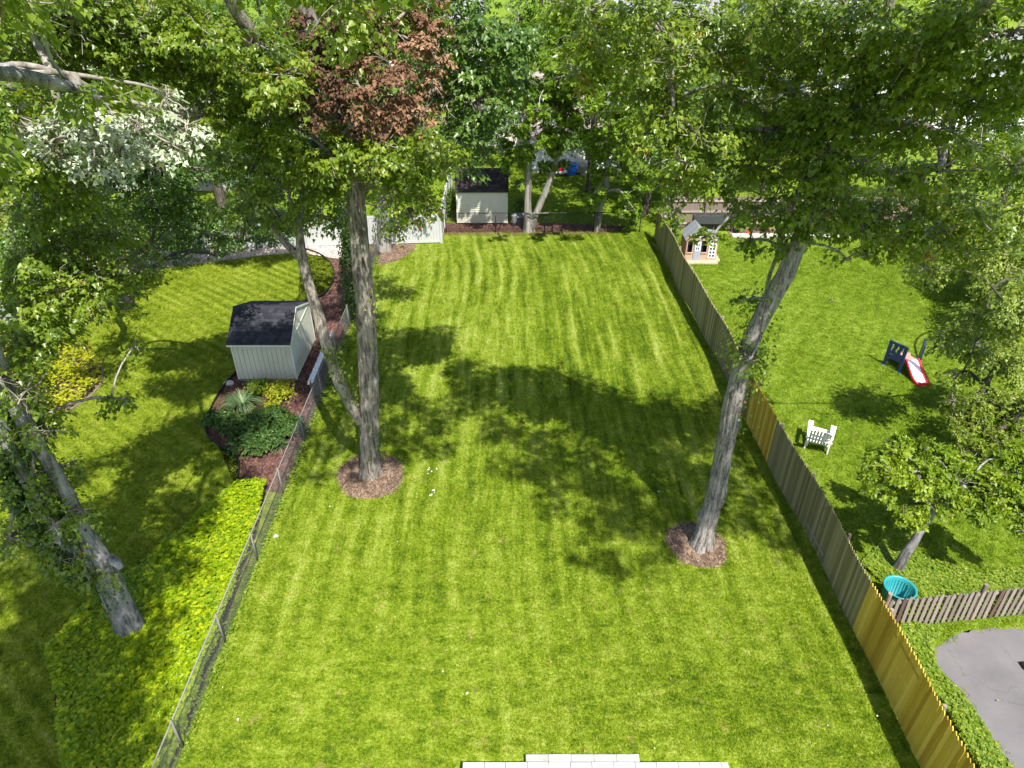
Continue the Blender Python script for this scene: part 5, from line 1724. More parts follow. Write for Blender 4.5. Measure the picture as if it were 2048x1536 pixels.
# ------------------------------------------------------------------ garden plants by the left shed
def bush(name, label, c, r, h, mat, n, L0, seed, cat='shrub', uv=LANCE_UV, group=None, flat=0.9):
    rng = np.random.default_rng(seed)
    root = thing(name, label, cat, (c[0], c[1], 0), group)
    cls = []
    for _ in range(6):
        a, q = rng.uniform(0, 6.28), r * rng.uniform(0.1, 0.6)
        cls.append((c[0] + q * math.cos(a), c[1] + q * math.sin(a), h * rng.uniform(0.45, 0.7), r * 0.6, r * 0.6, h * 0.45, 0.5, 1.0))
    P, O, T = cluster_sprays(cls, rng, 0.55 * n / max(0.02, 2 * r * r), 'whorl')
    P[:, :2] += rng.normal(0, r * 0.15, (len(P), 2))
    P[:, 2] = np.maximum(P[:, 2], 0.05)
    p, D, Nn, L, T = spray_leaves(P, O, T, rng, 7, L0, 'whorl')
    leaf_object('foliage', p, D, Nn, L, T, mat, uv, root)
    tw = []
    for q in cls:
        e = np.array(q[:3])
        b0 = np.array((c[0], c[1], 0.0))
        tw.append((np.array([b0, (b0 + e) / 2 + rng.normal(0, .04 * r, 3), e]), np.array([.02, .015, .008])))
    V, F = branch_net(tw, lambda r_: 5)
    link('stems', fast_mesh('stems', V, F, M['bark_dark']), None, root)
    return root


def strap_plant(label, c, r, n, mat, seed):
    rng = np.random.default_rng(seed)
    V, F, T = [], [], []
    for i in range(n):
        a = rng.uniform(0, 6.28)
        L = r * rng.uniform(0.7, 1.25)
        hh = L * rng.uniform(0.45, 0.9)
        d = np.array((math.cos(a), math.sin(a), 0)); s = np.array((-d[1], d[0], 0)) * rng.uniform(0.010, 0.017)
        b0 = np.array((c[0], c[1], 0.0)) + d * rng.uniform(0, 0.12)
        t = np.linspace(0, 1, 6)
        P = b0 + d * (L * t)[:, None] + np.array((0, 0, 1.0)) * (hh * 2.6 * (t - t ** 2 * 0.92))[:, None] * 0.8
        w = np.array([1, 1.1, 1, .8, .5, .08])[:, None]
        k = len(V) * 12
        V.append(np.concatenate([P - s * w, P + s * w]))
        F += [(k + j, k + j + 1, k + 7 + j, k + 6 + j) for j in range(5)]
        T.append(np.full(12, rng.uniform(0.1, 1)))
    root = thing('strap_leaf_plant', label, 'plant', (c[0], c[1], 0))
    link('leaves', fast_mesh('leaves', np.concatenate(V), np.array(F), mat, np.concatenate(T)), None, root, 'stuff')


strap_plant('arching clump of long grey green leaves in front of the cream shed', gnd(487, 812), 0.80, 230, M['strap'], 1)
strap_plant('small upright clump of strap leaves at the edge of the red mulch bed', gnd(560, 895), 0.38, 60, M['strap'], 2)
bush('shrub', 'fine leaved yellow green shrub in front of the shed, right of the strap leaf clump', gnd(560, 800), 0.85, 0.75, M['bed_yellow'], 320, 0.06, 11)
bush('shrub', 'loose olive shrub between strap leaf clump and shed wall', gnd(520, 790), 0.65, 0.62, M['weed'], 240, 0.06, 12)
bush('shrub', 'small gold shrub in the middle of the shed bed', gnd(540, 818), 0.32, 0.32, M['bed_yellow'], 110, 0.045, 13)
for k, (px, py, r, lab) in enumerate(((470, 862, .42, 'dark green mound at the left edge of the shed bed, behind the edging'), (520, 850, .45, 'green leafy mound right in the middle of the shed bed'),
                                     (565, 842, .42, 'blue green leafy mound beside the chain link fence in the shed bed'), (500, 893, .42, 'green leafy mound at the lower left of the shed bed'),
                                     (545, 885, .36, 'green leafy mound next to the small strap leaf clump'), (440, 850, .3, 'low dark mound touching the black edging'), (585, 868, .3, 'small green mound right by the chain link fence'), (515, 905, .25, 'lowest leafy mound above the bare red mulch'))):
    bush('low_plant', lab, gnd(px, py), r * 1.75, 0.55, M['bed_green'], 420, 0.070, 20 + k, 'plant', MAPLE_UV, 'leafy mounds in the shed bed')
bush('shrub', 'round dark evergreen shrub right of the far shed', (0.62, 42.3), 0.75, 1.3, M['maple_dark'], 130, 0.08, 41)
bush('shrub', 'dark shrub squeezed between the vinyl fence and the far shed', (-3.6, 42.0), 0.45, 1.7, M['far_leaf'], 110, 0.09, 42)
bush('shrub', 'leafy shrub in the corner between stockade and back board fences', (8.9, 37.9), 0.65, 1.5, M['ivy'], 150, 0.09, 43)
bush('shrub', 'tall narrow shrub against the left end of the back board fence', (9.3, 40.6), 0.8, 2.6, M['far_leaf'], 160, 0.10, 44)
for k, (x, yy_, r, h, lab) in enumerate(((13.2, 39.5, .5, .8, 'leafy flower plant right of the grey planter'), (14.8, 39.6, .55, .9, 'second leafy plant along the back board fence'), (16.6, 39.5, .6, 1.0, 'third leafy plant along the back board fence'), (18.4, 39.6, .5, .8, 'rightmost leafy plant along the back board fence'))):
    bush('flower_plant', lab, (x, yy_), r, h, M['weed'], 110, 0.09, 50 + k, 'plant')
for k, (x, yy_) in enumerate(((13.6, 39.0), (15.3, 39.1), (15.9, 39.0))):
    bush('red_flower', ['red flowers nearest the grey planter', 'red orange flowers in the middle of the timber edged bed', 'right hand red flowers in the timber edged bed'][k], (x, yy_), .16, .28, M['flower'], 30, 0.05, 60 + k, 'flowers')

# ------------------------------------------------------------------ trees
def tpts(lst):
    return [at(a, b, y) for a, b, y in lst]


def ivy(root, C, R, z0, z1, n, L0, mat, seed, spread=0.12, name='ivy', side=None):
    rng = np.random.default_rng(seed)
    idx = np.where((C[:, 2] > z0) & (C[:, 2] < z1))[0]
    n = int(n * 1.9)
    i = rng.choice(idx, n)
    a = rng.uniform(0, 2 * math.pi, n) if side is None else rng.normal(side, 0.8, n)
    o = np.column_stack([np.cos(a), np.sin(a), rng.normal(0, 0.15, n)])
    dens = 0.5 + 0.5 * np.sin(C[i, 2] * 2.3 + 2 * np.sin(a + seed))
    keep = rng.uniform(0, 1, n) < 0.25 + 0.75 * dens
    o, i = o[keep], i[keep]
    m = len(i)
    P = C[i] + o * (R[i] + rng.uniform(0.01, spread, m))[:, None] + rng.normal(0, 0.03, (m, 3))
    D = o * 0.5 + np.array((0, 0, -1.0)) * rng.uniform(0.2, 1, (m, 1)) + rng.normal(0, 0.5, (m, 3))
    Nn = o + np.array((0, 0, 0.7)) + rng.normal(0, 0.35, (m, 3))
    leaf_object(name, P, D, Nn, L0 * rng.uniform(0.6, 1.2, m), rng.uniform(0, 1, m), mat, MAPLE_UV, root)


def V(px, py, y, r, tint=0.5, dm=1.0, flat=0.75):
    return cl(at(px, py, y), r, tint, dm, flat)


def thicken(cs, seed, dx=0.7, back=0.9, keep=0.8, r=0.92):
    rng = np.random.default_rng(seed)
    out = list(cs)
    for c in cs:
        if rng.uniform() < keep:
            o = rng.normal(0, dx * c[3], 3)
            out.append((c[0] + o[0], c[1] + abs(o[1]) * 0.4 + back * c[3], c[2] - 0.15 + o[2] * 0.5, c[3] * r, c[4] * r, c[5] * r, c[6] + rng.normal(0, .06), c[7]))
    return out


def dense(cs, q):
    return [c[:7] + (q,) for c in map(tuple, cs)]


LIT = [px_poly(q) for q in (
    [(565, 535), (620, 600), (460, 612), (450, 675), (330, 690), (290, 780), (400, 815), (360, 845), (210, 840), (150, 890), (95, 840), (190, 800), (270, 700), (275, 610), (330, 560), (450, 530)],
    [(890, 505), (1060, 515), (1290, 512), (1420, 725), (1010, 730), (990, 640), (860, 620)],
    [(590, 1010), (800, 1010), (980, 990), (1100, 1040), (1160, 1130), (1320, 1190), (1580, 1130), (1900, 1700), (300, 1700)],
    [(470, 985), (540, 985), (520, 1075), (445, 1290), (375, 1500), (335, 1500), (395, 1250), (425, 1130), (400, 1080)],
    [(1430, 545), (1810, 525), (1880, 650), (1890, 770), (1690, 780), (1625, 830), (1690, 960), (1610, 960), (1480, 720)])]


def open_light(cs, ks=(1, .94, 1.06, .88, 1.12, .82, 1.2, .76, 1.3, 1.42)):
    """slide a cluster nearer or farther until its shade misses the sunny stretches of grass"""
    cam_p = np.array((0, 0, CAM_H))
    out = []
    for c in cs:
        for k in ks:
            p = cam_p + (np.array(c[:3]) - cam_p) * k
            sx_, sy_ = np.array([p[0] + SHX * p[2]]), np.array([p[1] + SHY * p[2]])
            r_ = c[3] * k * 0.55
            if p[2] > 1.2 and not any(in_poly(sx_ + dx, sy_ + dy, q)[0] for q in LIT for dx, dy in ((0, 0), (r_, 0), (-r_, 0), (0, r_), (0, -r_))):
                out.append((p[0], p[1], p[2], c[3] * k, c[4] * k, c[5] * k, c[6], c[7]))
                break
    return out


# --- left maple
t1 = thing('maple_tree', 'tall furrowed maple in a mulch ring left of the lawn, with dead brown leaves', 'tree', T1)
p1 = [np.array((T1[0], T1[1], -0.05))] + tpts([(739, 900, 17.85), (739, 800, 17.85), (735, 700, 17.85), (730, 600, 17.85), (722, 520, 17.85), (717, 450, 17.85), (710, 370, 17.85), (698, 280, 17.8), (670, 190, 17.7), (640, 100, 17.6), (612, 20, 17.5), (600, -90, 17.5), (595, -240, 17.5)])
_, C1, R1 = trunk_part('trunk', p1, [.36, .30, .285, .265, .255, .24, .235, .225, .215, .19, .17, .15, .12, .08], M['bark'], t1, seed=1, flare=0.42, amp=0.095, seg=48, step=0.09, ridges=11)
lp = tpts([(722, 842, 17.80), (700, 806, 17.75), (680, 768, 17.7), (664, 725, 17.75), (650, 680, 17.8), (636, 630, 17.9), (618, 570, 18.0), (604, 515, 18.1), (598, 460, 18.2), (604, 400, 18.4), (612, 340, 18.6)])
_, CL, RL = trunk_part('limb', lp, [.19, .185, .175, .165, .155, .15, .14, .13, .105, .085, .06], M['bark'], t1, seed=2, amp=0.05, seg=24, step=0.12)
lp2 = tpts([(612, 532, 18.08), (590, 503, 18.2), (568, 485, 18.3), (548, 462, 18.4), (530, 420, 18.6)])
_, CL2, RL2 = trunk_part('limb', lp2, [.12, .105, .09, .07, .04], M['bark'], t1, seed=3, amp=0.04, seg=16)
lp3 = tpts([(690, 262, 17.75), (640, 215, 17.2), (585, 160, 16.6), (520, 90, 15.9), (470, 20, 15.3), (440, -40, 14.9), (410, -130, 14.6)])
_, CL3, RL3 = trunk_part('limb', lp3, [.18, .17, .155, .13, .12, .10, .06], M['bark'], t1, seed=4, amp=0.05, seg=20)
nodes1 = [c for c in C1 if c[2] > 9.0][::8] + list(CL[len(CL) // 2:][::8]) + list(CL2[::8]) + list(CL3[::6])
T1C = [V(*q) for q in [(600, 335, 17.6, .9), (560, 300, 17.6, .8), (655, 300, 17.3, .9), (760, 300, 16.6, .9, .6), (700, 320, 17.0, .7, .6), (825, 350, 16.6, .8, .6), (780, 385, 16.6, .55, .6), (850, 410, 16.6, .45, .6),
                       (800, 455, 16.6, .26, .7), (820, 430, 16.6, .3, .7), (540, 240, 17.2, .9), (490, 200, 17.4, .9), (440, 310, 18, .8), (500, 330, 18, .8), (520, 400, 18.3, .6), (470, 420, 18.4, .55), (560, 440, 18.4, .4), (590, 425, 18.3, .4),
                       (640, 420, 18.6, .45), (455, 240, 17.4, .8), (580, 380, 18.2, .6), (640, 365, 18, .5), (760, 55, 17.6, .9, .5), (800, 20, 18.2, 1.0, .5), (650, 60, 17.8, 1.0, .4),
                       (560, 150, 15.2, .8, .55), (500, 90, 15.6, .8, .5), (420, 70, 15.2, .8, .5), (880, 310, 16.6, .6, .5), (850, 290, 16.6, .6, .55), (770, 245, 18.4, .7, .55), (720, 285, 17.5, .7, .55)]]
NT1 = len(T1C)
T1C += [cl(p, r) for p, r in (((-5.4, 18.6, 16.8), 1.2), ((-4.2, 19.8, 17.3), 1.2), ((-6.8, 19.2, 15.4), 1.1), ((-3.0, 19.6, 16.0), 1.0))]
T1C += [from_shadow(*q) for q in [(700, 860, 14.6, .9), (655, 880, 14.8, .9), (780, 845, 15.4, .9), (850, 835, 15.6, .9), (760, 905, 15.6, .9), (870, 885, 15.8, .8), (630, 930, 15.4, .7), (810, 800, 15.4, .8), (920, 800, 15.8, .7), (720, 930, 15.6, .6), (690, 810, 14.8, .7)]]
T1V = len(T1C)
make_tree(t1, M['bark'], nodes1, open_light(thicken(T1C[:NT1], 1)), M['maple'], 101, L0=0.104, dens=38)
make_tree(t1, M['bark'], nodes1, dense(open_light(T1C[NT1:]), 1.5), M['maple'], 121, L0=0.135, dens=24, uv=DIA_UV, twigs=3, crown_name='upper_crown', branch_name='upper_branches', rmax=0.09, tip=0.012)
# dead brown spray and shaded right side, still the same tree
T1D = [V(*q) for q in [(770, 120, 17.0, .5, .45), (800, 150, 16.9, .5, .6), (835, 95, 17.3, .45, .7), (720, 175, 16.8, .42, .45), (790, 195, 17.1, .5, .6), (868, 170, 17.6, .34, .8), (745, 228, 16.9, .42), (850, 50, 17.6, .35, .65), (640, 150, 16.9, .42, .2), (695, 115, 17.2, .42, .3), (870, 120, 17.8, .35, .85), (848, 222, 17.5, .34, .75), (610, 185, 16.8, .34, .15),
                       (886, 55, 17.8, .25, .8), (680, 210, 16.8, .36, .35), (828, 262, 17.3, .26, .65), (762, 270, 16.9, .24, .4), (735, 80, 17.4, .4, .3), (600, 120, 17, .4, .1), (650, 90, 17.3, .4, .15), (815, 215, 17, .36, .7), (705, 255, 16.9, .3, .3), (880, 235, 17.6, .22, .8), (842, 320, 17.3, .16, .8), (640, 250, 16.8, .2, .3), (770, 60, 17.4, .35, .35), (610, 60, 17, .45, .15), (660, 50, 17, .45, .2), (580, 160, 16.6, .4, .1), (665, 160, 16.7, .45, .2), (690, 30, 17.2, .4, .2), (740, 20, 17.4, .4, .35), (820, 15, 17.6, .4, .5), (860, 10, 17.8, .35, .6), (620, 225, 16.7, .35, .15), (720, 215, 16.7, .4, .4), (790, 240, 16.9, .35, .5)]]
T1D = [c[:7] + (0.8,) for c in T1D]
make_tree(t1, M['bark'], [c for c in C1 if c[2] > 9.5][::10], T1D, M['dead'], 102, L0=0.086, dens=84, crown_name='dead_foliage', branch_name='dead_branches')
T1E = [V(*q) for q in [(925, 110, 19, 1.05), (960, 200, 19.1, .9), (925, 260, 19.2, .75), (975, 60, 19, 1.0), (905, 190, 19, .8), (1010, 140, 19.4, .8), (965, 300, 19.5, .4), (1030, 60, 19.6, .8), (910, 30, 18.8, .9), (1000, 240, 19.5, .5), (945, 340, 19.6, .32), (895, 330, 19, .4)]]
make_tree(t1, M['bark'], [c for c in C1 if c[2] > 9.5][::10], T1E, M['maple_dark'], 103, L0=0.125, crown_name='shaded_foliage', branch_name='shaded_branches')  # shade of this side is put into a darker leaf colour
for z0_, z1_, n_ in ((1.0, 2.6, 60), (5.0, 7.4, 90)):
    ivy(t1, C1, R1, z0_, z1_, n_, 0.10, M['maple'], 7, 0.22, 'shoots', side=0.3)
ivy(t1, CL, RL, 3.2, 5.2, 200, 0.10, M['maple'], 9, 0.30, 'shoots', side=-0.3)

# --- right maple
t2 = thing('maple_tree', 'leaning grey maple in a mulch ring beside the stockade fence', 'tree', T2)
p2 = [np.array((T2[0], T2[1], -0.05))] + tpts([(1416, 1040, 14.85), (1436, 965, 14.9), (1453, 880, 14.9), (1464, 815, 14.9), (1480, 745, 14.9), (1503, 675, 14.95), (1536, 610, 15.0), (1574, 542, 15.0), (1604, 470, 15.05), (1632, 400, 15.0), (1668, 310, 14.9), (1705, 220, 14.8), (1740, 120, 14.6), (1772, 30, 14.4), (1800, -80, 14.2), (1830, -260, 14.0)])
_, C2, R2 = trunk_part('trunk', p2, [.33, .265, .24, .225, .23, .20, .195, .20, .195, .17, .16, .15, .14, .12, .10, .08, .05], M['bark_r'], t2, seed=5, flare=0.42, amp=0.095, seg=48, step=0.09, ridges=11)
lq = tpts([(1690, 255, 14.8), (1620, 205, 15.4), (1545, 165, 15.9), (1470, 132, 16.3), (1410, 112, 16.5), (1372, 86, 16.4), (1345, 58, 16.3), (1312, 2, 16.1)])
_, CQ, RQ = trunk_part('limb', lq, [.12, .105, .09, .075, .06, .052, .045, .03], M['twig'], t2, seed=6, amp=0.03, seg=12)
lq = tpts([(1655, 350, 14.95), (1580, 265, 15.8), (1500, 205, 16.6), (1430, 172, 17.2), (1360, 190, 17.6)])
_, CQ2, RQ2 = trunk_part('limb', lq, [.13, .11, .09, .07, .04], M['bark_r'], t2, seed=7, amp=0.03, seg=12)
lq = tpts([(1725, 170, 14.7), (1800, 130, 13.6), (1880, 90, 12.6), (1960, 20, 11.8), (2060, -80, 11)])
_, CQ3, RQ3 = trunk_part('limb', lq, [.13, .12, .10, .08, .05], M['bark_r'], t2, seed=8, amp=0.03, seg=12)
lq = tpts([(1690, 262, 14.82), (1780, 250, 14.6), (1855, 252, 14.4), (1885, 290, 14.4), (1900, 345, 14.4)])
_, CQ4, RQ4 = trunk_part('limb', lq, [.12, .11, .10, .085, .05], M['bark_dark'], t2, seed=8, amp=0.03, seg=12)
nodes2 = [c for c in C2 if c[2] > 9.0][::8] + list(CQ[::5]) + list(CQ2[::6]) + list(CQ3[::6]) + list(CQ4[::6])
T2C = [V(*q) for q in [(1190, 70, 17.2, .8, .55), (1250, 100, 17, .85, .55), (1330, 70, 16.6, .75), (1420, 45, 15.6, .8), (1500, 50, 15.2, .75), (1570, 40, 14.8, .75), (1660, 50, 13.6, .8), (1760, 45, 13.2, .8), (1860, 60, 12.6, .8), (1950, 50, 12.2, .8), (2030, 60, 11.8, .7), (2040, 170, 12.4, .6),
                       (1275, 195, 17.6, .8, .6), (1345, 165, 17.2, .65, .5), (1440, 175, 16.8, .7), (1530, 130, 15.8, .6), (1585, 185, 15.4, .7, .6), (1660, 170, 14.8, .65), (1750, 190, 14.3, .6), (1870, 190, 13.2, .6), (1990, 210, 13, .5),
                       (1325, 275, 18, .8, .62), (1390, 270, 17.6, .7), (1460, 260, 17.2, .6), (1550, 270, 16, .75, .55), (1620, 260, 15.6, .6), (1720, 320, 14.7, .6), (1790, 340, 14.6, .5), (1840, 350, 14.5, .45), (1960, 300, 14, .5),
                       (1350, 365, 18.5, .8, .6), (1400, 350, 18.1, .8), (1580, 340, 16.6, .6), (1690, 390, 15.4, .7, .55), (1770, 410, 15.1, .65, .6), (1850, 410, 15, .7, .6), (1935, 395, 14.6, .7, .55), (1640, 400, 15.6, .45), (1540, 400, 17.2, .5),
                       (1500, 480, 16.5, .25), (1725, 460, 15.4, .6, .6), (1790, 480, 15.5, .5, .6), (1850, 470, 15.1, .6, .6), (1340, 430, 18.2, .42, .55), (1730, 510, 15.5, .3), (1560, 500, 15.6, .2), (1490, 600, 15.1, .18), (1530, 600, 15.4, .25, .4), (1510, 700, 15.1, .22, .4), (1500, 720, 15.3, .25, .4),
                       (1920, 470, 15, .6, .6), (1980, 460, 14.4, .6, .55)]]
T2C += [V(*q) for q in [(1585, 420, 14.3, .45), (1640, 300, 14.2, .55), (1690, 230, 14.0, .55), (1610, 360, 14.3, .42), (1560, 450, 14.5, .3), (1600, 470, 14.3, .22), (1720, 130, 13.8, .6), (1650, 225, 14.2, .5), (1800, 270, 13.6, .55), (1900, 260, 13.2, .6), (2020, 330, 13, .6), (1820, 190, 13.4, .5), (2000, 130, 12, .5), (1740, 250, 13.9, .45), (1665, 330, 14.1, .4),
                       (1880, 340, 14, .55), (1480, 210, 16.4, .6), (1380, 110, 16.6, .6), (1290, 130, 17, .6), (1340, 230, 17.5, .6), (1430, 310, 17.3, .6), (1500, 330, 17, .5), (1360, 320, 18, .55), (1600, 120, 15, .55), (1540, 70, 15, .5), (1460, 100, 15.8, .5)]]
T2C += [V(*q) for q in [(1600, 400, 14.1, .42), (1640, 355, 14.0, .45), (1610, 445, 14.2, .36), (1655, 300, 14.0, .45), (1680, 250, 13.9, .45), (1590, 480, 14.3, .25), (1640, 430, 14.3, .35), (1170, 25, 17.4, .7, .55), (1240, 20, 17.2, .7, .55), (1300, 25, 16.8, .7), (1700, 20, 13.4, .6), (1620, 90, 14.4, .6), (1820, 110, 13, .6), (1920, 130, 12.6, .6), (1730, 90, 13.6, .6), (1990, 90, 12, .6), (1420, 470, 17.4, .22), (1490, 430, 17.6, .3)]]
rng2 = np.random.default_rng(222)
def upright(c, y0, spread):
    """re-hang a cluster at about the distance y0 along the same line of sight"""
    cam_p = np.array((0, 0, CAM_H))
    k = (y0 + rng2.uniform(-spread, spread)) / c[1]
    p = cam_p + (np.array(c[:3]) - cam_p) * k
    return (p[0], p[1], p[2], c[3] * k, c[4] * k, c[5] * k, c[6], c[7])


T2C += [V(*q) for q in [(1640, 440, 15.2, .4), (1690, 440, 15.2, .45), (1750, 445, 15.2, .45), (1820, 440, 15.2, .45), (1880, 440, 15, .45), (1600, 420, 15.2, .35), (1460, 350, 15.2, .4)]]
T2C = [upright(c, 15.2, 0.9) if c[1] > 14.6 else c for c in T2C]
NT2 = len(T2C)
T2C += [from_shadow(*q) for q in [(1060, 800, 16.6, .7), (1060, 875, 16, .85), (1150, 910, 16, .9), (1250, 900, 16, .9), (1350, 900, 16, .9), (1110, 960, 16, .8), (1180, 860, 16.2, .7), (1300, 850, 16.4, .6), (1220, 960, 16.2, .85), (1320, 950, 16, .85),
                                  (1400, 950, 15.8, .8), (1190, 1035, 16.6, .75), (1265, 1040, 16.6, .8), (1340, 1010, 16.2, .8), (1240, 1110, 16.8, .55), (1500, 985, 15.4, .7), (1540, 1050, 15.6, .65), (1470, 1040, 15.8, .7), (1450, 910, 15.8, .7), (1000, 860, 16, .7), (1300, 1090, 16.8, .6), (1180, 1100, 16.8, .5), (1050, 930, 16.2, .7), (960, 800, 16.2, .6), (1280, 1140, 17, .3), (1090, 920, 16.2, .7), (1220, 1000, 16.6, .8), (1300, 1010, 16.5, .7), (1380, 860, 16.3, .7), (1200, 940, 16.4, .8), (1330, 920, 16.3, .8), (1270, 850, 16.6, .7), (1150, 830, 16.7, .6), (1410, 1000, 15.9, .7), (1560, 1090, 15.6, .5), (1520, 930, 15.4, .5), (1100, 1010, 16.6, .5), (1400, 830, 16.6, .7), (1440, 880, 16.4, .7), (1380, 930, 16.5, .7), (1440, 965, 16.3, .7), (1340, 985, 16.7, .7), (1400, 1040, 16.4, .6), (1330, 800, 16.8, .6), (1240, 800, 16.8, .6), (1010, 920, 16.3, .6), (920, 740, 16.2, .5), (970, 850, 16.2, .6), (890, 830, 16, .6)]]
make_tree(t2, M['bark_r'], nodes2, open_light(thicken(T2C[:NT2], 2, keep=0.42)), M['maple'], 104, L0=0.104, dens=37, rmax=0.09)
make_tree(t2, M['bark_r'], nodes2, dense(open_light(T2C[NT2:]), 1.45), M['maple'], 124, L0=0.135, dens=24, uv=DIA_UV, twigs=3, crown_name='upper_crown', branch_name='upper_branches', rmax=0.09, tip=0.012)
ivy(t2, C2, R2, 4.2, 7.4, 330, 0.10, M['maple'], 13, 0.50, 'shoots', side=0.1)
ivy(t2, C2, R2, 6.4, 8.6, 200, 0.10, M['maple'], 15, 0.50, 'shoots', side=2.9)
ivy(t2, C2, R2, 1.0, 2.4, 70, 0.09, M['maple'], 14, 0.25, 'shoots', side=0.6)

# --- lower left maple with ivy
t3 = thing('maple_tree', 'smooth grey ivy clad maple rising from the bright ground cover', 'tree', T3)
p3 = [np.array((T3[0], T3[1], -0.05))] + tpts([(250, 1235, 11.55), (228, 1185, 11.55), (205, 1130, 11.5), (178, 1080, 11.5), (158, 1035, 11.5), (132, 985, 11.5), (104, 935, 11.5), (66, 875, 11.5), (28, 805, 11.5), (-12, 715, 11.5), (-52, 600, 11.5), (-90, 450, 11.6), (-120, 280, 11.7), (-140, 80, 11.8)])
_, C3, R3 = trunk_part('trunk', p3, [.38, .31, .29, .26, .19, .15, .14, .145, .155, .16, .17, .17, .16, .14, .10], M['bark_smooth'], t3, seed=9, flare=0.30, amp=0.045, seg=32, step=0.12, ridges=5)
lq = tpts([(205, 1145, 11.5), (170, 1120, 11.4), (130, 1080, 11.4), (90, 1020, 11.4), (52, 955, 11.4), (15, 880, 11.4), (-20, 790, 11.3), (-60, 640, 10.8), (-120, 460, 10.7)])
_, C3b, R3b = trunk_part('limb', lq, [.22, .21, .18, .155, .14, .14, .14, .13, .09], M['bark_smooth'], t3, seed=10, amp=0.045, seg=24, step=0.12, ridges=5)
lq = tpts([(198, 1138, 11.45), (216, 1116, 11.35), (234, 1124, 11.22), (243, 1136, 11.15), (246, 1142, 11.12)])
trunk_part('stub', lq, [.17, .13, .10, .06, .015], M['bark_smooth'], t3, seed=11, amp=0.12, seg=18, step=0.08, ridges=5)
lq = tpts([(-160, 230, 12.2), (-100, 190, 12.4), (-40, 150, 12.7), (25, 126, 13.0), (90, 136, 13.3), (160, 162, 13.6), (205, 190, 13.9), (235, 215, 14.1)])
_, C3c, R3c = trunk_part('limb', lq, [.075, .07, .065, .058, .05, .04, .026, .014], M['twig'], t3, seed=12, amp=0.03, seg=14)
lq = tpts([(-160, 215, 12.3), (-60, 170, 12.5), (15, 150, 12.8), (110, 143, 13.2), (200, 156, 13.6), (290, 170, 14.0), (345, 190, 14.2), (392, 214, 14.4)])
_, C3d, R3d = trunk_part('limb', lq, [.055, .05, .048, .043, .036, .028, .02, .010], M['twig'], t3, seed=13, amp=0.03, seg=12)
lq = tpts([(210, 158, 13.65), (250, 190, 13.8), (285, 215, 14.0), (320, 250, 14.1)])
trunk_part('limb', lq, [.035, .03, .02, .01], M['twig'], t3, seed=14, amp=0.03, seg=8)
nodes3 = [c for c in C3 if c[2] > 6.0][::8] + list(C3b[len(C3b) // 2:][::8]) + list(C3c[::6]) + list(C3d[::6])
T3C = [V(*q) for q in [(40, 620, 13, .8), (120, 580, 13.5, .85), (200, 600, 14, .75), (60, 520, 13.5, .85), (150, 500, 14.3, .8), (235, 555, 14.6, .55), (100, 680, 13, .8), (268, 690, 14, .22), (30, 730, 12.5, .75), (20, 820, 12, .6), (0, 760, 11.2, .5), (40, 800, 11.1, .35), (50, 860, 11.1, .3), (90, 830, 12.3, .3),
                       (222, 795, 13, .16, .4, .8), (250, 800, 13, .12, .4, .8), (25, 930, 11.7, .4), (95, 985, 11.4, .36), (60, 880, 11.6, .45), (105, 1085, 11.2, .42), (35, 1010, 11.3, .5), (150, 1110, 11.2, .26), (60, 1090, 11.1, .42), (20, 1080, 11, .4), (130, 930, 11.8, .2),
                       (50, 40, 14.5, .9), (140, 30, 15, .9), (230, 50, 15.5, .9), (320, 50, 16, .9), (395, 60, 16.4, .8), (60, 110, 15, .6), (150, 110, 16, .7), (250, 120, 16.2, .7), (340, 125, 16.5, .75), (420, 160, 17, .7), (35, 230, 14, .7), (60, 320, 14, .8), (410, 230, 16.8, .6), (40, 410, 14, .8), (120, 400, 14.8, .7)]]
T3C += [V(*q) for q in [(175, 1150, 11.0, .26), (120, 1120, 11.0, .36), (80, 1030, 11, .4), (110, 1050, 10.9, .3), (60, 960, 11.1, .4), (10, 880, 11.5, .5), (30, 680, 12.8, .7), (80, 560, 13.5, .8), (190, 545, 14, .6), (100, 480, 14, .7), (230, 470, 15, .5), (60, 790, 12.4, .4),
                       (90, 60, 14.8, .7), (190, 90, 15.4, .7), (280, 80, 15.9, .7), (370, 100, 16.5, .7), (300, 20, 15.6, .8), (180, 10, 15, .8), (30, 100, 14.4, .6), (20, 330, 13.8, .7), (80, 240, 14.2, .5), (420, 110, 16.8, .6)]]
NT3 = len(T3C)
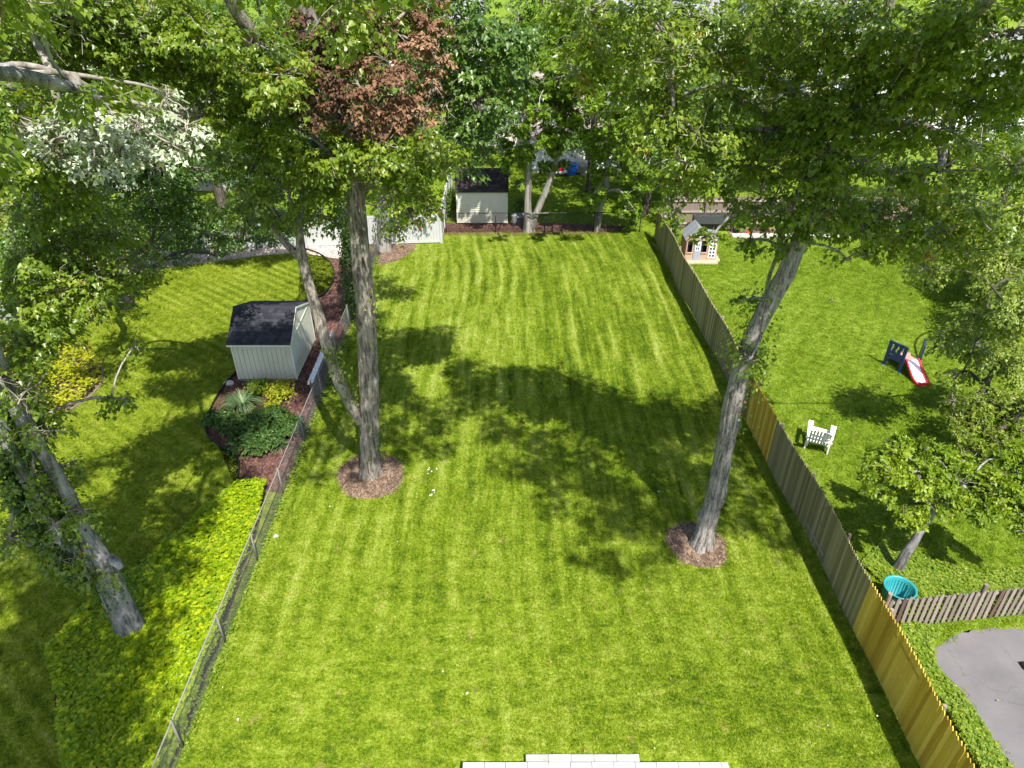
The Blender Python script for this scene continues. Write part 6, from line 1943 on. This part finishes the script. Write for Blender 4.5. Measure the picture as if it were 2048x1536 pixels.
T3C += [from_shadow(*q) for q in [(340, 722, 12.4, .7), (395, 705, 12, .7), (425, 760, 12.4, .7), (375, 770, 12.2, .6), (320, 765, 12.4, .45), (430, 700, 12, .6), (150, 950, 15, .6), (440, 900, 14.6, .7), (455, 950, 14.8, .7), (230, 1015, 14.8, .85), (320, 1010, 14.8, .85), (400, 1000, 14.8, .75), (150, 1045, 14.6, .85),
                                  (300, 1065, 14.4, .8), (375, 1045, 14.2, .7), (200, 1100, 14.6, .8), (60, 1100, 14.4, .9), (120, 1180, 14.6, .9), (60, 1250, 14.6, .9), (40, 1350, 14.8, .9), (90, 1420, 15, .8), (60, 1500, 15, .9), (190, 1240, 14.4, .7), (190, 1340, 14.6, .7), (250, 1410, 14.8, .6), (210, 1480, 15, .7), (300, 1330, 14.4, .45), (280, 1180, 14, .6), (360, 1140, 13.8, .5), (440, 1085, 13.6, .4), (330, 1230, 14.2, .35),
                                  (160, 1400, 15, .6), (300, 1480, 15, .4), (10, 1180, 14.4, .9), (340, 1110, 13.8, .5), (250, 1250, 14.2, .4), (470, 900, 13.2, .5), (150, 1540, 15, .7), (100, 960, 13.6, .4), (30, 1300, 15.6, 1.1), (100, 1250, 15.6, 1.0), (20, 1440, 15.8, 1.1), (110, 1480, 15.8, 1.0), (180, 1400, 15.6, .9), (180, 1290, 15.4, .9), (250, 1330, 15.2, .7), (260, 1480, 15.8, .6), (200, 1180, 15.2, .8), (110, 1120, 15.2, .9), (300, 1400, 15.4, .4), (230, 1440, 15.6, .6), (330, 1160, 14.6, .5), (400, 1130, 14.4, .3), (250, 1120, 15, .6), (60, 1180, 16, 1.0), (140, 1330, 16, .9), (60, 1400, 16, 1.0), (140, 1450, 16, .8), (20, 1530, 16, 1.0), (100, 1550, 16, .8), (220, 1230, 15.8, .7), (210, 1380, 15.8, .7), (170, 1130, 15.6, .7), (290, 1270, 15.4, .5), (280, 1120, 15, .6), (350, 1060, 15, .5)]]
make_tree(t3, M['twig'], nodes3, open_light(thicken(T3C[:NT3], 3)), M['maple'], 105, L0=0.096, dens=38, rmax=0.06, tip=0.011)
make_tree(t3, M['bark_smooth'], [c for c in C3 if c[2] > 6.0][::8] + list(C3b[len(C3b) // 2:][::8]), dense(open_light(T3C[NT3:]), 1.7), M['maple'], 125, L0=0.135, dens=24, uv=DIA_UV, twigs=3, crown_name='upper_crown', branch_name='upper_branches', rmax=0.08, tip=0.012)
T3S = [V(*q) for q in [(195, 262, 14, .62), (275, 245, 14.2, .62), (335, 195, 14.4, .34), (140, 275, 13.8, .5), (240, 305, 13.8, .5), (345, 290, 14.2, .45), (100, 285, 13.4, .4), (375, 250, 14.3, .3), (60, 260, 13.2, .3), (290, 325, 14, .35), (190, 320, 13.6, .35), (300, 300, 14.2, .4), (170, 230, 13.9, .35)]]
T3S = [(c[0] * .93, c[1] * .93, CAM_H + (c[2] - CAM_H) * .93) + c[3:] for c in T3S] + [V(*q) for q in [(120, 310, 13, .3), (160, 240, 13.1, .35), (320, 225, 13.4, .3), (230, 330, 13.1, .3), (385, 285, 13.6, .25)]]
make_tree(t3, M['twig'], list(C3c[::5]) + list(C3d[::5]), T3S, M['silver'], 106, L0=0.095, dens=26, crown_name='silvery_foliage', branch_name='silvery_branches')
ivy(t3, C3, R3, 2.6, 7.5, 1300, 0.095, M['ivy'], 21, 0.34, 'ivy', side=math.pi)
ivy(t3, C3, R3, 1.6, 2.4, 200, 0.085, M['ivy'], 22, 0.2, 'ivy')
ivy(t3, C3b, R3b, 2.0, 7.2, 3300, 0.10, M['ivy'], 23, 0.36, 'ivy', side=math.pi)

# --- ivy column by the chain link fence
g = gnd(704, 640)
t4 = thing('ivy_tree', 'ivy wrapped tree rising by the chain link fence behind the left maple', 'tree', g)
p4 = [np.array((g[0], g[1], -0.05))] + tpts([(700, 580, g[1]), (694, 500, g[1]), (688, 420, g[1]), (690, 330, g[1] - 0.2), (700, 240, g[1] - 0.4)])
_, C4, R4 = trunk_part('trunk', p4, [.19, .17, .16, .15, .12, .07], M['bark_dark'], t4, seed=15, amp=0.06, seg=20)
ivy(t4, C4, R4, 0.05, 7.0, 3600, 0.10, M['ivy'], 24, 0.20)
T4C = [V(*q) for q in [(497, 200, 27, .9), (545, 215, 27, .9), (600, 255, 27.4, .9), (560, 330, 28, .8), (620, 400, 28.4, .5), (660, 330, 28.4, .7), (700, 250, 28.4, .9), (760, 340, 28, .7), (800, 350, 27.4, .7), (845, 300, 26.6, .7), (871, 262, 26.2, .65), (760, 415, 28, .6), (795, 440, 28.2, .4), (640, 430, 28.6, .4), (520, 290, 27.6, .7), (780, 270, 27.6, .8), (835, 385, 27.8, .4)]]
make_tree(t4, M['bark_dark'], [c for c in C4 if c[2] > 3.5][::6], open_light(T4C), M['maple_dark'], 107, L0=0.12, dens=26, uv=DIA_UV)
# --- trunk in the far mulch bed
g = gnd(768, 500)
t5 = thing('ivy_tree', 'brown ivy stubbed trunk in the far mulch bed by the vinyl fence', 'tree', g)
p5 = [np.array((g[0], g[1], -0.05))] + tpts([(768, 470, g[1]), (769, 430, g[1]), (770, 380, g[1]), (772, 320, g[1]), (775, 250, g[1])])
_, C5, R5 = trunk_part('trunk', p5, [.42, .36, .33, .3, .25, .16], M['bark_pale'], t5, seed=16, amp=0.06, seg=20)
ivy(t5, C5, R5, 0.6, 7.0, 900, 0.12, M['ivy'], 25, 0.25)
T5C = [V(*q) for q in [(740, 330, 36.4, 1.0), (800, 340, 36.4, 1.0), (780, 260, 36.6, 1.2), (720, 240, 36.6, 1.2), (840, 270, 36.6, 1.0), (780, 190, 36.6, 1.3), (850, 200, 36.6, 1.0), (850, 350, 36.2, .6)]]
make_tree(t5, M['bark_pale'], [c for c in C5 if c[2] > 3][::6], T5C, M['far_leaf'], 108, L0=0.15, dens=18, uv=DIA_UV)

# --- left back maple
g4 = (-18.2, 30.0, 0)
t6 = thing('maple_tree', 'dark maple at the back left corner of the left yard', 'tree', g4)
p6 = [(-18.2, 30, -.05), (-18.1, 29.8, 2), (-17.8, 29.3, 4), (-17.2, 28.4, 6), (-16.4, 27.2, 8), (-15.6, 26, 10), (-14.9, 25, 12)]
_, C6, R6 = trunk_part('trunk', p6, [.36, .31, .28, .25, .2, .14, .07], M['bark_dark'], t6, seed=17, amp=0.06, seg=24)
T6C = [V(*q) for q in [(180, 345, 20, .95), (250, 360, 20, .95), (320, 370, 20.5, .95), (390, 335, 21, .9), (350, 430, 21, .85), (280, 430, 21, .9), (205, 425, 20.5, .9), (420, 410, 22, .75), (300, 490, 22, .55), (225, 480, 22, .5, .5, .6), (375, 478, 22, .5), (150, 440, 20, .9), (330, 520, 22.4, .3), (420, 470, 22.4, .4), (130, 330, 20, .8)]]
T6C += [V(*q) for q in [(500, 445, 24, .5), (555, 470, 25, .35), (465, 480, 24, .38), (340, 455, 22, .5), (250, 525, 22, .45), (160, 545, 20, .6), (100, 470, 20, .8), (130, 400, 20, .8), (70, 420, 20, .8), (300, 545, 23, .25), (205, 560, 21.5, .45), (520, 480, 25, .25), (400, 500, 23, .28), (430, 510, 23.5, .2), (60, 540, 19, .7), (30, 470, 19, .8), (360, 400, 21, .7), (240, 300, 20, .8), (440, 350, 22, .7), (330, 310, 20.5, .7), (500, 395, 23.5, .6)]]
T6C = open_light(thicken(T6C, 6))
T6C += [V(*q) for q in [(150, 450, 33, .9), (210, 470, 33.5, .9), (270, 445, 34, .9), (270, 495, 34, .6), (330, 440, 34.5, .9), (390, 455, 34.5, .8), (440, 440, 34.8, .8), (490, 460, 34.8, .7), (545, 445, 35, .7), (590, 440, 35, .5), (350, 485, 34.4, .5), (120, 520, 31, .8), (190, 520, 31.5, .7), (60, 480, 31, .9), (520, 420, 35, .8), (450, 480, 34.8, .4), (250, 430, 34, .9), (300, 470, 34.2, .8), (360, 425, 34.4, .9), (420, 470, 34.6, .6), (180, 490, 32, .8), (230, 510, 33, .5), (480, 425, 34.8, .8), (570, 455, 35.2, .5), (390, 490, 34.5, .35), (310, 505, 34, .35)]]
T6C = T6C[:-28] + dense(thicken(T6C[-28:], 66, 0.9, -0.3, 1.0, 1.0), 1.7)
T6C += [cl(p, r) for p, r in (((-19, 31, 10), 2.0), ((-17, 32, 11.5), 2.0), ((-20.5, 33, 8), 2.0), ((-22, 31, 9), 2.0), ((-16, 33, 8.5), 1.6), ((-18, 34.5, 6.5), 1.6), ((-21, 29.5, 7), 1.6), ((-23, 33, 6), 1.6))]
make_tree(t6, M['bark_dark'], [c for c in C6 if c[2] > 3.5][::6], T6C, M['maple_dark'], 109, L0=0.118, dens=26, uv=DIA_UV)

# --- twin trunk tree and its neighbours behind the black fence
g = gnd(1058, 462)
t7 = thing('twin_trunk_tree', 'pale twin trunked tree with bright leaf rosettes beside the far shed', 'tree', g)
q1 = [np.array((g[0], g[1], -0.05))] + tpts([(1056, 435, g[1]), (1055, 400, g[1]), (1057, 360, g[1]), (1058, 310, g[1] - .2), (1050, 250, g[1] - .4), (1045, 180, g[1] - .5)])
_, C7, R7 = trunk_part('trunk', q1, [.34, .24, .20, .19, .16, .12, .06], M['bark_pale'], t7, seed=18, amp=0.05, seg=20, flare=0.25)
q2 = [np.array((g[0] + .12, g[1], 0.15))] + tpts([(1070, 432, g[1]), (1082, 405, g[1]), (1097, 370, g[1]), (1108, 335, g[1]), (1122, 290, g[1] + .1), (1130, 230, g[1] + .2), (1128, 160, g[1] + .2)])
_, C7b, R7b = trunk_part('trunk', q2, [.24, .20, .18, .165, .15, .13, .10, .05], M['bark_pale'], t7, seed=19, amp=0.05, seg=20)
T7C = [V(*q) for q in [(1060, 235, 39, .75, .65), (1088, 285, 38.6, .75, .65), (1050, 300, 38.8, .6, .6), (1012, 325, 39.4, .4, .4), (1060, 180, 39.2, .9, .6), (1105, 225, 39, .7, .6), (1035, 205, 39, .7, .5), (1070, 120, 39.5, .9, .6), (1115, 165, 39.4, .8, .5), (1085, 335, 39.4, .55, .45), (1035, 372, 39.6, .3, .4), (1082, 372, 39.9, .32, .4), (1030, 130, 39.6, .9, .5), (1075, 60, 40, 1.0, .5), (1120, 95, 39.8, .9, .5), (1060, 320, 39.2, .5, .5), (1005, 290, 39.6, .4, .35), (1130, 330, 39.8, .35, .3), (1108, 300, 39, .4, .5), (1035, 260, 38.8, .5, .5)]]
T7C += [V(*q) for q in [(1040, 150, 35.5, .6, .5), (1070, 120, 35.5, .7, .5), (1015, 185, 35.5, .5, .45), (1082, 185, 36, .6, .5), (1072, 218, 33.5, .4, .5), (1045, 90, 36, .8, .5), (1105, 140, 36, .7, .5), (1000, 130, 36, .6, .4)]]
T7C = thicken(thicken(T7C, 71, 0.9, 0.5, 1.0, 1.15), 77, 1.2, 1.0, 0.5, 1.0)
make_tree(t7, M['bark_pale'], [c for c in C7 if c[2] > 2.6][::6] + [c for c in C7b if c[2] > 2.6][::6], T7C, M['magnolia'], 110, L0=0.15, dens=46, k=9, style='whorl', uv=DIA_UV, twigs=5)
g = gnd(1193, 462)
t8 = thing('rosette_tree', 'bright leaved tree with one curving pale trunk right of the twin trunk tree', 'tree', g)
q1 = [np.array((g[0], g[1], -0.05))] + tpts([(1196, 435, g[1]), (1200, 410, g[1]), (1210, 385, g[1] - .2), (1214, 340, g[1] - .4), (1212, 280, g[1] - .6), (1208, 200, g[1] - .8)])
_, C8, R8 = trunk_part('trunk', q1, [.22, .20, .19, .18, .15, .11, .06], M['bark_pale'], t8, seed=20, amp=0.05, seg=20)
T8C = [V(*q) for q in [(1200, 372, 38.6, .65, .65), (1172, 398, 38.6, .42, .65), (1232, 352, 38.6, .65, .6), (1250, 395, 38.8, .5, .55), (1178, 305, 38.2, .7, .6), (1222, 285, 38.2, .75, .6), (1262, 330, 38.6, .7, .5), (1160, 240, 38.5, .75, .6), (1205, 220, 38.2, .8, .55), (1180, 160, 38.2, .85, .55), (1225, 140, 38.2, .9, .5), (1150, 110, 38.6, .9, .55), (1255, 240, 38.2, .9, .5), (1254, 180, 38, 1.0, .5), (1200, 70, 38.5, 1.0, .5), (1280, 290, 38.4, .8, .5), (1190, 412, 38.9, .3, .6), (1290, 380, 38.6, .7, .4), (1140, 180, 38.8, .6, .55)]]
T8C += [V(*q) for q in [(1180, 215, 33.5, .45, .6), (1250, 210, 33.5, .5, .5), (1254, 186, 36, .7, .5), (1200, 195, 36, .7, .5), (1280, 235, 36, .7, .5), (1225, 250, 36, .6, .6), (1170, 130, 36, .7, .5), (1240, 310, 37, .5, .6), (1270, 420, 38.4, .45, .5), (1245, 430, 38.6, .35, .5)]]
T8C = thicken(thicken(T8C, 72, 0.9, 0.5, 1.0, 1.1), 76, 1.2, 1.0, 0.6, 1.0)
make_tree(t8, M['bark_pale'], [c for c in C8 if c[2] > 2.2][::6], T8C, M['magnolia'], 111, L0=0.15, dens=46, k=9, style='whorl', uv=DIA_UV, twigs=5)

# --- small tree, right, behind the picket fence
g = gnd(1792, 1142)
t9 = thing('small_tree', 'small spreading tree with bright narrow leaves behind the picket fence', 'tree', g)
q1 = [np.array((g[0], g[1], -0.05))] + tpts([(1808, 1112, g[1]), (1826, 1088, g[1] + .05), (1840, 1062, g[1] + .1), (1858, 1036, g[1] + .2), (1880, 1000, g[1] + .4), (1900, 950, g[1] + .7)])
_, C9, R9 = trunk_part('trunk', q1, [.15, .125, .12, .105, .10, .075, .04], M['bark_smooth'], t9, seed=21, amp=0.06, seg=18, flare=0.2)
T9C = [V(*q) for q in [(1755, 930, 14.6, .42, .6), (1790, 955, 14.3, .45, .65), (1835, 965, 14.0, .5, .65), (1745, 980, 14.0, .34, .6), (1795, 895, 15, .42, .55), (1850, 905, 15.2, .45, .5), (1900, 920, 15.1, .45, .5), (1815, 1030, 13.5, .26, .65), (1830, 1050, 13.4, .2, .65), (1800, 1040, 13.5, .2, .65), (1945, 955, 14.4, .5, .6), (2000, 965, 13.9, .5, .6), (2045, 985, 13.6, .5, .6),
                       (1930, 1005, 13.7, .32, .55), (1890, 990, 14, .4, .5), (1985, 1015, 13.4, .34, .6), (2035, 1035, 13.2, .4, .6), (1870, 960, 14.3, .45, .55), (1885, 1025, 13.6, .22, .5), (1770, 905, 14.9, .3, .5), (2090, 1000, 13.3, .5), (2060, 930, 14.4, .6), (2000, 920, 14.8, .5), (1960, 1040, 13.2, .35), (2060, 1060, 12.9, .45), (1730, 950, 14.3, .3), (1910, 960, 14.2, .5), (1850, 1000, 13.8, .35)]]
make_tree(t9, M['bark_smooth'], [c for c in C9 if c[2] > 0.9][::4], thicken(T9C, 73, 0.8, 0.0, 1.0, 0.9), M['cover_tree'], 112, tip=0.009, L0=0.118, dens=205, k=9, style='whorl', uv=NARROW_UV, twigs=7)
g = (17.3, 20.9, 0)
t10 = thing('bushy_tree', 'bushy tree spilling in from the right edge behind the toddler slide', 'tree', g)
q1 = [(17.3, 20.9, -.05), (17.1, 21, .8), (16.9, 21.2, 1.6), (17.2, 21.4, 2.8), (17.5, 21.4, 4.2), (17.3, 21.2, 5.6), (17, 21, 7)]
_, C10, R10 = trunk_part('trunk', q1, [.17, .15, .14, .13, .11, .08, .05], M['bark_dark'], t10, seed=22, amp=0.06, seg=18)
T10C = [V(*q) for q in [(2010, 520, 20.6, .9, .6), (1940, 560, 22, .8, .55), (1885, 600, 23, .6), (1965, 640, 22, .85), (2030, 620, 20.8, .9), (1910, 680, 23.6, .5), (1985, 710, 22.2, .75), (2040, 720, 20.5, .8), (1925, 745, 23.6, .4), (1965, 790, 21, .45), (1900, 530, 22.5, .6), (1950, 500, 21, .7, .6), (2040, 440, 19.6, .9), (1990, 585, 21, .7), (2060, 560, 20, .9), (2010, 800, 20.2, .55), (1890, 640, 24, .35), (1910, 625, 23, .45)]]
make_tree(t10, M['bark_dark'], [c for c in C10 if c[2] > 1.2][::4], open_light(thicken(T10C, 74, 0.8, 0.4, 1.0, 1.05)), M['bushy'], 113, L0=0.12, dens=74, k=11, tip=0.011, uv=DIA_UV)
g = (16.2, 18.0, 0)
t11 = thing('bushy_tree', 'dark low tree at the right edge behind the small spreading tree', 'tree', g)
q1 = [(16.2, 18.0, -.05), (16.1, 18.1, .8), (16.0, 18.2, 1.6), (16.1, 18.3, 2.6)]
_, C11, R11 = trunk_part('trunk', q1, [.13, .11, .10, .06], M['bark_dark'], t11, seed=23, amp=0.06, seg=16)
T11C = [V(*q) for q in [(1905, 838, 18.6, .38, .5), (1950, 828, 18.6, .5, .5), (2000, 815, 18.7, .55, .5), (2040, 860, 18, .6, .5), (1975, 865, 18, .5, .5), (1920, 868, 17.8, .36, .5), (2010, 900, 17, .5, .55), (1960, 900, 17, .4, .55), (2060, 800, 18.5, .6, .5), (2045, 920, 16.6, .5)]]
make_tree(t11, M['bark_dark'], [c for c in C11 if c[2] > 0.8][::4], thicken(T11C, 75, 0.8, 0.2, 1.0, 0.95), M['bushy'], 114, L0=0.10, dens=150, k=9, style='whorl', uv=NARROW_UV, twigs=6)

# --- background trees beyond the yards
def bg_tree(label, x, y, h, r, mat, seed, L0=0.2, z0=0.25, n=16, dens=9, name='background_tree', group='trees in the yards behind'):
    rng = np.random.default_rng(seed)
    root = thing(name, label, 'tree', (x, y, 0), group)
    pp = [(x, y, -.05), (x + rng.normal(0, .1), y + rng.normal(0, .1), h * .25), (x + rng.normal(0, .25), y + rng.normal(0, .2), h * .55), (x + rng.normal(0, .4), y, h * .88)]
    _, C, R = trunk_part('trunk', pp, [h * .028, h * .023, h * .016, h * .006], M['bark_dark'], root, seed=seed, seg=12, step=0.35, amp=0.06)
    cs = []
    for i in range(n):
        t = rng.uniform(z0, 1)
        a = rng.uniform(0, 6.28)
        q = r * (0.35 + 0.75 * math.sin(math.pi * min(1, (t - z0) / (1 - z0) * 0.8 + 0.18))) * rng.uniform(0.35, 0.95)
        rr_ = r * rng.uniform(0.26, 0.42)
        cs.append((x + q * math.cos(a), y + q * math.sin(a), h * t, rr_, rr_, rr_ * .8, rng.uniform(.3, .7), 1.0))
    make_tree(root, M['bark_dark'], [c for c in C if c[2] > h * .2][::3], cs, mat, seed, L0=L0, dens=dens, k=12, twigs=0, uv=DIA_UV)
    return root


bgs = [
    ('dark tree behind the twin trunk tree', 5.2, 46.5, 11, 3.2, 'maple_dark', .17), ('dark tree in the deep shade right of the rosette leaved tree', 8.2, 42.5, 10, 2.6, 'maple_dark', .16), ('green tree right of the low cream wing', 10.5, 49.5, 11, 3.2, 'far_leaf', .18), ('green tree standing in front of the cream house door', -2.2, 53.5, 9, 2.6, 'far_leaf', .18), ('green tree just left of the far shed behind the vinyl fence', -6.2, 51.5, 12, 3.0, 'far_leaf', .18), ('green tree beyond the back board fence in front of the white house', 27, 53, 10, 3.4, 'far_leaf', .2), ('green tree by the left corner of the white house', 20.5, 56, 10, 3.2, 'bushy', .2), ('dark broad tree left of the far shed behind the vinyl fence', -7.5, 45, 12, 3.2, 'maple_dark', .17),
    ('full green tree behind the vinyl fence, second from the shed', -12.5, 47, 12, 3.4, 'far_leaf', .18), ('green tree behind the vinyl fence left of the left maple', -18, 43, 12, 3.2, 'maple_dark', .17),
    ('yellow green tree at the left end of the vinyl fence', -24.5, 40, 12, 3.6, 'bushy', .17), ('big green tree at far left behind the side fence', -31, 40, 13, 4.0, 'far_leaf', .18),
    ('leafy tree at the left edge behind the shaded vinyl fence', -27.5, 31, 10, 3.2, 'bushy', .15), ('dark tree hiding the side fence at the left edge', -25.5, 25, 9, 2.6, 'maple_dark', .14),
    ('round tree just behind the left end of the back board fence', 11, 44, 7.5, 2.6, 'far_leaf', .16), ('small bright tree behind the back board fence centre', 16.5, 46, 6, 2.2, 'bushy', .16),
    ('tree behind the right end of the back board fence', 23.5, 43, 8, 2.8, 'bushy', .16), ('tall tree beyond the right end of the back board fence', 29, 41, 10, 3.4, 'far_leaf', .17), ('leafy tree at the right edge of the right yard', 25, 31, 8, 3.0, 'bushy', .15),
    ('dark tree between the cream house and the white house', 15, 54, 9, 3.0, 'maple_dark', .2), ('street tree in front of the white house', 20, 70, 10, 3.4, 'far_leaf', .24), ('street tree by the cream house roof', -8, 70, 11, 3.6, 'far_leaf', .24),
    ('street tree behind the cream house', 3, 72, 12, 3.8, 'maple_dark', .24), ('street tree at the left along the road', -22, 68, 11, 3.8, 'far_leaf', .24), ('far left street tree', -38, 62, 12, 4.2, 'maple_dark', .24),
    ('dark tree beside the grey house', -14.5, 60, 10, 3.2, 'maple_dark', .22), ('tree behind the two storey white house', 34, 78, 12, 4.0, 'far_leaf', .26), ('tree right of the two storey white house', 46, 64, 12, 4.2, 'far_leaf', .24),
    ('tree across the road left of the broad grey roof', 6, 92, 12, 4.0, 'far_leaf', .28), ('tree across the road right of the broad grey roof', 29, 90, 11, 3.8, 'maple_dark', .28), ('tree across the road behind the left maple', -20, 92, 13, 4.4, 'far_leaf', .28),
    ('tree across the road at far left', -36, 92, 13, 4.4, 'maple_dark', .28), ('tree across the road at far right', 52, 92, 13, 4.6, 'far_leaf', .28), ('distant tree above the broad grey roof', 18, 118, 14, 5, 'far_leaf', .32), ('distant tree behind the far white house', -8, 112, 14, 5, 'maple_dark', .32),
    ('distant tree at the top left', -34, 120, 15, 5.5, 'far_leaf', .34), ('distant tree at the top right', 44, 124, 15, 5.5, 'maple_dark', .34), ('distant tree at the far top left corner', -60, 110, 15, 5.5, 'far_leaf', .34), ('distant tree at the far top right corner', 72, 108, 15, 5.5, 'far_leaf', .34),
]
for k, (lab, x, y, h, r, mt, L0) in enumerate(bgs):
    d = math.hypot(x, y)
    bg_tree(lab, x, y, h, r, M[mt], 300 + k, L0, n=24 if d < 60 else 18, dens=0.62 / (L0 * L0) * (0.80 if d < 60 else 0.62))
